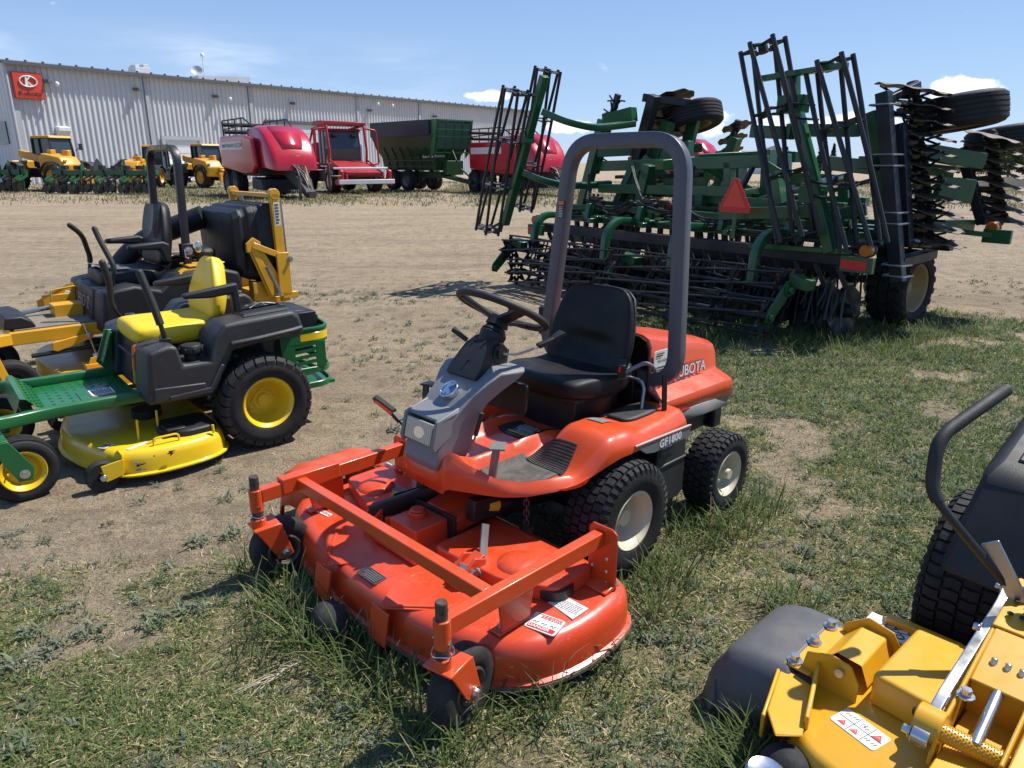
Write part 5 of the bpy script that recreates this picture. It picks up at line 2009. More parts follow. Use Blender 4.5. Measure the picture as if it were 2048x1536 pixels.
for i in range(3):
    for j in range(9):
        u = .2 + .28 * i
        mb.ell((1.07 + .09 * u, -.26 + .064 * j + .03 * (i % 2), .379 + .10 * u), (.009, .005, .006), 6, 4)
fp = mb.build('foot_plate', M_GREEN, JG, smooth=30)
mb = MB()
mb.use(M_GREEN).box((.795, .07, .378), (.20, .19, .006))
mb.use(M_LABEL).rect((.775, .06, .382), (0, -1, 0), (1, 0, 0), .15, .12, .002)
mb.use(M_BELTO).rect((.775, .125, .3835), (0, -1, 0), (1, 0, 0), .02, .12, .001)
mb.use(M_PRINT).lines((.775, .045, .3835), (0, -1, 0), (1, 0, 0), .11, .10, 8, 4, .45)
mb.build('warning_decal', None, fp, smooth=0)
mb = MB()
mb.prism([(.60, .40), (.66, .40), (.72, .475), (.645, .67), (.60, .66)], (0, -.315, 0), (1, 0, 0), (0, 0, 1), .012)
mb.box((.66, -.27, .57), (.012, .085, .20), Matrix.Rotation(R(-20), 3, 'Y'))
for i in range(6):
    for j in range(2):
        mb.ell((.697 - .012 * i, -.29 + .04 * j, .485 + .032 * i), (.006, .009, .007), 6, 4)
mb.build('brake_plate', M_GREEN, JG, bevel=.003)
# black pods either side of the seat
PODP = [(.640, .385), (.605, .675), (.50, .70), (.455, .690), (.435, .580), (.285, .575), (.255, .700), (.19, .775), (.10, .782), (-.22, .800), (-.262, .765), (-.285, .675), (-.262, .645), (.00, .635), (.155, .618), (.205, .52), (.270, .405), (.31, .375)]
for sy in (1, -1):
    mb = MB()
    n_ = len(PODP)
    def ringy(y, k=0, sh=0):
        return [(x + (sh if x > .5 else 0), sy * y, z) for x, z in PODP]
    mb.loft([ringy(.25), ringy(.50), [(x * .985 + .002, sy * .525, z * (1 - .012) + .004) for x, z in PODP]])
    pod = mb.build('fender_pod', M_DARKGREY, JG, bevel=.022, seg=3, smooth=50)
    mb = MB()
    mb.prism([(.53, .395), (.30, .395), (.215, .545), (.235, .555), (.31, .43), (.53, .42)], (0, sy * .530, 0), (1, 0, 0), (0, 0, 1), .018)
    mb.sweep([(.17, sy * .535, .66), (.0, sy * .548, .672), (-.20, sy * .548, .690), (-.265, sy * .53, .695)], rrect(.03, .028, .010, 2))
    mb.prism([(.61, .40), (.33, .40), (.33, .46), (.60, .475)], (0, sy * .527, 0), (1, 0, 0), (0, 0, 1), .012)
    mb.build('fender_rib', M_DARKGREY, pod, bevel=.008, seg=2)
    mb = MB()                                         # tray on top
    mb.loft([[(.06, sy * .30, .790), (.06, sy * .46, .789), (-.22, sy * .47, .804), (-.22, sy * .30, .806)], [(.05, sy * .31, .803), (.05, sy * .45, .802), (-.21, sy * .46, .817), (-.21, sy * .31, .819)]], cap=False)
    mb.loft([[(.05, sy * .31, .7905), (.05, sy * .45, .7905), (-.21, sy * .46, .8035), (-.21, sy * .31, .8055)]] * 2)
    mb.build('tray', M_BLACKP, pod, bevel=.004)
mb = MB()
mb.cyl((.355, .42, .578), (.355, .42, .618), .042, 20)
mb.lathe([(.05, .615), (.060, .622), (.062, .652), (.052, .668), (.001, .672)], (.355, .42, 0), (0, 0, 1), 24)
for i in range(8):
    t_ = i * .785
    mb.box((.355 + .060 * math.cos(t_), .42 + .060 * math.sin(t_), .640), (.018, .016, .028), Matrix.Rotation(t_, 3, 'Z'))
mb.build('fuel_cap', M_BLACKP, JG, bevel=.004, smooth=40)
mb = MB()
mb.prism([(.605, .385), (.575, .675), (.54, .69), (.50, .40)], (0, 0, 0), (1, 0, 0), (0, 0, 1), .50)
mb.box((.612, .06, .60), (.02, .36, .012))
mb.build('front_console', M_BLACKP, JG, bevel=.010)
mb = MB()
mb.use(M_BELTO).tube(rounded([(.62, .215, .52), (.605, .215, .655), (.575, .215, .665)], .02), .010, 8)
mb.use(M_LYEL).bar((.627, .215, .44), (.62, .215, .52), .008, .010)
mb.build('height_pin', None, JG)
zt_seat(JG, (.60, .785), (.11, .735), M_YSEAT, w=.255, hb=.365, wt=.11, depth=.50, thick=.14)
mb = MB()
for sy in (1, -1):
    mb.prism([(.335, .905), (.33, .932), (.02, .968), (.005, .74), (.055, .74), (.06, .905), (.18, .895)], (0, sy * .295, 0), (1, 0, 0), (0, 0, 1), .055)
mb.build('armrest', M_BLACKP, JG, bevel=.012, seg=3)
mb = MB()
mb.box((.30, 0, .65), (.5, .40, .06))
mb.build('seat_base', M_BLACKM, JG, bevel=.01)
lever(JG, [(.475, .385, .66), (.482, .39, .76), (.505, .345, .92), (.535, .305, 1.075)], .013, .021)
lever(JG, [(.475, -.385, .66), (.54, -.37, .73), (.585, -.33, .81), (.575, -.30, .95), (.60, -.285, 1.075)], .011, .020)
mb = MB()
mb.box((.475, .385, .67), (.05, .05, .09))
mb.box((.475, -.385, .69), (.05, .05, .09))
mb.tube([(.46, .345, .70), (.46, .345, .74), (.48, .32, .745)], .006, 6)
mb.build('lever_bracket', M_BLACKM, JG, bevel=.004)
# engine and guard
mb = MB()
mb.box((-.24, 0, .56), (.42, .44, .22))
mb.cyl((-.22, 0, .66), (-.22, 0, .735), .165, 32, .15)
mb.box((-.40, .05, .665), (.18, .40, .12))
mb.prism([(-.3, .6), (-.52, .6), (-.53, .68), (-.47, .725), (-.3, .735)], (0, .0, 0), (1, 0, 0), (0, 0, 1), .38)
for i in range(6):
    mb.bar((-.535, -.14 + .05 * i, .615), (-.50, -.14 + .05 * i, .705), .012, .03, up=(1, 0, 0))
mb.build('engine', M_BLACKP, JG, bevel=.015)
mb = MB()
for i in range(12):
    t_ = i * math.pi / 6
    mb.tube([(-.22 + .15 * math.cos(t_) * q, .15 * math.sin(t_) * q, .738 + .035 * (1 - q * q)) for q in (1, .8, .6, .4, .2, 0)], .0022 if i % 3 else .004, 4)
for q in (.25, .4, .55, .7, .85, 1):
    mb.tube([(-.22 + .15 * math.cos(a) * q, .15 * math.sin(a) * q, .738 + .035 * (1 - q * q)) for a in np.linspace(0, 6.283, 28, endpoint=False)], .0018, 4, closed=True)
mb.build('engine_screen', M_BLACKM, JG)
path = rounded([V(-.17, .40, 0), V(-.50, .41, 0), V(-.57, 0, 0), V(-.50, -.41, 0), V(-.17, -.40, 0)], [.12, .6, .12], 8)
path = [p for i, p in enumerate(path) if i == 0 or (p - path[i - 1]).length > 1e-4]
def wall(z0, z1, off, th=.012):
    mb = MB()
    mb.sweep([p + V(0, 0, (z0 + z1) / 2) for p in path], rrect(th + off, z1 - z0, min(.004, th * .4), 1))
    return mb
wl_ = MB()
for z0, z1 in ((.555, .645), (.26, .30), (.36, .40)):
    m_ = wall(z0, z1, 0)
    wl_.add(m_.v, m_.f)
# side slats between slots
for p0, p1 in (((-.17, .40), (-.26, .4015)), ((-.40, .406), (-.46, .408)), ((-.17, -.40), (-.26, -.4015)), ((-.40, -.406), (-.46, -.408)), ((-.53, .2), (-.545, .1)), ((-.53, -.2), (-.545, -.1))):
    for z in (.48,):
        a, b = V(p0[0], p0[1], z), V(p1[0], p1[1], z)
        wl_.bar(a, b, .012, .165)
for z in (.43, .468, .506, .544):
    for s_ in (1, -1):
        wl_.bar((-.26, s_ * .4015, z), (-.40, s_ * .406, z + .008), .012, .020)
    wl_.bar((-.545, -.10, z), (-.545, .10, z), .012, .020)
wl_.box((-.40, 0, .27), (.26, .74, .02))
m_ = MB()
m_.sweep([p + V(0, 0, .648) for p in path], rrect(.022, .022, .008, 2))
wl_.add(m_.v, m_.f)
gd = wl_.build('rear_guard', M_GREEN, JG, smooth=35)
mb = MB()
mb.sweep([p + V(0, 0, .598) for p in [V(-.30, .4035, 0)] + path[1:-1] + [V(-.30, -.4035, 0)]], rrect(.0145, .052, .003, 1))
mb.build('guard_stripe', M_YELLOW, gd)
# yellow deck
DK = ccw(round_poly([V(.24, .25, 0).xy, V(.26, .64, 0).xy, V(.82, .68, 0).xy, V(.95, .34, 0).xy, V(1.03, .0, 0).xy, V(.95, -.36, 0).xy, V(.80, -.66, 0).xy, V(.26, -.64, 0).xy], [.2, .24, .26, .3, .4, .3, .26, .24]))
mb = MB()
shell(mb, DK, [(-.018, .052), (-.018, .060), (0, .066), (.004, .135), (.014, .165), (.032, .180), (.06, .184)])
dk = mb.build('mower_deck', M_YELLOW, JG, smooth=50)
mb = MB()
mb.sweep([(p.x, p.y, .050) for p in inset(DK, -.012)], rrect(.008, .012, .002, 1), closed=True)
mb.build('deck_lip', M_BLACKM, dk)
mb = MB()
cv = ccw(round_poly([V(.30, .28, 0).xy, V(.30, .56, 0).xy, V(.50, .58, 0).xy, V(.60, .46, 0).xy, V(.58, .28, 0).xy], .06, 4))
shell(mb, cv, [(0, .184), (.004, .212), (.014, .222)])
mb.box((.52, .47, .226), (.10, .14, .012))
for y in (.05, -.30):
    mb.cyl((.56, y, .184), (.56, y, .235), .085, 24)
    mb.cyl((.56, y, .205), (.56, y, .222), .066, 24)
mb.build('belt_cover', M_BLACKP, JG, bevel=.006)
mb = MB()
mb.tube(rounded([(.53, .60, .182), (.53, .60, .225), (.66, .60, .225), (.66, .60, .182)], .025), .006, 6)
mb.tube([(.70, .45, .182), (.695, .45, .30)], .007, 6)
mb.tube([(.58, .38, .182), (.575, .38, .31)], .007, 6)
mb.tube([(.345, .60, .182), (.345, .60, .23)], .008, 6)
mb.build('deck_handle', M_YELLOW, dk)
mb = MB()
mb.use(M_LABEL).rect((.73, .545, .1855), (-.9, -.35, 0), (.35, -.9, 0), .12, .024, .002)
mb.use(M_BELTO).rect((.66, .54, .1856), (-.9, -.35, 0), (.35, -.9, 0), .05, .022, .002)
mb.use(M_LABEL).rect((.86, .44, .1856), (-.8, -.6, 0), (.6, -.8, 0), .07, .045, .002)
mb.use(M_PRINT).lines((.86, .44, .187), (-.8, -.6, 0), (.6, -.8, 0), .06, .035, 4, 4, .4)
r0 = random.Random(5)
for m_, x0, x1, z0, z1, k_ in ((M_STRIPE, .735, .775, .10, .15, 7), (M_BLACKM, .74, .77, .12, .15, 3), (M_BLACKM, .585, .61, .14, .165, 5), (M_BLACKM, .54, .72, .145, .16, 3)):
    mb.use(m_)
    for i in range(k_):
        x, z, l = r0.uniform(x0, x1), r0.uniform(z0, z1), r0.uniform(.006, .018)
        mb.prism([(-l, -.001), (-l * .2, -.004), (l, .001), (l * .3, .003), (-l * .6, .002)], (x, .6842 - (.80 - x) * .0 if x > .7 else .6842 - (.7 - x) * .075, z), (-1, r0.uniform(.03, .07), r0.uniform(-.3, .3)), (0, 0, 1), .005)
mb.build('scuff_marks', None, dk, smooth=0, apart=True)
gauge_wheel(JG, .925, .59, .082, M_YELLOW)
gauge_wheel(JG, .925, -.56, .082, M_YELLOW, -1)

# ------------------------------------------------------------------ golden one with the rear bagger
CG = thing('zero_turn_mower', 'golden yellow zero-turn mower with black roll bar and black rear bagger', 'ride-on mower', (-2.864, 5.95, 0), (-.743, -.669))
for sy in (1, -1):
    wheel(CG, (0, sy * .50, .30), .305, .26, .155, 'turf', M_BLACKM, M_TIRE, side=sy, depth=.4, hub=.05, hubh=.03)
    zt_caster(CG, 1.25, sy * .42, .168, .150, .09, M_BLACKM, M_GOLD, .45, arch=True, tread='smooth')
mb = MB()
for sy in (1, -1):
    mb.bar((-.45, sy * .33, .46), (1.20, sy * .33, .46), .06, .09)
    mb.bar((1.20, sy * .33, .46), (1.335, sy * .42, .47), .06, .08)
    mb.cyl((1.335, sy * .42, .42), (1.335, sy * .42, .56), .042, 20)
mb.bar((1.15, -.33, .46), (1.15, .33, .46), .06, .08)
mb.box((.62, -.10, .555), (.46, .16, .10))
mb.box((.72, -.36, .58), (.28, .05, .12))
mb.build('frame', M_GOLD, CG, bevel=.006)
mb = MB()
mb.box((.90, 0, .508), (.52, .60, .010))
mb.build('foot_plate', paint('foot_rubber', (.16, .14, .11), .8, dust=.6), CG)
mb = MB()
mb.prism([(1.22, .515), (1.02, .515), (1.04, .56), (1.10, .60), (1.2, .60)], (0, 0, 0), (1, 0, 0), (0, 0, 1), .56)
mb.build('foot_step', M_BLACKP, CG, bevel=.01)
mb = MB()
mb.use(M_GOLD).tube(rounded([(.82, -.30, .51), (.80, -.30, .68), (.62, -.30, .70), (.58, -.30, .66)], .03), .008, 6)
mb.prism([(-.16, -.05), (.02, -.05), (.14, .10), (.10, .14), (-.16, .02)], (.74, -.36, .58), (-1, 0, 0), (0, 0, 1), .02)
mb.use(M_LABEL).prism([(.0, .0), (.05, .06), (.09, .05), (.08, -.02), (.03, -.04)], (.74, -.345, .60), (-1, 0, 0), (0, 0, 1), .01)
mb.use(M_STEEL).tube([(.80, -.20, .57), (1.05, -.20, .545)], .018, 10)
mb.build('lift_pedal', None, CG, bevel=.002)
mb = MB()
mb.use(M_GOLD).prism([(-.13, -.03), (-.10, -.045), (.10, .01), (.14, .02), (.15, .05), (.09, .055), (-.12, .02)], (.84, .385, .385), (-1, 0, 0), (0, 0, 1), .03)
mb.use(M_ZINC).tube([(.745, .40, .52), (.70, .41, .28)], .007, 6)
mb.ell((.70, .41, .275), (.025, .025, .025), 10, 8)
bolt(mb, (.72, .40, .43), (0, 1, 0), .014, .02)
mb.build('lift_link', None, CG, bevel=.004)
DK2 = ccw(round_poly([V(.25, .2, 0).xy, V(.26, .66, 0).xy, V(.90, .66, 0).xy, V(1.0, .25, 0).xy, V(1.02, -.25, 0).xy, V(.9, -.66, 0).xy, V(.26, -.66, 0).xy], [.2, .2, .2, .25, .25, .2, .2]))
mb = MB()
shell(mb, DK2, [(-.008, .075), (0, .08), (.0, .16), (.008, .185), (.03, .195)])
mb.box((.70, .46, .215), (.20, .12, .04))
mb.prism([(-.14, 0), (.14, 0), (.10, .09), (-.06, .12)], (.66, .50, .19), (1, 0, 0), (0, 0, 1), .012)
mb.box((.46, .30, .29), (.24, .20, .10))
mb.build('mower_deck', M_GOLD, CG, bevel=.003)
mb = MB()
for y in (.15, -.25):
    mb.cyl((.56, y, .19), (.56, y, .25), .09, 20)
mb.tube([(1.1, .38, .33), (.55, .38, .34)], .016, 8)
mb.build('deck_linkage', M_BLACKM, CG)
gauge_wheel(CG, .52, .62, .088, M_GOLD)
gauge_wheel(CG, 1.0, .60, .075, M_GOLD)
# body
for sy in (1, -1):
    mb = MB()
    P_ = [(.66, .45), (.61, .745), (.40, .775), (.22, .72), (.10, .83), (-.20, .86), (-.40, .80), (-.42, .66), (-.20, .64), (.06, .64), (.24, .50), (.30, .45)]
    mb.loft([[(x, sy * .26, z) for x, z in P_], [(x, sy * .50, z) for x, z in P_], [(x * .98, sy * .53, z * .985 + .006) for x, z in P_]])
    pod = mb.build('fender_pod', M_BLACKP, CG, bevel=.018, seg=2)
    mb = MB()
    mb.prism([(.20, .72), (.02, .855), (-.28, .87), (-.30, .845), (.0, .82), (.16, .69)], (0, sy * .42, 0), (1, 0, 0), (0, 0, 1), .16)
    mb.prism([(.24, .70), (.05, .84), (.02, .80), (.15, .66)], (0, sy * .505, 0), (1, 0, 0), (0, 0, 1), .03)
    mb.prism([(-.02, .865), (-.30, .878), (-.30, .89), (-.02, .88)], (0, sy * .38, 0), (1, 0, 0), (0, 0, 1), .24)
    mb.build('fender_trim', M_GOLD, pod, bevel=.008)
mb = MB()
mb.prism([(.67, .46), (.62, .745), (.50, .75), (.50, .46)], (0, 0, 0), (1, 0, 0), (0, 0, 1), .54)
mb.build('front_console', M_BLACKP, CG, bevel=.012)
mb = MB()
ux, uz = V(0, 1, 0), V(-.17, 0, .985)
mb.use(M_GREYP).text('PRO Z', .13, (.652, .05, .63), ux, uz, .002, sx=.95)
mb.text('100 S', .045, (.669, .20, .53), ux, uz, .002, bold=.01)
mb.build('lettering', None, CG, smooth=0, fix=False)
zt_seat(CG, (.55, .88), (.06, .85), M_SEAT, w=.27, hb=.50, wt=.17, tilt=.20, depth=.50, acc=M_GSEAT, thick=.17)
mb = MB()
mb.loft([[(.535 - .22 * u, q * .18, .888 - .03 * math.sin(u * 2)) for q in (-1, -.5, 0, .5, 1)] for u in (0, .3, .6, 1)], cap=False, closed=False)
mb.build('seat_panel', M_GSEAT, CG, smooth=60)
mb = MB()
for sy in (1, -1):
    mb.prism([(.36, 1.015), (.35, 1.05), (.10, 1.065), (.05, 1.04), (.05, .90), (.10, .90), (.13, 1.0)], (0, sy * .315, 0), (1, 0, 0), (0, 0, 1), .075)
mb.box((.28, 0, .74), (.46, .44, .12))
mb.build('armrest', M_BLACKP, CG, bevel=.016, seg=3)
for sy in (1, -1):
    lever(CG, [(.48, sy * .33, .72), (.50, sy * .35, .80), (.47, sy * .36, .90), (.52, sy * .27, 1.10), (.535 if sy > 0 else .60, sy * .24, 1.18)], .013, .020)
mb = MB()
P2 = rounded([(-.04, .36, .52), (-.06, .36, .98), (-.09, .335, 1.76), (-.09, -.335, 1.76), (-.06, -.36, .98), (-.04, -.36, .52)], [.3, .14, .14, .3], 8)
mb.sweep(P2, rrect(.046, .056, .006, 2), up=(1, 0, 0))
rb = mb.build('roll_bar', M_BLACKM, CG)
mb = MB()
for sy in (1, -1):
    mb.box((-.06, sy * .36, .99), (.09, .075, .10))
mb.build('roll_bar_hinge', M_BLACKM, rb, bevel=.006)
mb = MB()
for sy in (1, -1):
    bolt(mb, (-.06, sy * .40, .985), (0, sy, 0), .02, .05)
    mb.tube([(-.03, sy * .41, 1.0), (-.03, sy * .42, .94), (-.05, sy * .42, .93)], .005, 6)
    mb.ell((-.14, sy * .40, 1.01), (.03, .008, .045), 10, 6)
mb.build('hinge_pin', M_ZINC, rb)
mb = MB()
mb.use(M_LYEL).text('COMMERCIAL DUTY', .040, (-.057, 0, 1.76), (0, 1, 0), (-.04, 0, 1), .001, bold=.01, sx=1.2)
mb.build('lettering', None, rb, smooth=0, fix=False)
# engine, bagger
mb = MB()
mb.box((-.30, 0, .62), (.36, .5, .30))
mb.lathe([(.001, .1), (.09, .08), (.10, .05), (.09, .02), (.10, 0)], (-.22, .25, .90), (0, 0, 1), 20)
mb.cyl((-.22, .25, .78), (-.22, .25, .90), .06, 14)
mb.build('engine', M_BLACKP, CG, bevel=.02)
mb = MB()
pr = []
for x, top in ((-.44, 1.255), (-.50, 1.30), (-.54, 1.318), (-.58, 1.318), (-.60, 1.328), (-.66, 1.328), (-.68, 1.335), (-.77, 1.335)):
    pr.append(x)
rings = []
for x, z1, y1, z0 in ((-.43, 1.20, .36, .85), (-.44, 1.25, .385, .78), (-.50, 1.285, .395, .72), (-.515, 1.275, .385, .72), (-.55, 1.285, .385, .70), (-.565, 1.30, .40, .70), (-.62, 1.31, .40, .68), (-.635, 1.30, .39, .68), (-.67, 1.305, .39, .66), (-.685, 1.32, .405, .66), (-.78, 1.325, .41, .62)):
    rings.append([(x, -y1 + .04, z1), (x, y1 - .04, z1), (x, y1, z1 - .05), (x, y1 - .01, z0 + .06), (x, y1 - .06, z0), (x, -y1 + .06, z0), (x, -y1 + .01, z0 + .06), (x, -y1, z1 - .05)])
mb.loft(rings)
mb.build('bagger', M_BLACKP, CG, bevel=.018, seg=2, smooth=40)
mb = MB()
for sy in (1, -1):
    mb.bar((-.81, sy * .43, .50), (-.79, sy * .43, 1.40), .045, .075, up=(1, 0, 0))
    mb.bar((-.80, sy * .475, .55), (-.80, sy * .475, .92), .02, .11, up=(1, 0, 0))
    mb.prism([(.0, .0), (.14, .0), (.30, .46), (.19, .46), (.0, .10)], (-.80, sy * .45, .55), (1, 0, 0), (0, 0, 1), .012)
    mb.bar((-.55, sy * .47, 1.00), (-.86, sy * .47, .86), .02, .05)
    mb.prism([(-.09, 0), (.03, -.02), (.03, .05), (-.03, .10), (-.09, .06)], (-.53, sy * .46, .96), (1, 0, 0), (0, 0, 1), .03)
    mb.bar((-.56, sy * .46, .97), (-.70, sy * .46, .57), .02, .055)
    mb.box((-.84, sy * .46, .555), (.14, .05, .05))
    mb.cyl((-.79, sy * .40, 1.40), (-.79, sy * .46, 1.40), .045, 14)
mb.bar((-.79, -.46, 1.385), (-.79, .46, 1.385), .06, .035)
mb.box((-.60, 0, .50), (.5, .7, .06))
mb.box((-.62, .35, .60), (.14, .10, .16))
mb.build('bagger_frame', M_GOLD, CG, bevel=.004)
mb = MB()
for sy in (1, -1):
    mb.tube([(-.64, sy * .50, .82), (-.73, sy * .50, .60)], .018, 10)
    mb.tube([(-.865, sy * .40, .55), (-.845, sy * .40, 1.36)], .022, 10)
    bolt(mb, (-.86, sy * .485, .86), (0, sy, 0), .016, .02)
    bolt(mb, (-.73, sy * .485, .58), (0, sy, 0), .016, .02)
mb.build('gas_strut', M_STEEL, CG)
mb = MB()
mb.use(M_LABEL).rect((-.79, .4685, 1.24), (-1, 0, 0), (0, 0, 1), .05, .19, .003)
mb.use(M_PRINT).lines((-.79, .4705, 1.24), (-1, 0, 0), (0, 0, 1), .036, .17, 7, 5, .5)
mb.build('pictogram_label', None, CG, smooth=0)
mb = MB()
pt = rounded([(.58, -.72, .22), (.40, -.70, .50), (.05, -.58, .98), (-.44, -.25, 1.20)], .25, 8)
mb.tube(pt, .095, 16, scale=[1.1] * 4 + [1] * (len(pt) - 4))
mb.build('blower_tube', M_BLACKP, CG, smooth=60)
mb = MB()
mb.lathe([(.10, -.10), (.16, -.09), (.17, 0), (.16, .09), (.10, .10)], (.50, -.74, .42), (0, 1, 0), 24)
mb.box((.62, -.74, .36), (.12, .16, .26))
mb.build('blower', M_BLACKM, CG, bevel=.006)

# ------------------------------------------------------------------ golden one cut off by the lower right corner
YG = thing('zero_turn_mower', 'golden yellow zero-turn mower deck with black chute and lever, cut off by the picture edge', 'ride-on mower', (1.898, 1.902, 0), (-.733, -.681))
# local: x forward, y left (image right); hinge of the chute at y = -.62
for sy in (1, -1):
    wheel(YG, (0.06, -.365 if sy < 0 else .50, .295), .298, .27, .15, 'turf', M_BLACKM, M_TIRE, side=sy, depth=.4, hub=.05, hubh=.03)
DK3 = ccw(round_poly([V(.38, -.2, 0).xy, V(.40, -.60, 0).xy, V(.85, -.61, 0).xy, V(1.12, -.52, 0).xy, V(1.20, -.1, 0).xy, V(1.20, .3, 0).xy, V(1.05, .7, 0).xy, V(.40, .7, 0).xy], [.05, .03, .1, .1, .2, .2, .2, .1]))
YZ = .205
mb = MB()
shell(mb, DK3, [(-.006, .085), (0, .09), (.004, .165), (.012, .192), (.03, YZ)])
dk = mb.build('mower_deck', M_GOLD, YG, smooth=50)
mb = MB()
# discharge opening baffle, hinge bracket and side plates
mb.prism([(.60, -.655), (.885, -.655), (.885, -.575), (.60, -.575)], (0, 0, YZ + .030), (1, 0, 0), (0, 1, 0), .008)
mb.loft([[(.60, -.585, YZ + .035), (.60, -.54, YZ + .085), (.60, -.47, YZ + .080), (.60, -.445, YZ + .02)], [(.80, -.585, YZ + .035), (.80, -.54, YZ + .085), (.80, -.47, YZ + .080), (.80, -.445, YZ + .02)]], cap=False, closed=False)
mb.prism([(-.60, .0), (-.43, .0), (-.43, .055), (-.455, .10), (-.53, .115), (-.60, .06)], (.605, 0, YZ), (0, 1, 0), (0, 0, 1), .008)
mb.prism([(-.62, -.02), (-.45, -.01), (-.45, .06), (-.475, .105), (-.53, .115), (-.60, .09)], (.86, 0, YZ), (0, 1, 0), (0, 0, 1), .008)
mb.bar((.86, -.565, YZ + .05), (1.06, -.50, YZ + .02), .012, .05)
mb.prism([(.88, -.66), (1.08, -.60), (1.15, -.54), (1.10, -.49), (.90, -.56)], (0, 0, YZ + .012), (1, 0, 0), (0, 1, 0), .008)
mb.bar((.88, -.665, YZ - .02), (1.10, -.60, YZ - .03), .01, .08)
mb.box((.405, -.43, YZ + .010), (.035, .22, .03))
mb.build('hinge_bracket', M_GOLD, dk, bevel=.004, smooth=40)
mb = MB()
for x in (.62, .735, .86):
    bolt(mb, (x, -.632, YZ + .034), (0, 0, 1), .014, .024)
mb.tube([(.86, -.50, YZ + .075), (.88, -.50, YZ + .08)], .012, 8)
mb.build('hinge_bolt', M_ZINC, dk)
# black rubber chute
mb = MB()
rings = []
for y, z, x0, x1, in ((-.575, YZ + .012, .53, .93), (-.625, YZ + .012, .51, .945), (-.64, YZ + .026, .50, .95), (-.74, YZ + .018, .49, .965), (-.80, YZ + .002, .49, .97), (-.825, YZ - .012, .49, .97), (-.835, YZ - .030, .49, .97), (-.85, YZ - .05, .50, .975), (-.866, YZ - .085, .505, .978), (-.878, .06, .515, .982), (-.885, .02, .52, .985)):
    ring = []
    for i in range(19):
        t = i / 18
        e = abs(2 * t - 1)
        dz = -.13 * (max(0, e - .80) / .20) ** 1.6 * (1 if y > -.86 else .3)
        dz += .012 * (ss(t, .16, .22) * (1 - ss(t, .82, .88))) * (1 if -.83 < y < -.63 else 0)
        ring.append((x0 + (x1 - x0) * t, y + .05 * max(0, e - .75) / .25, max(.015, z + dz)))
    if True:
        ring = [(ring[0][0], ring[0][1] + .01, .015)] + ring + [(ring[-1][0], ring[-1][1] + .01, .015)]
    rings.append(ring)
mb.loft(rings, cap=False, closed=False)
o = mb.build('discharge_chute', paint('black_chute', (.085, .087, .092), .50, dust=.22, bump=.25, bscale=300), YG, bevel=.006, smooth=50)
md = o.modifiers.new('s', 'SOLIDIFY')
md.thickness = .010
# belt cover box
mb = MB()
bxp = [(.515, -.418), (.835, -.428), (.86, -.16), (.56, -.10), (.50, -.16)]
mb.loft([[(x, y, YZ) for x, y in bxp], [(x, y, YZ + .10) for x, y in bxp]])
cov = mb.build('belt_cover', M_GOLD, YG, bevel=.012, seg=3)
mb = MB()
mb.prism([(-.05, -.03), (-.03, -.045), (0, -.02), (.05, -.03), (.045, .02), (.01, .03), (-.02, .055), (-.05, .03)], (.90, -.27, YZ + .075), (1, 0, 0), (0, 1, 0), .03)
mb.build('cover_knob', M_RUBBER, cov, bevel=.012, seg=3)
# stickers
mb = MB()
mb.use(M_LABEL).rect((.44, -.505, YZ + .001), (1, 0, 0), (0, 1, 0), .10, .17, .003)
mb.use(M_PRINT)
cc = V(.44, -.505, YZ + .003)
def loopline(mb, c, pts, r=.0018):
    mb.tube([c + V(*p, 0) for p in pts], r, 4, closed=True)
for (px_, py_, r_) in ((.02, -.05, .012), (-.01, -.01, .016), (.025, .03, .012), (-.02, .05, .010)):
    loopline(mb, cc, [(px_ + r_ * math.cos(a), py_ + r_ * math.sin(a)) for a in np.linspace(0, 6.283, 12, endpoint=False)])
loopline(mb, cc, [(.03, -.05), (.0, -.02), (-.03, .05), (-.01, .055), (.012, .0)], .0016)
loopline(mb, cc, [(.01, -.055), (.035, .03), (.02, .04), (-.02, -.005)], .0016)
mb.build('belt_routing_label', None, dk, smooth=0)
mb = MB()
c = V(.950, -.402, YZ + .001)
ux, uy = V(.25, 1, 0).normalized(), V(-1, .25, 0).normalized()
mb.use(M_LABEL).prism(rrect(.132, .078, .008, 3), c, ux, uy, .003)
mb.use(M_PRINT)
for q in (-.018, .024):
    mb.bar(c + ux * q - uy * .037 + V(0, 0, .002), c + ux * q + uy * .037 + V(0, 0, .002), .0015, .001)
mb.bar(c - ux * .062 + V(0, 0, .002), c + ux * .062 + V(0, 0, .002), .0015, .001)
mb.use(M_LRED)
for a, b, s_ in ((-.038, -.018, .023), (-.001, -.019, .023), (.045, .014, .028)):
    tri(mb, c + ux * a + uy * b + V(0, 0, .0022), s_, ux, uy, .001)
mb.use(M_WHITE)
for a, b in ((-.038, -.020), (-.001, -.021), (.045, .011)):
    mb.tube([c + ux * (a + p) + uy * (b + q) + V(0, 0, .003) for p, q in ((-.004, -.003), (0, .004), (.004, -.002))], .0009, 4)
mb.use(M_PRINT)
for a, b in ((-.047, .019), (-.028, .022), (0, .019), (.008, .012), (.034, -.019), (.053, -.019)):
    mb.tube([c + ux * (a + p) + uy * (b + q) + V(0, 0, .0025) for p, q in ((-.006, -.006), (-.0025, .005), (.0015, -.004), (.006, .006))], .0008, 4)
mb.build('danger_label', None, dk, smooth=0)
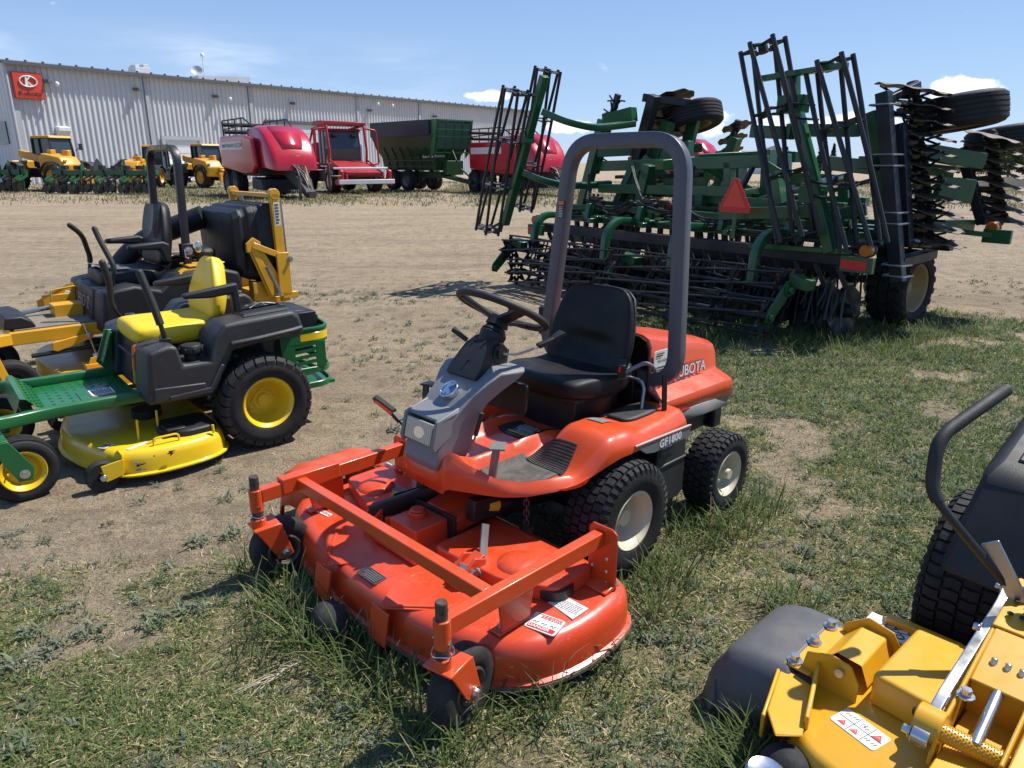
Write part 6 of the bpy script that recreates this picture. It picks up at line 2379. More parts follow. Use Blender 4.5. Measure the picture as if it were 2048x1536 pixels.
# anti-scalp ball and caster cap
mb = MB()
mb.ell((1.135, -.50, .125), (.062, .075, .062), 24, 14)
mb.cyl((1.135, -.575, .125), (1.135, -.42, .125), .014, 10)
mb.build('anti_scalp_wheel', M_TIRE, YG, smooth=60)
mb = MB()
mb.cyl((1.275, -.50, .10), (1.275, -.50, .213), .044, 28)
mb.lathe([(.047, .213), (.047, .220), (.041, .224), (.03, .221), (.001, .221)], (1.275, -.50, 0), (0, 0, 1), 28)
mb.build('caster_cap', M_SILVER, YG)
# height adjust quadrant, links and knurled foot peg
QP = [(.40, .26), (.62, .24), (.98, .25), (1.06, .30), (1.04, .38), (.90, .41), (.70, .47), (.42, .52)]
mb = MB()
mb.prism(QP, (0, -.215, 0), (1, 0, 0), (0, 0, 1), .010)
mb.prism(QP, (0, -.085, 0), (1, 0, 0), (0, 0, 1), .010)
mb.bar((.84, -.15, .42), (.66, -.15, .48), .12, .008)
mb.bar((.655, -.15, .482), (.42, -.15, .522), .14, .008)
mb.box((.78, -.15, .36), (.09, .12, .12))
mb.cyl((1.0, -.27, .36), (1.0, -.21, .36), .045, 18)
mb.bar((1.25, -.02, .34), (.35, -.02, .46), .10, .08)
mb.box((.95, -.15, .30), (.3, .11, .05))
mb.build('height_quadrant', M_GOLD, YG, bevel=.005, smooth=40)
mb = MB()
for i in range(3):
    for j in range(4):
        p = V(.48 + .06 * i, -.195 + .028 * j, .523 - .0105 * i)
        mb.cyl(p, p + V(0, 0, .005), .0075, 10)
mb.cyl((.56, -.155, .50), (.56, -.155, .565), .015, 14)
mb.lathe([(.016, .56), (.030, .565), (.031, .573), (.022, .581), (.001, .584)], (.56, -.155, 0), (0, 0, 1), 18)
mb.build('height_pin', M_BLACKM, YG)
mb = MB()
pth = rounded([(1.04, -.245, .350), (.93, -.242, .40), (.62, -.240, .44), (.46, -.24, .455), (.36, -.245, .50)], .12, 6)
mb.sweep(pth, rrect(.026, .008, .002, 1), up=(0, 0, 1))
mb.cyl((1.04, -.262, .350), (1.04, -.225, .350), .024, 16)
mb.tube([(1.0, -.145, .365), (.785, -.15, .425)], .014, 12)
mb.cyl((.78, -.205, .43), (.78, -.095, .43), .012, 10)
for dy in (-.03, 0, .03):
    mb.cyl((.775, -.15 + dy, .425), (.765, -.15 + dy, .46), .008, 8)
for p in ((1.04, -.265, .350), (.92, -.225, .39), (.62, -.245, .44), (.42, -.25, .475), (.80, -.075, .40)):
    bolt(mb, p, (0, -1 if p[1] < -.1 else 1, 0), .011, .020)
bolt(mb, (.90, -.20, .41), (0, 0, 1), .013, .022)
mb.build('lift_link', M_ZINC, YG, bevel=.002)
mb = MB()
a, b = V(1.01, -.215, .365), V(.975, -.075, .345)
mb.cyl(a, b, .021, 24)
mb.ell(b, (.021, .021, .021), 16, 8)
d_, s1, s2 = frame_of(b - a)
for i in range(24):
    for j in range(16):
        t_ = 2 * math.pi * (j + .5 * (i % 2)) / 16
        mb.ell(a.lerp(b, (i + .5) / 24) + (s1 * math.cos(t_) + s2 * math.sin(t_)) * .0212, (.0022, .0022, .0022), 5, 3)
mb.build('foot_peg', M_GOLD, YG, smooth=60)
# body: black tank pod above the tyre, control panel, lever
mb = MB()
mb.loft([[(.435, -.42, .465), (.44, -.02, .440), (-.40, -.02, .46), (-.40, -.42, .50)], [(.33, -.405, .62), (.34, -.02, .61), (-.40, -.02, .66), (-.40, -.42, .66)], [(.262, -.395, .715), (.27, -.02, .695), (-.40, -.02, .745), (-.40, -.41, .75)], [(.250, -.395, .738), (.255, -.02, .712), (-.40, -.02, .80), (-.40, -.41, .82)], [(.19, -.372, .775), (.19, -.02, .745), (-.40, -.02, .85), (-.40, -.385, .87)]])
mb.build('tank_pod', M_BLACKP, YG, bevel=.018, seg=3, smooth=50)
mb = MB()
mb.use(M_BLACKM).loft([[(.175, -.325, .777), (.175, -.08, .757), (-.28, -.08, .838), (-.28, -.335, .852)], [(.17, -.32, .783), (.17, -.085, .763), (-.28, -.085, .844), (-.28, -.33, .858)]])
mb.use(M_ZINC)
bolt(mb, (.12, -.30, .792), (0, 0, 1), .009, .010)
mb.use(M_LRED).box((.05, -.235, .81), (.05, .05, .03))
mb.build('control_panel', None, YG, bevel=.003)
lever(YG, [(.50, -.19, .49), (.60, -.368, .712), (.60, -.431, .775), (.55, -.453, .918), (.30, -.371, 1.02)], .012, .019)
mb = MB()
mb.bar((.52, -.15, .44), (.535, -.285, .655), .045, .010, up=(1, 0, .3))
mb.build('lever_bracket', M_STEEL, YG, bevel=.003)
mb = MB()
mb.box((-.25, .07, .40), (.85, .60, .20))
mb.cyl((.06, -.30, .295), (.06, .45, .295), .06, 14)
mb.build('chassis', M_BLACKM, YG, bevel=.02)
mb = MB()
mb.loft([[(.40, .55, .47), (.40, .22, .45), (-.45, .22, .46), (-.45, .55, .50)], [(.25, .54, .74), (.25, .22, .71), (-.45, .22, .80), (-.45, .54, .82)], [(.19, .52, .775), (.19, .24, .745), (-.45, .24, .85), (-.45, .52, .87)]])
mb.build('tank_pod', M_BLACKP, YG, bevel=.018, seg=3, smooth=50)
mb = MB()
mb.box((-.72, .07, .62), (.46, .56, .36))
mb.cyl((-.70, .07, .80), (-.70, .07, .88), .15, 24, .13)
mb.build('engine', M_BLACKP, YG, bevel=.03)

# ================================================================== folded green tillage tool (local x forward/away, y left)
HT = thing('tillage_tool', 'big green tillage tool with folded disc wings, rolling baskets and a red warning triangle', 'farm implement', (1.275, 8.401, 0), (.789, .614))
def bar_list(name, mat, items, bevel=.006, parent=None):
    mb = MB()
    for it in items:
        a, b, w, h = it[:4]
        mb.bar(a, b, w, h, up=it[4] if len(it) > 4 else (0, 0, 1))
    return mb.build(name, mat, parent or HT, bevel=bevel, smooth=40)
def basket(name, a, b, r, nb=7, twist=.9, rings=4, br=.014, shaft=False, mat=None):
    a, b = Vector(a), Vector(b)
    d, s1, s2 = frame_of(b - a)
    L = (b - a).length
    mb = MB()
    for i in range(nb):
        t0 = 2 * math.pi * i / nb
        pts = []
        for k_ in range(9):
            t = t0 + twist * k_ / 8
            pts.append(a.lerp(b, k_ / 8) + (s1 * math.cos(t) + s2 * math.sin(t)) * r)
        pts = [pts[0] - d * .03] + pts + [pts[-1] + d * .03]
        mb.sweep(pts, rrect(br * 2, br * 2, br * .6, 1))
    for k_ in range(rings):
        u = k_ / (rings - 1)
        c = a.lerp(b, u)
        # spider plate: a star whose points carry the bars
        star = []
        for i in range(nb):
            t = 2 * math.pi * i / nb + twist * u
            w_ = math.pi / nb
            star += [(math.cos(t - w_ * .30) * r * .97, math.sin(t - w_ * .30) * r * .97), (math.cos(t + w_ * .30) * r * .97, math.sin(t + w_ * .30) * r * .97), (math.cos(t + w_) * r * .62, math.sin(t + w_) * r * .62)]
        inner = [(x * .52, y * .52) for x, y in star]
        n = len(star)
        vs, nz = [], d
        for P_, off in ((star, -.006), (star, .006), (inner, -.006), (inner, .006)):
            vs += [c + s1 * x + s2 * y + nz * off for x, y in P_]
        fs = []
        for i in range(n):
            j = (i + 1) % n
            fs += [(i, j, n + j, n + i), (2 * n + j, 2 * n + i, 3 * n + i, 3 * n + j), (i, 2 * n + i, 2 * n + j, j), (n + j, 3 * n + j, 3 * n + i, n + i)]
        mb.add(vs, fs)
        if k_ in (0, rings - 1):
            mb.cyl(c - d * .03, c + d * .05, .045, 14)
    if shaft:
        mb.cyl(a, b, .022, 10)
    return mb.build(name, mat or M_HARROW, HT, smooth=35)
def fluted(mb, c, ax, r, waves=8, amp=.010, n=48, hub=.05):
    c = Vector(c)
    d, s1, s2 = frame_of(ax)
    fr = []
    for q, k_ in ((.16, 0), (.55, .15), (.80, .7), (1.0, 1.0)):
        ring = []
        for i in range(n):
            t = 2 * math.pi * i / n
            rr = r * q * (1 + (.02 * math.sin(waves * 2 * t) if q == 1 else 0))
            ring.append(c + (s1 * math.cos(t) + s2 * math.sin(t)) * rr + d * (amp * k_ * math.sin(waves * t) + .03 * (1 - q)))
        fr.append(ring)
    bk = [[p - d * .006 for p in ring] for ring in reversed(fr)]
    mb.loft(fr + bk, cap=True)
    mb.cyl(c - d * .06, c + d * .06, hub, 12)
def gang(name, a, b, n, r, axis=None, armto=None, hub=.06, mat=None, beam=None):
    """row of fluted discs on a shaft from a to b"""
    a, b = Vector(a), Vector(b)
    ax = axis or (b - a)
    e = node(name, HT)
    for i in range(n):
        mb = MB()
        fluted(mb, a.lerp(b, (i + .5) / n), ax, r)
        mb.build('disc', mat or M_DISC, e, smooth=40)
    mb = MB()
    mb.cyl(a, b, .028, 10)
    for i in range(n):
        c = a.lerp(b, i / n)
        q = a.lerp(b, (i + .5) / n)
        mb.cyl(c, q, .05, 12, .075)
        mb.cyl(q, a.lerp(b, (i + 1) / n), .075, 12, .05)
    if beam:
        p, q = Vector(beam[0]), Vector(beam[1])
        for i in range(n):
            s_ = p.lerp(q, (i + .25) / n)
            t_ = a.lerp(b, (i + 1) / n)
            mb.bar(s_, t_, .05, .045)
            bolt(mb, s_ + V(-.02, -.02, .0), (-1, -.3, 0), .018, .02)
    mb.build('gang_shaft', M_HARROW, e, smooth=40)
    return e
def tines(name, a, b, n, dirs, ln, seed, parent=None):
    r0 = random.Random(seed)
    mb = MB()
    a, b = Vector(a), Vector(b)
    for i in range(n):
        c = a.lerp(b, (i + .5) / n)
        for d in dirs:
            d = (Vector(d) + V(r0.uniform(-.2, .2), r0.uniform(-.2, .2), r0.uniform(-.25, .25))).normalized()
            s_ = d.cross(V(0, 0, 1)).normalized() * .03
            for q in (-1, 1):
                l = ln * r0.uniform(.75, 1.1)
                mb.tube([c + s_ * q, c + s_ * q + d * l * .5, c + s_ * q * 1.6 + d * l + V(0, 0, .04 * q)], .012, 6)
    return mb.build(name, M_HARROW, parent or HT, smooth=40)

# --- main frame
bar_list('main_frame', M_IGREEN, [
    ((1.0, 2.15, .92), (1.0, -2.30, .92), .13, .13), ((1.75, 2.2, .90), (1.75, -2.3, .90), .13, .13), ((2.5, 2.2, .88), (2.5, -2.2, .88), .13, .13), ((3.4, 1.6, .88), (3.4, -1.6, .88), .13, .13),
    ((.95, 1.2, .93), (3.6, 1.0, .90), .10, .12), ((.95, -1.2, .93), (3.6, -1.0, .90), .10, .12), ((.95, .0, .93), (5.2, 0, .70), .14, .16),
    ((1.4, .7, 1.12), (1.4, -1.9, 1.10), .09, .10), ((2.2, 1.6, 1.22), (2.2, -1.7, 1.22), .10, .10), ((1.5, 1.9, 1.60), (1.5, -.8, 1.66), .12, .14),
    ((2.0, .6, .95), (2.0, .5, 1.75), .12, .16, (1, 0, 0)), ((2.0, -.55, .95), (2.0, -.5, 1.8), .12, .16, (1, 0, 0)), ((1.5, 1.30, .95), (1.5, 1.15, 1.66), .12, .12, (1, 0, 0)), ((1.5, -.35, .95), (1.5, -.30, 1.66), .10, .12, (1, 0, 0)),
    ((1.5, 1.25, 1.60), (1.35, 1.45, 1.0), .10, .14, (1, 0, 0)), ((1.55, .1, 1.62), (2.4, -.2, 1.2), .08, .10), ((1.5, -.8, 1.62), (1.9, -1.5, 1.15), .10, .10),
    ((1.3, 1.7, 1.30), (1.3, -.6, 1.32), .10, .12), ((1.3, .95, .95), (1.3, .80, 1.62), .13, .16, (1, 0, 0)), ((1.7, .3, .95), (1.7, .28, 1.66), .20, .10, (1, 0, 0)), ((2.4, .2, .9), (2.4, .25, 1.7), .22, .2, (1, 0, 0)), ((1.2, .55, 1.62), (2.6, .5, 1.72), .14, .12), ((1.2, -.1, 1.2), (2.8, -.2, 1.3), .12, .14),
    ((1.2, -1.3, 1.0), (1.2, -1.15, 1.5), .10, .14, (1, 0, 0)), ((1.2, -1.15, 1.5), (2.2, -1.4, 1.45), .10, .12), ((2.2, -1.5, .9), (2.2, -1.4, 1.5), .12, .14, (1, 0, 0)), ((.75, -.2, 1.08), (.75, -2.2, 1.05), .06, .07), ((.85, 1.9, 1.06), (.85, .1, 1.08), .06, .07), ((1.35, -1.9, 1.2), (1.35, .4, 1.22), .08, .09)])
bar_list('depth_link', M_HARROW, [((1.25, 1.5, 1.0), (1.5, 1.2, 1.5), .05, .05), ((1.0, .1, 1.0), (1.45, .2, 1.6), .05, .05), ((1.1, -.6, 1.0), (1.4, -.7, 1.6), .05, .05), ((1.0, -1.5, 1.0), (1.3, -1.8, 1.5), .05, .05), ((.6, 1.8, .95), (.6, -2.2, .95), .035, .035), ((1.15, 1.8, 1.12), (1.15, -2.2, 1.12), .04, .04), ((1.6, 1.7, 1.45), (1.6, .2, 1.50), .04, .05)])
r0 = random.Random(21)
for y in np.linspace(1.9, -2.2, 22):
    mb = MB()
    mb.box((.98, y, 1.0), (.16, .05, .05))
    mb.bar((1.05, y, .85), (1.05, y + r0.uniform(-.05, .05), .55), .05, .06, up=(1, 0, 0))
    mb.cyl((.90, y, .98), (.90, y, 1.05), .02, 6)
    mb.build('shank_clamp', M_HARROW, HT)
mb = MB()
mb.cyl((1.85, .95, 1.03), (1.85, -1.75, 1.02), .085, 20)
for y in (.9, .3, -.4, -1.1, -1.6):
    mb.cyl((1.85, y, 1.03), (1.85, y - .05, 1.03), .105, 20)
mb.build('rock_shaft', M_IGREEN, HT)
# stabiliser towers with linkage and hydraulic blocks above the toolbar
mb = MB()
for y in (1.35, .45, -.75, -1.55):
    mb.prism([(0, 0), (.30, 0), (.22, .10), (.15, .22), (.08, .24), (.06, .10)], (.72, y, .98), (1, 0, 0), (0, 0, 1), .10)
    mb.prism([(-.02, 0), (.10, 0), (.06, .2), (.02, .2)], (.50, y - .22, .94), (1, 0, 0), (0, 0, 1), .07)
    mb.bar((.42, y - .34, .93), (1.0, y - .34, .93), .07, .06)
    mb.box((.6, y - .30, .97), (.16, .18, .03))
mb.build('linkage_tower', M_IGREEN, HT, bevel=.008)
mb = MB()
r0 = random.Random(3)
for y in (1.25, .35, -.85, -1.65):
    mb.cyl((.66, y + .02, 1.16), (.66, y - .26, 1.14), .045, 12)
    mb.box((.66, y - .12, 1.20), (.10, .18, .05))
    for q in (0, .08, .16):
        mb.cyl((.66, y - q, 1.20), (.66, y - q, 1.26), .018, 8)
mb.build('valve_block', M_BLACKM, HT, bevel=.004)
mb = MB()
for a, b, sag in (((.62, 1.25, 1.2), (.62, .45, 1.2), .13), ((.66, 1.22, 1.2), (.64, .40, 1.18), .18), ((.62, .35, 1.2), (.55, -.55, 1.16), .10), ((.62, -.3, 1.16), (.5, -1.3, 1.15), .14), ((.60, -.35, 1.18), (.5, -1.6, 1.15), .2), ((.9, 1.5, 1.5), (.7, 1.3, 1.2), .1), ((1.2, 1.0, 1.6), (.9, .5, 1.2), .05), ((.8, -1.0, 1.2), (1.1, -1.5, 1.3), .1), ((.4, -1.85, 1.9), (.45, -2.0, 1.5), -.05)):
    a, b = V(*a), V(*b)
    mb.tube([a.lerp(b, t) - V(0, 0, sag * 4 * t * (1 - t)) for t in (0, .2, .4, .6, .8, 1)], .012, 6)
    mb.tube([a.lerp(b, t) - V(.03, 0, sag * 3 * t * (1 - t)) for t in (0, .2, .4, .6, .8, 1)], .012, 6)
mb.build('hydraulic_hose', M_RUBBER, HT)
# goosenecks that carry the rear baskets
for y in (1.64, .31, -.72, -1.74):
    mb = MB()
    pts = [V(.02, y, .52)] + arc((.30, y, .72), .26, math.pi, math.pi * .5, 8) + [V(.55, y, .96), V(1.0, y - .05, .93)]
    mb.sweep(pts, rrect(.085, .085, .012, 2), up=(0, 1, 0))
    mb.build('gooseneck', M_IGREEN, HT, smooth=40)
for a, b, r_ in (((0, 2.10, .50), (0, .10, .50), .185), ((0, -.02, .50), (0, -2.10, .50), .185), ((-.28, 1.62, .27), (-.28, .10, .27), .17), ((-.28, -.02, .27), (-.28, -2.12, .27), .17)):
    basket('rolling_basket', a, b, r_, nb=8, twist=1.2, rings=5, br=.011, shaft=True)
for y in (2.12, .04, -2.15):
    mb = MB()
    mb.prism([(.10, .62), (.18, .50), (.03, .44), (-.24, .20), (-.32, .22), (-.30, .32), (-.05, .56)], (0, y, 0), (1, 0, 0), (0, 0, 1), .025)
    mb.bar((.08, y, .60), (.05, y - .20 if y < 0 else y - .25, .56), .12, .10)
    bolt(mb, (0, y - .015, .50), (0, -1, 0), .04, .05)
    bolt(mb, (-.28, y - .015, .27), (0, -1, 0), .035, .045)
    mb.build('basket_hanger', M_IGREEN, HT, bevel=.006)
# dark disc gangs, shanks and coil tines under the frame
bar_list('gang_beam', M_BLUEBLK, [((.50, 2.05, .78), (.50, -2.55, .78), .12, .12), ((2.9, 2.0, .74), (2.9, -2.4, .74), .12, .12), ((.9, 1.9, .62), (.9, -2.3, .62), .10, .08)])
gang('disc_gang', (.62, 1.95, .27), (.62, -2.52, .27), 20, .25, axis=(.12, 1, 0), mat=M_HARROW, beam=((.52, 1.95, .70), (.52, -2.5, .70)))
gang('disc_gang', (2.75, 2.0, .27), (2.75, -2.3, .27), 16, .265, axis=(-.12, 1, 0), mat=M_HARROW, beam=((2.9, 2.0, .66), (2.9, -2.3, .66)))
tines('spring_tine', (.25, 1.9, .62), (.30, -2.5, .62), 26, [(-.35, .1, -1)], .42, 7)
tines('spring_tine', (1.3, 1.9, .70), (1.3, -2.3, .70), 16, [(-.2, .1, -1)], .5, 8)
# transport wheels
tines('spring_tine', (.45, -1.5, .5), (.45, -2.5, .5), 9, [(-.3, -.2, -1), (.2, .2, -1)], .34, 17)
def ag_wheel(c, Rr, w, rim, tread, axis_rot=None, name='wheel', rimmat=None):
    e = node(name, HT, c)
    if axis_rot is not None:
        e.rotation_euler = axis_rot
    tyre_mb(Rr, w, rim, tread, 64).build('tyre', M_TIRE if tread == 'rib' else M_TIRE2, e, smooth=35)
    rim_mb(rim, w, .30, -1, .07, 6, .05).build('rim', rimmat or M_RIMTAN, e)
M_RIMTAN = paint('tan_rim', (.36, .235, .10), .45, dust=.35, scale=5)
ag_wheel((1.72, -2.42, .395), .40, .40, .245, 'block')
ag_wheel((1.9, 1.9, .395), .40, .34, .22, 'block')
ag_wheel((2.1, -.7, .395), .40, .34, .22, 'block')
bar_list('wheel_fork', M_BLACKM, [((1.5, -2.22, .84), (2.1, -2.62, .84), .30, .05), ((1.75, -2.18, .85), (1.75, -2.18, .40), .10, .08, (1, 0, 0)), ((1.9, 1.7, .85), (1.9, 1.7, .40), .10, .08, (1, 0, 0)), ((2.1, -.9, .85), (2.1, -.9, .40), .10, .08, (1, 0, 0))])
# --- right wing folded up
bar_list('wing_beam', M_BLUEBLK, [((.92, -2.34, 2.27), (.92, -2.74, .56), .12, .10, (1, 0, 0)), ((1.12, -2.45, 2.0), (1.12, -2.68, .9), .09, .10, (1, 0, 0)), ((.95, -2.36, 2.20), (1.45, -2.40, 2.36), .07, .07), ((.95, -2.70, .74), (1.6, -2.72, .78), .12, .09),
                                  ((2.55, -2.45, 1.80), (2.65, -2.76, 1.02), .10, .09, (1, 0, 0)), ((2.6, -2.74, 1.06), (2.9, -2.82, 1.10), .12, .10)])
bar_list('wing_frame', M_IGREEN, [((1.2, -2.10, 2.12), (1.3, -2.45, .95), .14, .14, (1, 0, 0)), ((1.9, -2.2, 2.0), (1.9, -2.55, .95), .12, .14, (1, 0, 0)), ((1.0, -2.2, 1.65), (2.6, -2.35, 1.55), .12, .12), ((1.0, -2.45, 1.05), (2.6, -2.65, 1.0), .12, .12), ((1.2, -2.2, 1.2), (.9, -1.4, 1.0), .12, .12), ((2.0, -2.35, 1.75), (2.45, -2.7, 1.66), .16, .16), ((2.0, -2.5, 1.40), (2.3, -2.72, 1.36), .10, .24), ((2.3, -2.5, .96), (2.4, -2.95, .93), .06, .05), ((1.8, -2.4, .98), (1.2, -2.5, .95), .10, .12), ((1.35, -1.6, 1.65), (1.3, -2.2, 1.6), .10, .14)])
mb = MB()
for z in (2.16, 1.72, 1.62, 1.20, 1.10, .72, .62):
    y = -2.34 - (2.27 - z) * .234
    mb.tube(rounded([V(1.02, y + .1, z), V(.83, y + .1, z), V(.83, y - .095, z), V(1.02, y - .095, z)], .02), .011, 6)
mb.build('u_bolt', M_STEEL, HT)
gang('disc_gang', (1.50, -2.32, 2.40), (1.55, -2.70, .86), 11, .35, axis=(.06, -.20, 1), beam=((1.10, -2.38, 2.28), (1.14, -2.72, .80)))
tines('spring_tine', (1.32, -2.36, 2.30), (1.38, -2.72, .84), 15, [(-.9, -.35, .1), (.0, -1, .15), (-.5, .5, .1)], .26, 9)
gang('disc_gang', (2.86, -2.58, 1.98), (2.88, -2.86, 1.02), 8, .31, axis=(.05, -.26, 1), beam=((2.56, -2.46, 1.78), (2.66, -2.78, 1.04)))
ag_wheel((2.2, -2.50, 2.13), .44, .32, .22, 'rib', (R(80), 0, R(10)))
ag_wheel((3.45, -2.50, 1.90), .36, .26, .20, 'rib', (R(80), 0, R(10)))
# --- folded rolling baskets: two right, two left
basket('folded_basket', (.2, -1.50, 2.68), (.2, -2.07, .98), .20, 6, .75, 4, .021)
basket('folded_basket', (.42, -2.06, 2.49), (.42, -2.60, .93), .20, 6, .75, 4, .021)
basket('folded_basket', (.0, 1.99, 2.53), (.0, 2.62, .74), .19, 6, .75, 4, .019)
basket('folded_basket', (.42, 1.86, 2.79), (.42, 2.38, 1.05), .18, 6, .75, 4, .019)
bar_list('basket_arm', M_IGREEN, [((.38, -1.66, 2.46), (.38, -2.33, .84), .10, .12, (1, 0, 0)), ((.30, -1.45, 2.42), (.36, -2.26, 2.47), .09, .05), ((.38, -1.74, 2.42), (.38, -1.78, 2.15), .09, .09, (1, 0, 0)), ((.42, -1.62, 2.18), (.42, -1.86, 2.18), .18, .16), ((.42, -1.95, 1.36), (.42, -2.15, 1.36), .18, .16), ((.45, -1.70, 1.95), (1.1, -2.05, 1.95), .10, .12), ((.45, -1.3, 1.95), (.45, -1.75, 1.92), .10, .12), ((.45, -1.0, 1.12), (.5, -2.1, 1.2), .09, .12), ((.3, -1.5, .84), (.4, -2.5, .86), .07, .05)])
bar_list('basket_arm', M_IGREEN, [((.2, 1.66, 2.70), (.2, 2.50, .80), .09, .11, (1, 0, 0)), ((.05, 2.1, 2.50), (.2, 1.74, 2.48), .10, .04), ((.2, 2.50, .85), (.05, 2.66, .74), .06, .04), ((.2, 2.05, 1.95), (.2, 1.95, 1.98), .16, .16)])
mb = MB()
for pts in ([(.22, 1.72, 2.28), (.4, 1.50, 2.16), (.8, 1.38, 2.08), (1.2, 1.35, 2.12), (1.5, 1.30, 2.16)], [(.22, 2.12, 1.52), (.4, 1.95, 1.42), (.75, 1.85, 1.34), (1.2, 1.8, 1.34), (1.5, 1.7, 1.36)]):
    mb.sweep(rounded([V(*p) for p in pts], .2), rrect(.10, .085, .012, 2))
mb.build('basket_link', M_IGREEN, HT, smooth=40)
mb = MB()
for a, b in (((.38, -1.66, 2.46), (.38, -2.33, .84)),):
    for t in (.17, .25, .60, .68):
        p = V(*a).lerp(V(*b), t)
        mb.tube(rounded([p + V(.12, .02, 0), p + V(-.10, .02, 0), p + V(-.10, -.14, -.02), p + V(.12, -.14, -.02)], .03), .012, 6)
mb.build('u_bolt', M_BLACKM, HT)
# --- left wing folded up
bar_list('wing_frame', M_IGREEN, [((1.4, 1.78, 2.22), (1.4, 2.24, .85), .13, .13, (1, 0, 0)), ((2.0, 1.12, 2.20), (2.0, 1.60, .90), .16, .16, (1, 0, 0)), ((2.4, .95, 2.45), (2.3, 1.10, 1.5), .18, .08, (1, 0, 0)), ((1.4, 1.9, 1.78), (2.6, 1.0, 1.85), .12, .12), ((1.4, 2.1, 1.05), (2.6, 1.3, 1.02), .12, .12), ((1.4, 1.75, 2.2), (1.5, 1.3, 2.28), .16, .18), ((1.6, 1.2, 1.70), (2.0, .5, 1.1), .12, .14), ((2.0, 1.3, 1.75), (2.0, .7, 1.78), .12, .30), ((2.2, 1.0, 1.8), (2.2, .85, 1.1), .22, .10, (1, 0, 0))])
bar_list('wing_beam', M_BLUEBLK, [((1.75, 1.18, 2.52), (1.85, 1.75, .95), .14, .13, (1, 0, 0)), ((1.5, 1.62, 2.55), (1.55, 2.05, 1.5), .07, .07, (1, 0, 0)), ((1.7, 1.35, 2.5), (2.2, .9, 2.42), .10, .10)])
gang('disc_gang', (2.15, 1.20, 2.58), (2.25, 1.80, 1.00), 9, .32, axis=(.05, .36, 1), beam=((1.78, 1.22, 2.45), (1.85, 1.75, 1.0)))
tines('spring_tine', (1.5, 1.62, 2.50), (1.55, 2.05, 1.5), 8, [(-.4, .8, .3), (-.2, -.6, .3)], .15, 11)
ag_wheel((2.45, 1.05, 2.26), .40, .30, .22, 'rib', (R(72), 0, R(-10)))
gang('disc_gang', (3.4, .98, 2.25), (3.45, 1.35, 1.2), 6, .22, axis=(.05, .36, 1), beam=((3.2, .9, 2.1), (3.2, 1.2, 1.2)))
bar_list('wing_frame', M_IGREEN, [((3.2, .85, 2.0), (3.2, 1.2, 1.0), .14, .14, (1, 0, 0)), ((2.5, .1, 1.72), (3.3, .95, 1.70), .14, .14), ((3.0, -.3, 1.72), (3.2, .7, 1.74), .14, .14), ((2.6, -.4, .9), (2.6, -.3, 1.75), .16, .2, (1, 0, 0)), ((1.5, .2, 1.70), (2.6, -.2, 1.76), .10, .10)])
mb = MB()
mb.cyl((2.0, .75, 1.35), (1.7, -.25, 1.62), .04, 12)
mb.cyl((2.2, 1.4, 1.3), (2.0, .75, 1.35), .028, 12)
mb.cyl((1.6, -1.0, 1.32), (1.3, -1.9, 1.5), .05, 12)
mb.cyl((1.75, -.6, 1.22), (1.6, -1.0, 1.32), .03, 12)
mb.build('hydraulic_cylinder', M_STEEL, HT)
# --- signs and lamps
mb = MB()
c = V(.30, -1.27, 1.31)
ux, uy = V(-.08, -1, 0).normalized(), V(-.06, 0, 1).normalized()
nz = ux.cross(uy)
mb.use(M_REFL).prism([(-.19, -.155), (.19, -.155), (.20, -.10), (.035, .185), (-.035, .185), (-.20, -.10)], c, ux, uy, .004)
mb.use(paint('fluorescent_orange', (.80, .065, .035), .45, dust=.05)).prism([(-.150, -.10), (.150, -.10), (0, .165)], c - nz * 0, ux, uy, .010)
mb.use(M_IGREEN).bar(c + V(.02, 0, -.15), c + V(.02, 0, -.42), .05, .01, up=(1, 0, 0))
mb.build('warning_triangle', None, HT, smooth=0)
for (x, y, z, red) in ((.30, -2.63, .765, 1), (.30, 1.92, .76, 1), (2.4, -3.0, .92, 0)):
    mb = MB()
    mb.use(M_IGREEN).box((x, y, z), (.05, .30 if red else .26, .14))
    if red:
        mb.use(M_REFL).rect((x - .028, y + .02, z - .005), (0, -1, 0), (0, 0, 1), .24, .085, .004)
    mb.build('reflector_plate', None, HT, bevel=.004)
for (x, y, z) in ((.36, -2.68, .895), (.36, 1.98, .885), (2.45, -2.93, 1.0)):
    mb = MB()
    mb.use(M_AMBER).cyl((x - .05, y, z), (x + .03, y, z), .062, 18)
    mb.use(M_BLACKM).cyl((x + .0, y, z), (x + .05, y, z), .068, 18)
    mb.build('amber_lamp', None, HT, bevel=.01)
for (x, y, z) in ((.75, .0, 1.15), (.9, -1.9, 1.12)):
    mb = MB()
    mb.cyl((x, y, z), (x + .05, y, z), .06, 18)
    mb.build('tail_lamp', paint('dark_red_lens', (.10, .006, .012), .25, dust=.1), HT, bevel=.01)

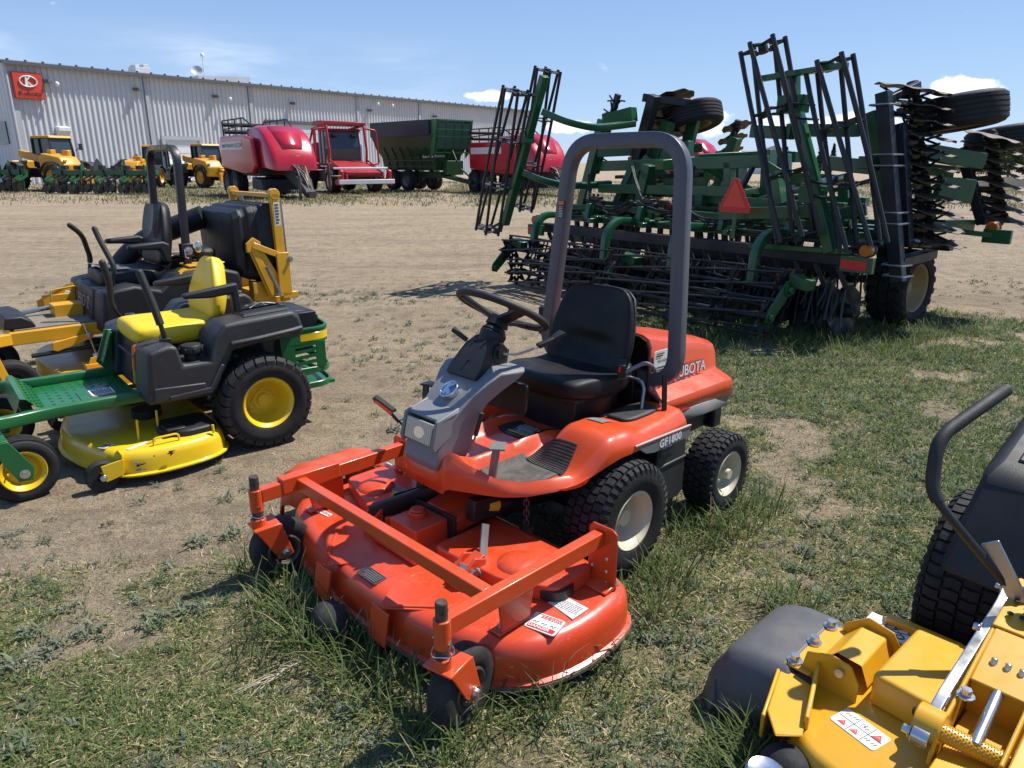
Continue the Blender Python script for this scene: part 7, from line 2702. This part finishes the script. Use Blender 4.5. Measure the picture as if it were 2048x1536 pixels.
# ================================================================== the row of far machines
def at_px(px, Y):
    X_, Y_ = far_pt(px, Y)
    return (X_, Y_, 0)
def simple_wheel(t, x, y, r, w, rim, rm, tread='lug'):
    return wheel(t, (x, y, r), r, w, rim, tread, rm, M_TIRE2, side=1 if y > 0 else -1, depth=.3, hub=r * .12, bolts=6, hubh=.05,)
def cab(t, x0, x1, hw, z0, z1, roofmat, lean=.12, frame=M_BLACKM, roof_t=.14, dy=0.0):
    mb = MB()
    P_ = [(x0, z0), (x1, z0), (x1 + lean * .3, (z0 + z1) / 2), (x1 - lean, z1), (x0 + lean * .4, z1)]
    mb.prism(P_, (0, dy, 0), (1, 0, 0), (0, 0, 1), hw * 2 - .06)
    mb.build('cab_glass', M_GLASS, t, bevel=.03, smooth=0)
    mb = MB()
    for sy in (-1, 1):
        for a, b in (((x0, z0), (x0 + lean * .4, z1)), ((x1, z0), (x1 + lean * .3, (z0 + z1) / 2)), ((x1 + lean * .3, (z0 + z1) / 2), (x1 - lean, z1)), ((x0, z0 + .02), (x1, z0 + .02)), ((x0 * .6 + x1 * .4, z0), (x0 * .6 + x1 * .4, z1))):
            mb.bar((a[0], sy * hw + dy, a[1]), (b[0], sy * hw + dy, b[1]), .08, .08)
    mb.build('cab_frame', frame, t, smooth=0)
    mb = MB()
    mb.prism([(x0 - .06, z1), (x1 - lean + .14, z1), (x1 - lean + .06, z1 + roof_t), (x0 + .1, z1 + roof_t)], (0, dy, 0), (1, 0, 0), (0, 0, 1), hw * 2 + .1)
    mb.build('cab_roof', roofmat, t, bevel=.04, smooth=40)
def telehandler(label, loc, F, sc=1.0, mirror=True):
    t = thing('telehandler', label, 'telehandler', loc, F, 'yellow telehandlers by the shed')
    t.scale = (sc,) * 3
    for x in (1.45, -1.35):
        for y in (1.0, -1.0):
            simple_wheel(t, x, y, .70, .46, .40, M_GOLD2)
    mb = MB()
    mb.box((0, 0, .95), (3.8, 1.0, .5))
    mb.box((-.1, .85, .75), (1.3, .5, .6))
    mb.build('chassis', M_BLACKM, t, bevel=.05)
    mb = MB()
    mb.prism([(.55, .75), (2.25, .75), (2.35, 1.35), (2.05, 1.75), (.75, 1.95), (.55, 1.7)], (0, -.55, 0), (1, 0, 0), (0, 0, 1), 1.1)
    mb.prism([(-2.2, .85), (-1.7, .85), (-1.7, 1.6), (-2.2, 1.5)], (0, 0, 0), (1, 0, 0), (0, 0, 1), 1.9)
    mb.build('engine_cover', M_GOLD2, t, bevel=.09, seg=3, smooth=50)
    mb = MB()
    for x in (1.45, -1.35):
        for y in (1.02, -1.02):
            mb.lathe([(.78, -.26), (.82, -.24), (.82, .24), (.78, .26)], (x, y, .70), (0, 1, 0), 20, R(20), R(160))
    mb.build('mudguard', M_DARKGREY, t)
    mb = MB()
    mb.bar((-2.0, -.15, 1.95), (2.4, -.15, 1.15), .34, .38)
    mb.bar((1.6, -.15, 1.32), (2.9, -.15, .95), .26, .28)
    mb.box((2.95, -.15, .70), (.16, 1.1, .60))
    mb.cyl((1.5, -.15, 1.7), (1.5, -.15, 2.1), .22, 14)
    mb.build('boom', M_GOLD2, t, bevel=.03)
    cab(t, -.95, .50, .62, 1.25, 2.72, M_GOLD2, dy=.42)
    mb = MB()
    mb.box((-.2, .42, 1.05), (1.5, 1.2, .5))
    mb.build('cab_base', M_BLACKP, t, bevel=.05)
    mb = MB()
    for a, b in (((.55, 1.15, 2.1), (.75, 1.35, 2.3)), ((.55, -.3, 2.1), (.9, -.5, 2.05))):
        mb.tube([a, b], .02, 6)
        mb.box(b, (.06, .2, .34))
    mb.cyl((-.75, 1.1, 2.85), (-.75, 1.1, 3.0), .03, 8)
    mb.build('mirror', M_BLACKP, t, bevel=.02)
    mb = MB()
    mb.box((2.3, -.95, 1.55), (.1, .2, .14))
    mb.box((.9, -.55, 2.0), (.3, .3, .25))
    mb.build('work_lamp', M_GOLD2, t, bevel=.03)
    return t
telehandler('yellow telehandler with glass cab, leftmost of three, behind the green cultivator', at_px(112, 45.5), (.93, -.36), 1.12)
telehandler('yellow telehandler mostly hidden behind the black roll bar, between the pickups', at_px(306, 52), (.12, -1), .98)
telehandler('yellow telehandler right of the white pickup, beside the red baler', at_px(412, 51), (.80, -.6))
def pickup(label, loc, F, mat):
    t = thing('pickup_truck', label, 'pickup truck', loc, F, 'pickups parked at the shed')
    mb = MB()
    S = [(2.75, .45, .92, .84), (2.70, 1.05, .94, .9), (2.2, 1.12, .98, .92), (1.2, 1.18, .98, .92), (-2.7, 1.12, .98, .92)]
    P_ = [(2.78, .50), (2.80, .95), (2.68, 1.15), (1.15, 1.25), (.40, 1.90), (-.75, 1.93), (-1.0, 1.30), (-2.75, 1.28), (-2.78, .55), (-2.2, .45), (2.2, .42)]
    mb.loft([[(x, -.95, z) for x, z in P_], [(x * .995, -1.0, min(z, 1.2) if z > 1.3 else z) if False else (x, -1.0 if z < 1.5 else -.82, z) for x, z in P_], [(x, 1.0 if z < 1.5 else .82, z) for x, z in P_], [(x, .95, z) for x, z in P_]])
    mb.build('body', mat, t, bevel=.05, seg=2, smooth=40)
    mb = MB()
    mb.prism([(1.04, 1.30), (.40, 1.84), (-.70, 1.86), (-.86, 1.34)], (0, 0, 0), (1, 0, 0), (0, 0, 1), 1.93)
    mb.prism([(1.13, 1.29), (.46, 1.84), (.40, 1.84), (1.0, 1.29)], (0, 0, 0), (1, 0, 0), (0, 0, 1), 1.5)
    mb.build('window', M_GLASS, t, bevel=.02, smooth=0)
    mb = MB()
    mb.box((2.80, 0, .82), (.06, 1.2, .34))
    mb.box((2.84, 0, .52), (.12, 1.9, .2))
    mb.build('grille', M_STEEL, t, bevel=.02)
    for sy in (-1, 1):
        mb = MB()
        mb.box((2.76, sy * .78, .90), (.08, .34, .24))
        mb.build('headlight', M_LENS, t, bevel=.03)
        mb = MB()
        mb.box((1.0, sy * 1.12, 1.32), (.12, .22, .2))
        mb.build('mirror', M_BLACKP, t, bevel=.03)
        for x in (1.75, -1.65):
            wheel(t, (x, sy * .86, .40), .40, .26, .24, 'smooth', M_STEEL, side=sy, depth=.2, hub=.08)
    return t
M_TRUCKG = paint('truck_grey', (.10, .105, .115), .28, dust=.2, scale=1, coat=.6)
M_TRUCKW = paint('truck_white', (.72, .73, .74), .28, dust=.1, scale=1, coat=.6)
pickup('dark grey pickup truck parked at the shed wall behind the green cultivator', at_px(258, 60), (-.85, -.52), M_TRUCKG)
pickup('white pickup truck parked at the white overhead door, seen through the black roll bar', at_px(352, 62), (.25, -.97), M_TRUCKW)
# --- green row cultivators in front of the telehandlers
def cultivator(label, loc, F, half, n, seed):
    t = thing('row_cultivator', label, 'farm implement', loc, F, 'green row cultivators in the grass')
    r0 = random.Random(seed)
    mb = MB()
    mb.bar((0, -half, 1.12), (0, half, 1.12), .26, .26)
    mb.bar((.5, -half * .8, 1.02), (.5, half * .8, 1.02), .16, .16)
    for i in range(5):
        y = -half * .8 + 1.6 * half * i / 4
        mb.prism([(-.2, .4), (.5, -.1), (.4, -.3), (-.25, -.2)], (0, y, 1.15), (1, 0, 0), (0, 0, 1), .1)
        mb.bar((0, y, 1.2), (.1, y + .1, 1.75 if i % 2 else 1.4), .12, .12)
    mb.build('toolbar', M_IGREEN, t, bevel=.01)
    for i in range(n):
        y = -half * .94 + 1.88 * half * i / (n - 1)
        e = node('row_unit', t, (0, y, 0))
        mb = MB()
        mb.bar((0, .05, 1.02), (-.85, .05, .75), .07, .10)
        mb.bar((0, -.12, .92), (-.85, -.12, .65), .07, .10)
        mb.prism([(-.2, 0), (.1, 0), (.05, -.5), (-.1, -.5)], (-.7, 0, .75), (1, 0, 0), (0, 0, 1), .1)
        mb.bar((-.2, 0, .9), (-.35, 0, .12), .09, .06, up=(1, 0, 0))
        mb.build('shank', M_HARROW if i % 2 else M_IGREEN, e)
        mb = MB()
        if r0.random() < .55:
            for k_ in range(7):
                a = k_ * .9
                mb.bar((-1.0 + .26 * math.cos(a), -.30, .32 + .26 * math.sin(a)), (-1.0 + .26 * math.cos(a), .30, .32 + .26 * math.sin(a)), .03, .03)
            for yy in (-.28, 0, .28):
                mb.cyl((-1.0, yy - .01, .32), (-1.0, yy + .01, .32), .24, 14)
        else:
            mb.cyl((-.85, -.04, .30), (-.85, .04, .30), .30, 20)
            mb.cyl((-.30, .16, .28), (-.30, .18, .28), .27, 18)
        for k_ in range(4):
            a = r0.random() * 3
            mb.tube([(-.5, -.2 + .1 * k_, .7), (-.7, -.2 + .1 * k_, .4), (-.6, -.2 + .1 * k_, .08)], .02, 5)
        mb.box((-.15, .0, 1.38), (.28, .26, .22))
        mb.build('ground_tool', M_HARROW, e)
    return t
cultivator('green row cultivator with dark shanks and rollers standing in rough grass, front one', at_px(216, 41), (.12, .99), 3.1, 9, 3)
cultivator('shorter green cultivator section at the left picture edge', at_px(8, 43.5), (.05, 1), 1.6, 5, 8)
mb = MB()
X_, Y_ = far_pt(205, 44.5)
mb.prism([(-.42, .9), (.42, .9), (.30, 1.5), (0, 1.9), (-.25, 1.6)], (X_, Y_, 0), (1, 0, 0), (0, 0, 1), .06)
mb.bar((X_, Y_ + .05, 0), (X_, Y_ + .05, 1.2), .08, .08)
tag(mb.build('marker_plate', M_STRIPE, smooth=0), 'grey pointed plate on a post behind the green cultivator', 'marker plate')
# --- big red square balers
def baler(label, loc, F, sc=1.0, writing=False):
    t = thing('square_baler', label, 'baler', loc, F, 'red square balers in the row')
    t.scale = (sc,) * 3
    mb = MB()                                   # front hood, curved down to the nose
    rings = []
    for x, z1, z0, hw in ((-.9, 3.05, 1.3, .98), (-.2, 3.08, 1.3, 1.0), (.5, 3.02, 1.3, 1.02), (1.1, 2.72, 1.3, 1.03), (1.55, 2.28, 1.25, 1.02), (1.85, 1.85, 1.22, .98), (1.98, 1.52, 1.2, .92), (2.0, 1.3, 1.18, .85)):
        r_ = min(.22, (z1 - z0) * .4)
        rings.append([(x, -hw * 1.02, z0), (x, -hw, z1 - r_), (x, -hw + r_ * .3, z1 - r_ * .3), (x, -hw + r_, z1), (x, 0, z1 + .05), (x, hw - r_, z1), (x, hw - r_ * .3, z1 - r_ * .3), (x, hw, z1 - r_), (x, hw * 1.02, z0)])
    mb.loft(rings)
    mb.build('front_hood', M_RED, t, bevel=.02, smooth=50)
    mb = MB()
    mb.box((1.84, 0, 1.78), (.10, .5, .07))
    mb.build('hood_handle', M_BLACKM, t, bevel=.02)
    mb = MB()
    mb.loft([[(x + .012, y, z + .016) for x, y, z in row] for row in (((.55, -.62, 3.02), (.55, 0, 3.055), (.55, .62, 3.02)), ((1.12, -.60, 2.73), (1.12, 0, 2.76), (1.12, .60, 2.73)), ((1.56, -.52, 2.28), (1.56, 0, 2.31), (1.56, .52, 2.28)), ((1.72, -.42, 2.07), (1.72, 0, 2.10), (1.72, .42, 2.07)))], cap=False, closed=False)
    o = mb.build('hood_hatch', M_RED, t, smooth=60)
    o.modifiers.new('s', 'SOLIDIFY').thickness = .05
    for sy in (-1, 1):
        mb = MB()                               # long side shields
        mb.prism([(-4.3, 1.30), (-.9, 1.02), (.15, 1.05), (.55, 1.35), (.35, 2.55), (-.9, 2.72), (-4.2, 2.72), (-4.35, 2.45)], (0, sy * 1.22, 0), (1, 0, 0), (0, 0, 1), .22)
        sh = mb.build('side_shield', M_RED, t, bevel=.09, seg=3, smooth=50)
        mb = MB()
        mb.use(M_LABEL).rect((-2.5, sy * 1.336, 2.28), (sy * -1, 0, 0) if sy < 0 else (-1, 0, 0), (0, 0, 1), 3.2, .36, .01)
        mb.use(M_RED).bar((-4.0, sy * 1.342, 2.47), (-.9, sy * 1.342, 2.47), .006, .05)
        if writing and sy < 0:
            mb.use(M_PRINT).text('MASSEY FERGUSON', .21, (-2.95, sy * 1.345, 2.27), (1, 0, 0), (0, 0, 1), .004, bold=.01)
            mb.text('LB 2234', .30, (-1.40, sy * 1.345, 2.27), (1, 0, 0), (0, 0, 1), .004, bold=.01)
        mb.build('side_band', None, sh, smooth=0, fix=False)
    mb = MB()
    mb.box((-2.0, 0, 1.7), (4.6, 2.2, 1.5))
    mb.box((-1.0, 0, 2.75), (1.5, 1.6, .5))
    mb.box((-4.6, 0, 1.5), (1.2, 1.4, 1.0))
    mb.build('bale_chamber', M_BLACKM, t, bevel=.05)
    mb = MB()
    mb.prism([(.9, 1.40), (1.4, 1.55), (3.1, .55), (3.5, .30), (3.35, .10), (3.0, .25), (1.0, 1.0)], (0, 0, 0), (1, 0, 0), (0, 0, 1), .42)
    mb.prism([(-.6, .4), (.9, .35), (.7, .8), (-.5, .9)], (0, 0, 0), (1, 0, 0), (0, 0, 1), 2.3)
    for i in range(20):
        mb.bar((.8, -1.05 + .11 * i, .62), (.95, -1.05 + .11 * i, .22), .03, .05)
    mb.build('drawbar', M_DARKGREY, t, bevel=.03)
    mb = MB()
    r0 = random.Random(2)
    for k_ in range(8):
        p = V(2.6 + .09 * k_, r0.uniform(-.2, .25), 1.1 - .09 * k_)
        mb.tube([(1.9, r0.uniform(-.2, .2), 1.45), p + V(-.2, 0, .25), p, p + V(.12, .05, -.3)], .03, 6)
    mb.cyl((3.1, -.35, .05), (3.1, -.35, 1.0), .06, 10)
    mb.box((3.42, 0, .25), (.3, .3, .22))
    mb.build('hose_bundle', M_RUST, t)
    mb = MB()                                   # rails and ladder at the rear top
    for sy in (-1, 1):
        mb.tube(rounded([(-4.6, sy * 1.0, 2.6), (-4.7, sy * 1.0, 3.45), (-1.4, sy * 1.0, 3.45), (-.5, sy * .9, 3.05)], .15), .035, 6)
        mb.tube([(-4.6, sy * 1.0, 3.05), (-1.3, sy * 1.0, 3.15)], .03, 6)
        for x in (-3.7, -2.7, -1.7):
            mb.tube([(x, sy * 1.0, 2.6), (x, sy * 1.0, 3.45)], .03, 6)
    mb.cyl((-4.6, -1.0, 3.28), (-4.6, 1.0, 3.28), .10, 10)
    mb.cyl((-4.5, -1.0, 2.95), (-4.5, 1.0, 2.95), .10, 10)
    mb.build('rail', M_BLACKM, t)
    for x in (-2.7, -4.0):
        for y in (-1.05, 1.05):
            simple_wheel(t, x, y, .62, .52, .34, M_STRIPE)
    return t
baler('glossy red square baler with curved hood and tongue, nearest of the balers', at_px(566, 36.5), (.60, -.80), 1.08, True)
baler('red square baler behind the upright left rolling baskets of the tillage tool', at_px(1062, 40), (.55, -.835), 1.0)
baler('red square baler seen through the grey roll bar beyond the tillage tool', at_px(1375, 50), (.55, -.835), 1.02)
# --- red windrower with a guarded cab
hv = thing('windrower', 'red self-propelled harvester with guard bars round its glass cab', 'harvester', at_px(690, 43), (.55, -.835))
hv.scale = (1.1, 1.1, 1.06)
cab(hv, -1.0, .45, .85, 1.35, 3.15, M_RED2, .15, M_WHITE, .12)
mb = MB()
for sy in (-1, 1):
    mb.tube(rounded([(-1.6, sy * 1.0, 3.3), (.6, sy * 1.0, 3.45), (.85, sy * 1.0, 2.2), (.75, sy * 1.0, 1.5), (2.9, sy * .95, 1.0), (2.9, sy * .95, .6)], .15), .07, 8)
    mb.tube(rounded([(.6, sy * 1.0, 3.3), (.6, sy * 1.65, 3.2), (.75, sy * 1.7, 1.5), (.8, sy * 1.0, 1.45)], .12), .055, 8)
    mb.tube([(-1.2, sy * 1.0, 3.3), (-1.2, sy * 1.0, 1.2)], .07, 8)
    mb.tube([(-2.6, sy * .95, 2.2), (-1.4, sy * 1.0, 3.35)], .06, 8)
    mb.tube([(.8, sy * 1.0, 1.7), (2.85, sy * .95, 1.05)], .05, 8)
mb.box((-.3, 0, 3.52), (1.9, 2.2, .14))
mb.box((-.9, 0, 3.62), (1.0, 2.0, .14))
mb.build('guard_frame', M_RED2, hv, bevel=.01)
mb = MB()
mb.prism([(-3.0, 1.2), (-1.0, 1.2), (-1.0, 2.6), (-2.6, 2.5), (-3.0, 2.1)], (0, 0, 0), (1, 0, 0), (0, 0, 1), 2.0)
mb.prism([(.4, 1.1), (2.6, .85), (2.9, .95), (2.9, 1.05), (.5, 1.65)], (0, 0, 0), (1, 0, 0), (0, 0, 1), 1.8)
mb.prism([(2.3, .45), (3.1, .45), (3.1, 1.15), (2.9, 1.25), (2.7, .8), (2.3, .7)], (0, 1.25, 0), (1, 0, 0), (0, 0, 1), .2)
mb.prism([(2.3, .45), (3.1, .45), (3.1, 1.15), (2.9, 1.25), (2.7, .8), (2.3, .7)], (0, -1.25, 0), (1, 0, 0), (0, 0, 1), .2)
mb.build('engine_cover', M_RED2, hv, bevel=.05)
mb = MB()
mb.box((3.12, 0, .62), (.10, 2.9, .22))
mb.bar((2.9, -1.6, 1.28), (2.9, 1.2, 1.28), .10, .10)
mb.box((.40, -.86, 1.0), (.06, .5, .6))
mb.build('front_bumper', M_WHITE, hv, bevel=.02)
mb = MB()
mb.box((-.5, 0, .85), (4.4, 1.6, .6))
for y in (-.5, .5):
    mb.box((.5, y, 2.95), (.2, .3, .14))
mb.tube([(3.1, -1.9, .25), (3.1, -1.9, 1.5)], .07, 8)
mb.tube([(3.1, -1.9, .9), (3.1, -1.3, .9)], .05, 8)
mb.build('chassis', M_RUST, hv, bevel=.04)
for x, r_, w_ in ((1.4, .62, .5), (-2.3, .75, .55)):
    for y in (-1.1, 1.1):
        simple_wheel(hv, x, y, r_, w_, .36, M_WHITE)
# --- dark green tipping wagon
wg = thing('spreader_wagon', 'tall dark green tipping wagon with black extension boards, right of the red harvester', 'farm wagon', at_px(852, 45.5), (.70, -.714))
mb = MB()
rings = []
for z, hw, x0, x1 in ((1.2, .85, -3.0, 2.1), (2.0, 1.0, -3.1, 2.2), (2.4, 1.25, -3.3, 2.35), (3.15, 1.42, -3.5, 2.5)):
    rings.append([(x0, -hw, z), (x1, -hw, z), (x1, hw, z), (x0, hw, z)])
mb.loft(rings)
for x in (-2.4, -1.6, -.8, 0, .8, 1.6):
    for sy in (-1, 1):
        mb.bar((x, sy * 1.03, 2.0), (x + .02, sy * 1.32, 2.5), .08, .06, up=(1, 0, 0))
        mb.bar((x, sy * .90, 1.25), (x, sy * 1.02, 2.0), .07, .05, up=(1, 0, 0))
for sy in (-1, 1):
    mb.bar((-3.0, sy * .98, 1.75), (2.15, sy * .98, 1.75), .08, .10)
    mb.bar((-3.0, sy * .90, 1.4), (2.15, sy * .90, 1.4), .08, .10)
mb.build('wagon_body', M_DKGREEN, wg, bevel=.03, smooth=0)
mb = MB()
for sy in (-1, 1):
    mb.bar((-3.55, sy * 1.44, 3.55), (2.30, sy * 1.44, 3.55), .06, .85)
mb.bar((2.32, -1.45, 3.58), (2.32, 1.45, 3.58), .06, .8)
mb.build('extension_board', M_BLUEBLK, wg, bevel=.01)
mb = MB()
for y in np.linspace(-1.2, 1.2, 5):
    mb.bar((2.60, y, 2.2), (2.95, y, 3.95), .07, .07, up=(1, 0, 0))
for u in (0, .5, .72, 1):
    mb.bar((2.60 + .35 * u, -1.3, 2.2 + 1.75 * u), (2.60 + .35 * u, 1.3, 2.2 + 1.75 * u), .07, .07)
for sy in (-1, 1):
    mb.prism([(2.2, 1.9), (2.6, 2.2), (2.95, 3.98), (2.3, 3.98), (2.4, 3.0)], (0, sy * 1.32, 0), (1, 0, 0), (0, 0, 1), .06)
mb.build('front_gate', M_GREEN, wg, smooth=0)
mb = MB()
mb.loft([[(2.66, y, z) for y, z in ((-1.15, 2.4), (1.15, 2.4))], [(2.92, y, z) for y, z in ((-1.15, 3.8), (1.15, 3.8))]], cap=False, closed=False)
mb.build('gate_mesh', paint('green_mesh', (.05, .09, .06), .6, dust=.1), wg, smooth=0)
mb = MB()
mb.bar((2.2, 0, .85), (4.3, 0, .55), .26, .24)
mb.bar((2.0, .5, .9), (3.6, .05, .62), .12, .14)
mb.bar((2.0, -.5, .9), (3.6, -.05, .62), .12, .14)
mb.bar((3.9, .2, .0), (3.9, .2, .9), .09, .09)
mb.box((-.4, 0, .95), (5.0, 1.1, .35))
mb.box((2.4, .2, 1.35), (.35, 1.3, .8))
mb.tube([(2.6, -.3, 1.9), (3.0, -.3, 2.3), (3.4, -.2, 1.4), (4.2, 0, .8)], .05, 6)
mb.build('drawbar', M_DKGREEN, wg, bevel=.02)
mb = MB()
for sy in (-1, 1):
    mb.use(M_LABEL).text('Bunning', .20, (1.45, sy * 1.015, 1.98), (-sy, 0, 0), (0, 0, 1), .02, bold=.02)
    mb.prism([(-.25, 0), (.25, 0), (.12, .16), (0, .20), (-.12, .16)], (1.45, sy * 1.02, 2.10), (1, 0, 0), (0, 0, 1), .02)
    mb.rect((2.0, sy * 1.01, 2.0), (-sy, 0, 0), (0, 0, 1), .14, .14, .02)
mb.use(M_LABEL).text('Bunning', .24, (2.22, -.65, 2.02), (0, 1, 0), (0, 0, 1), .02, bold=.02)
mb.build('maker_sign', None, wg, smooth=0, fix=False)
for x in (-1.9, -.4):
    for y in (-.98, .98):
        simple_wheel(wg, x, y, .62, .50, .34, M_STRIPE)
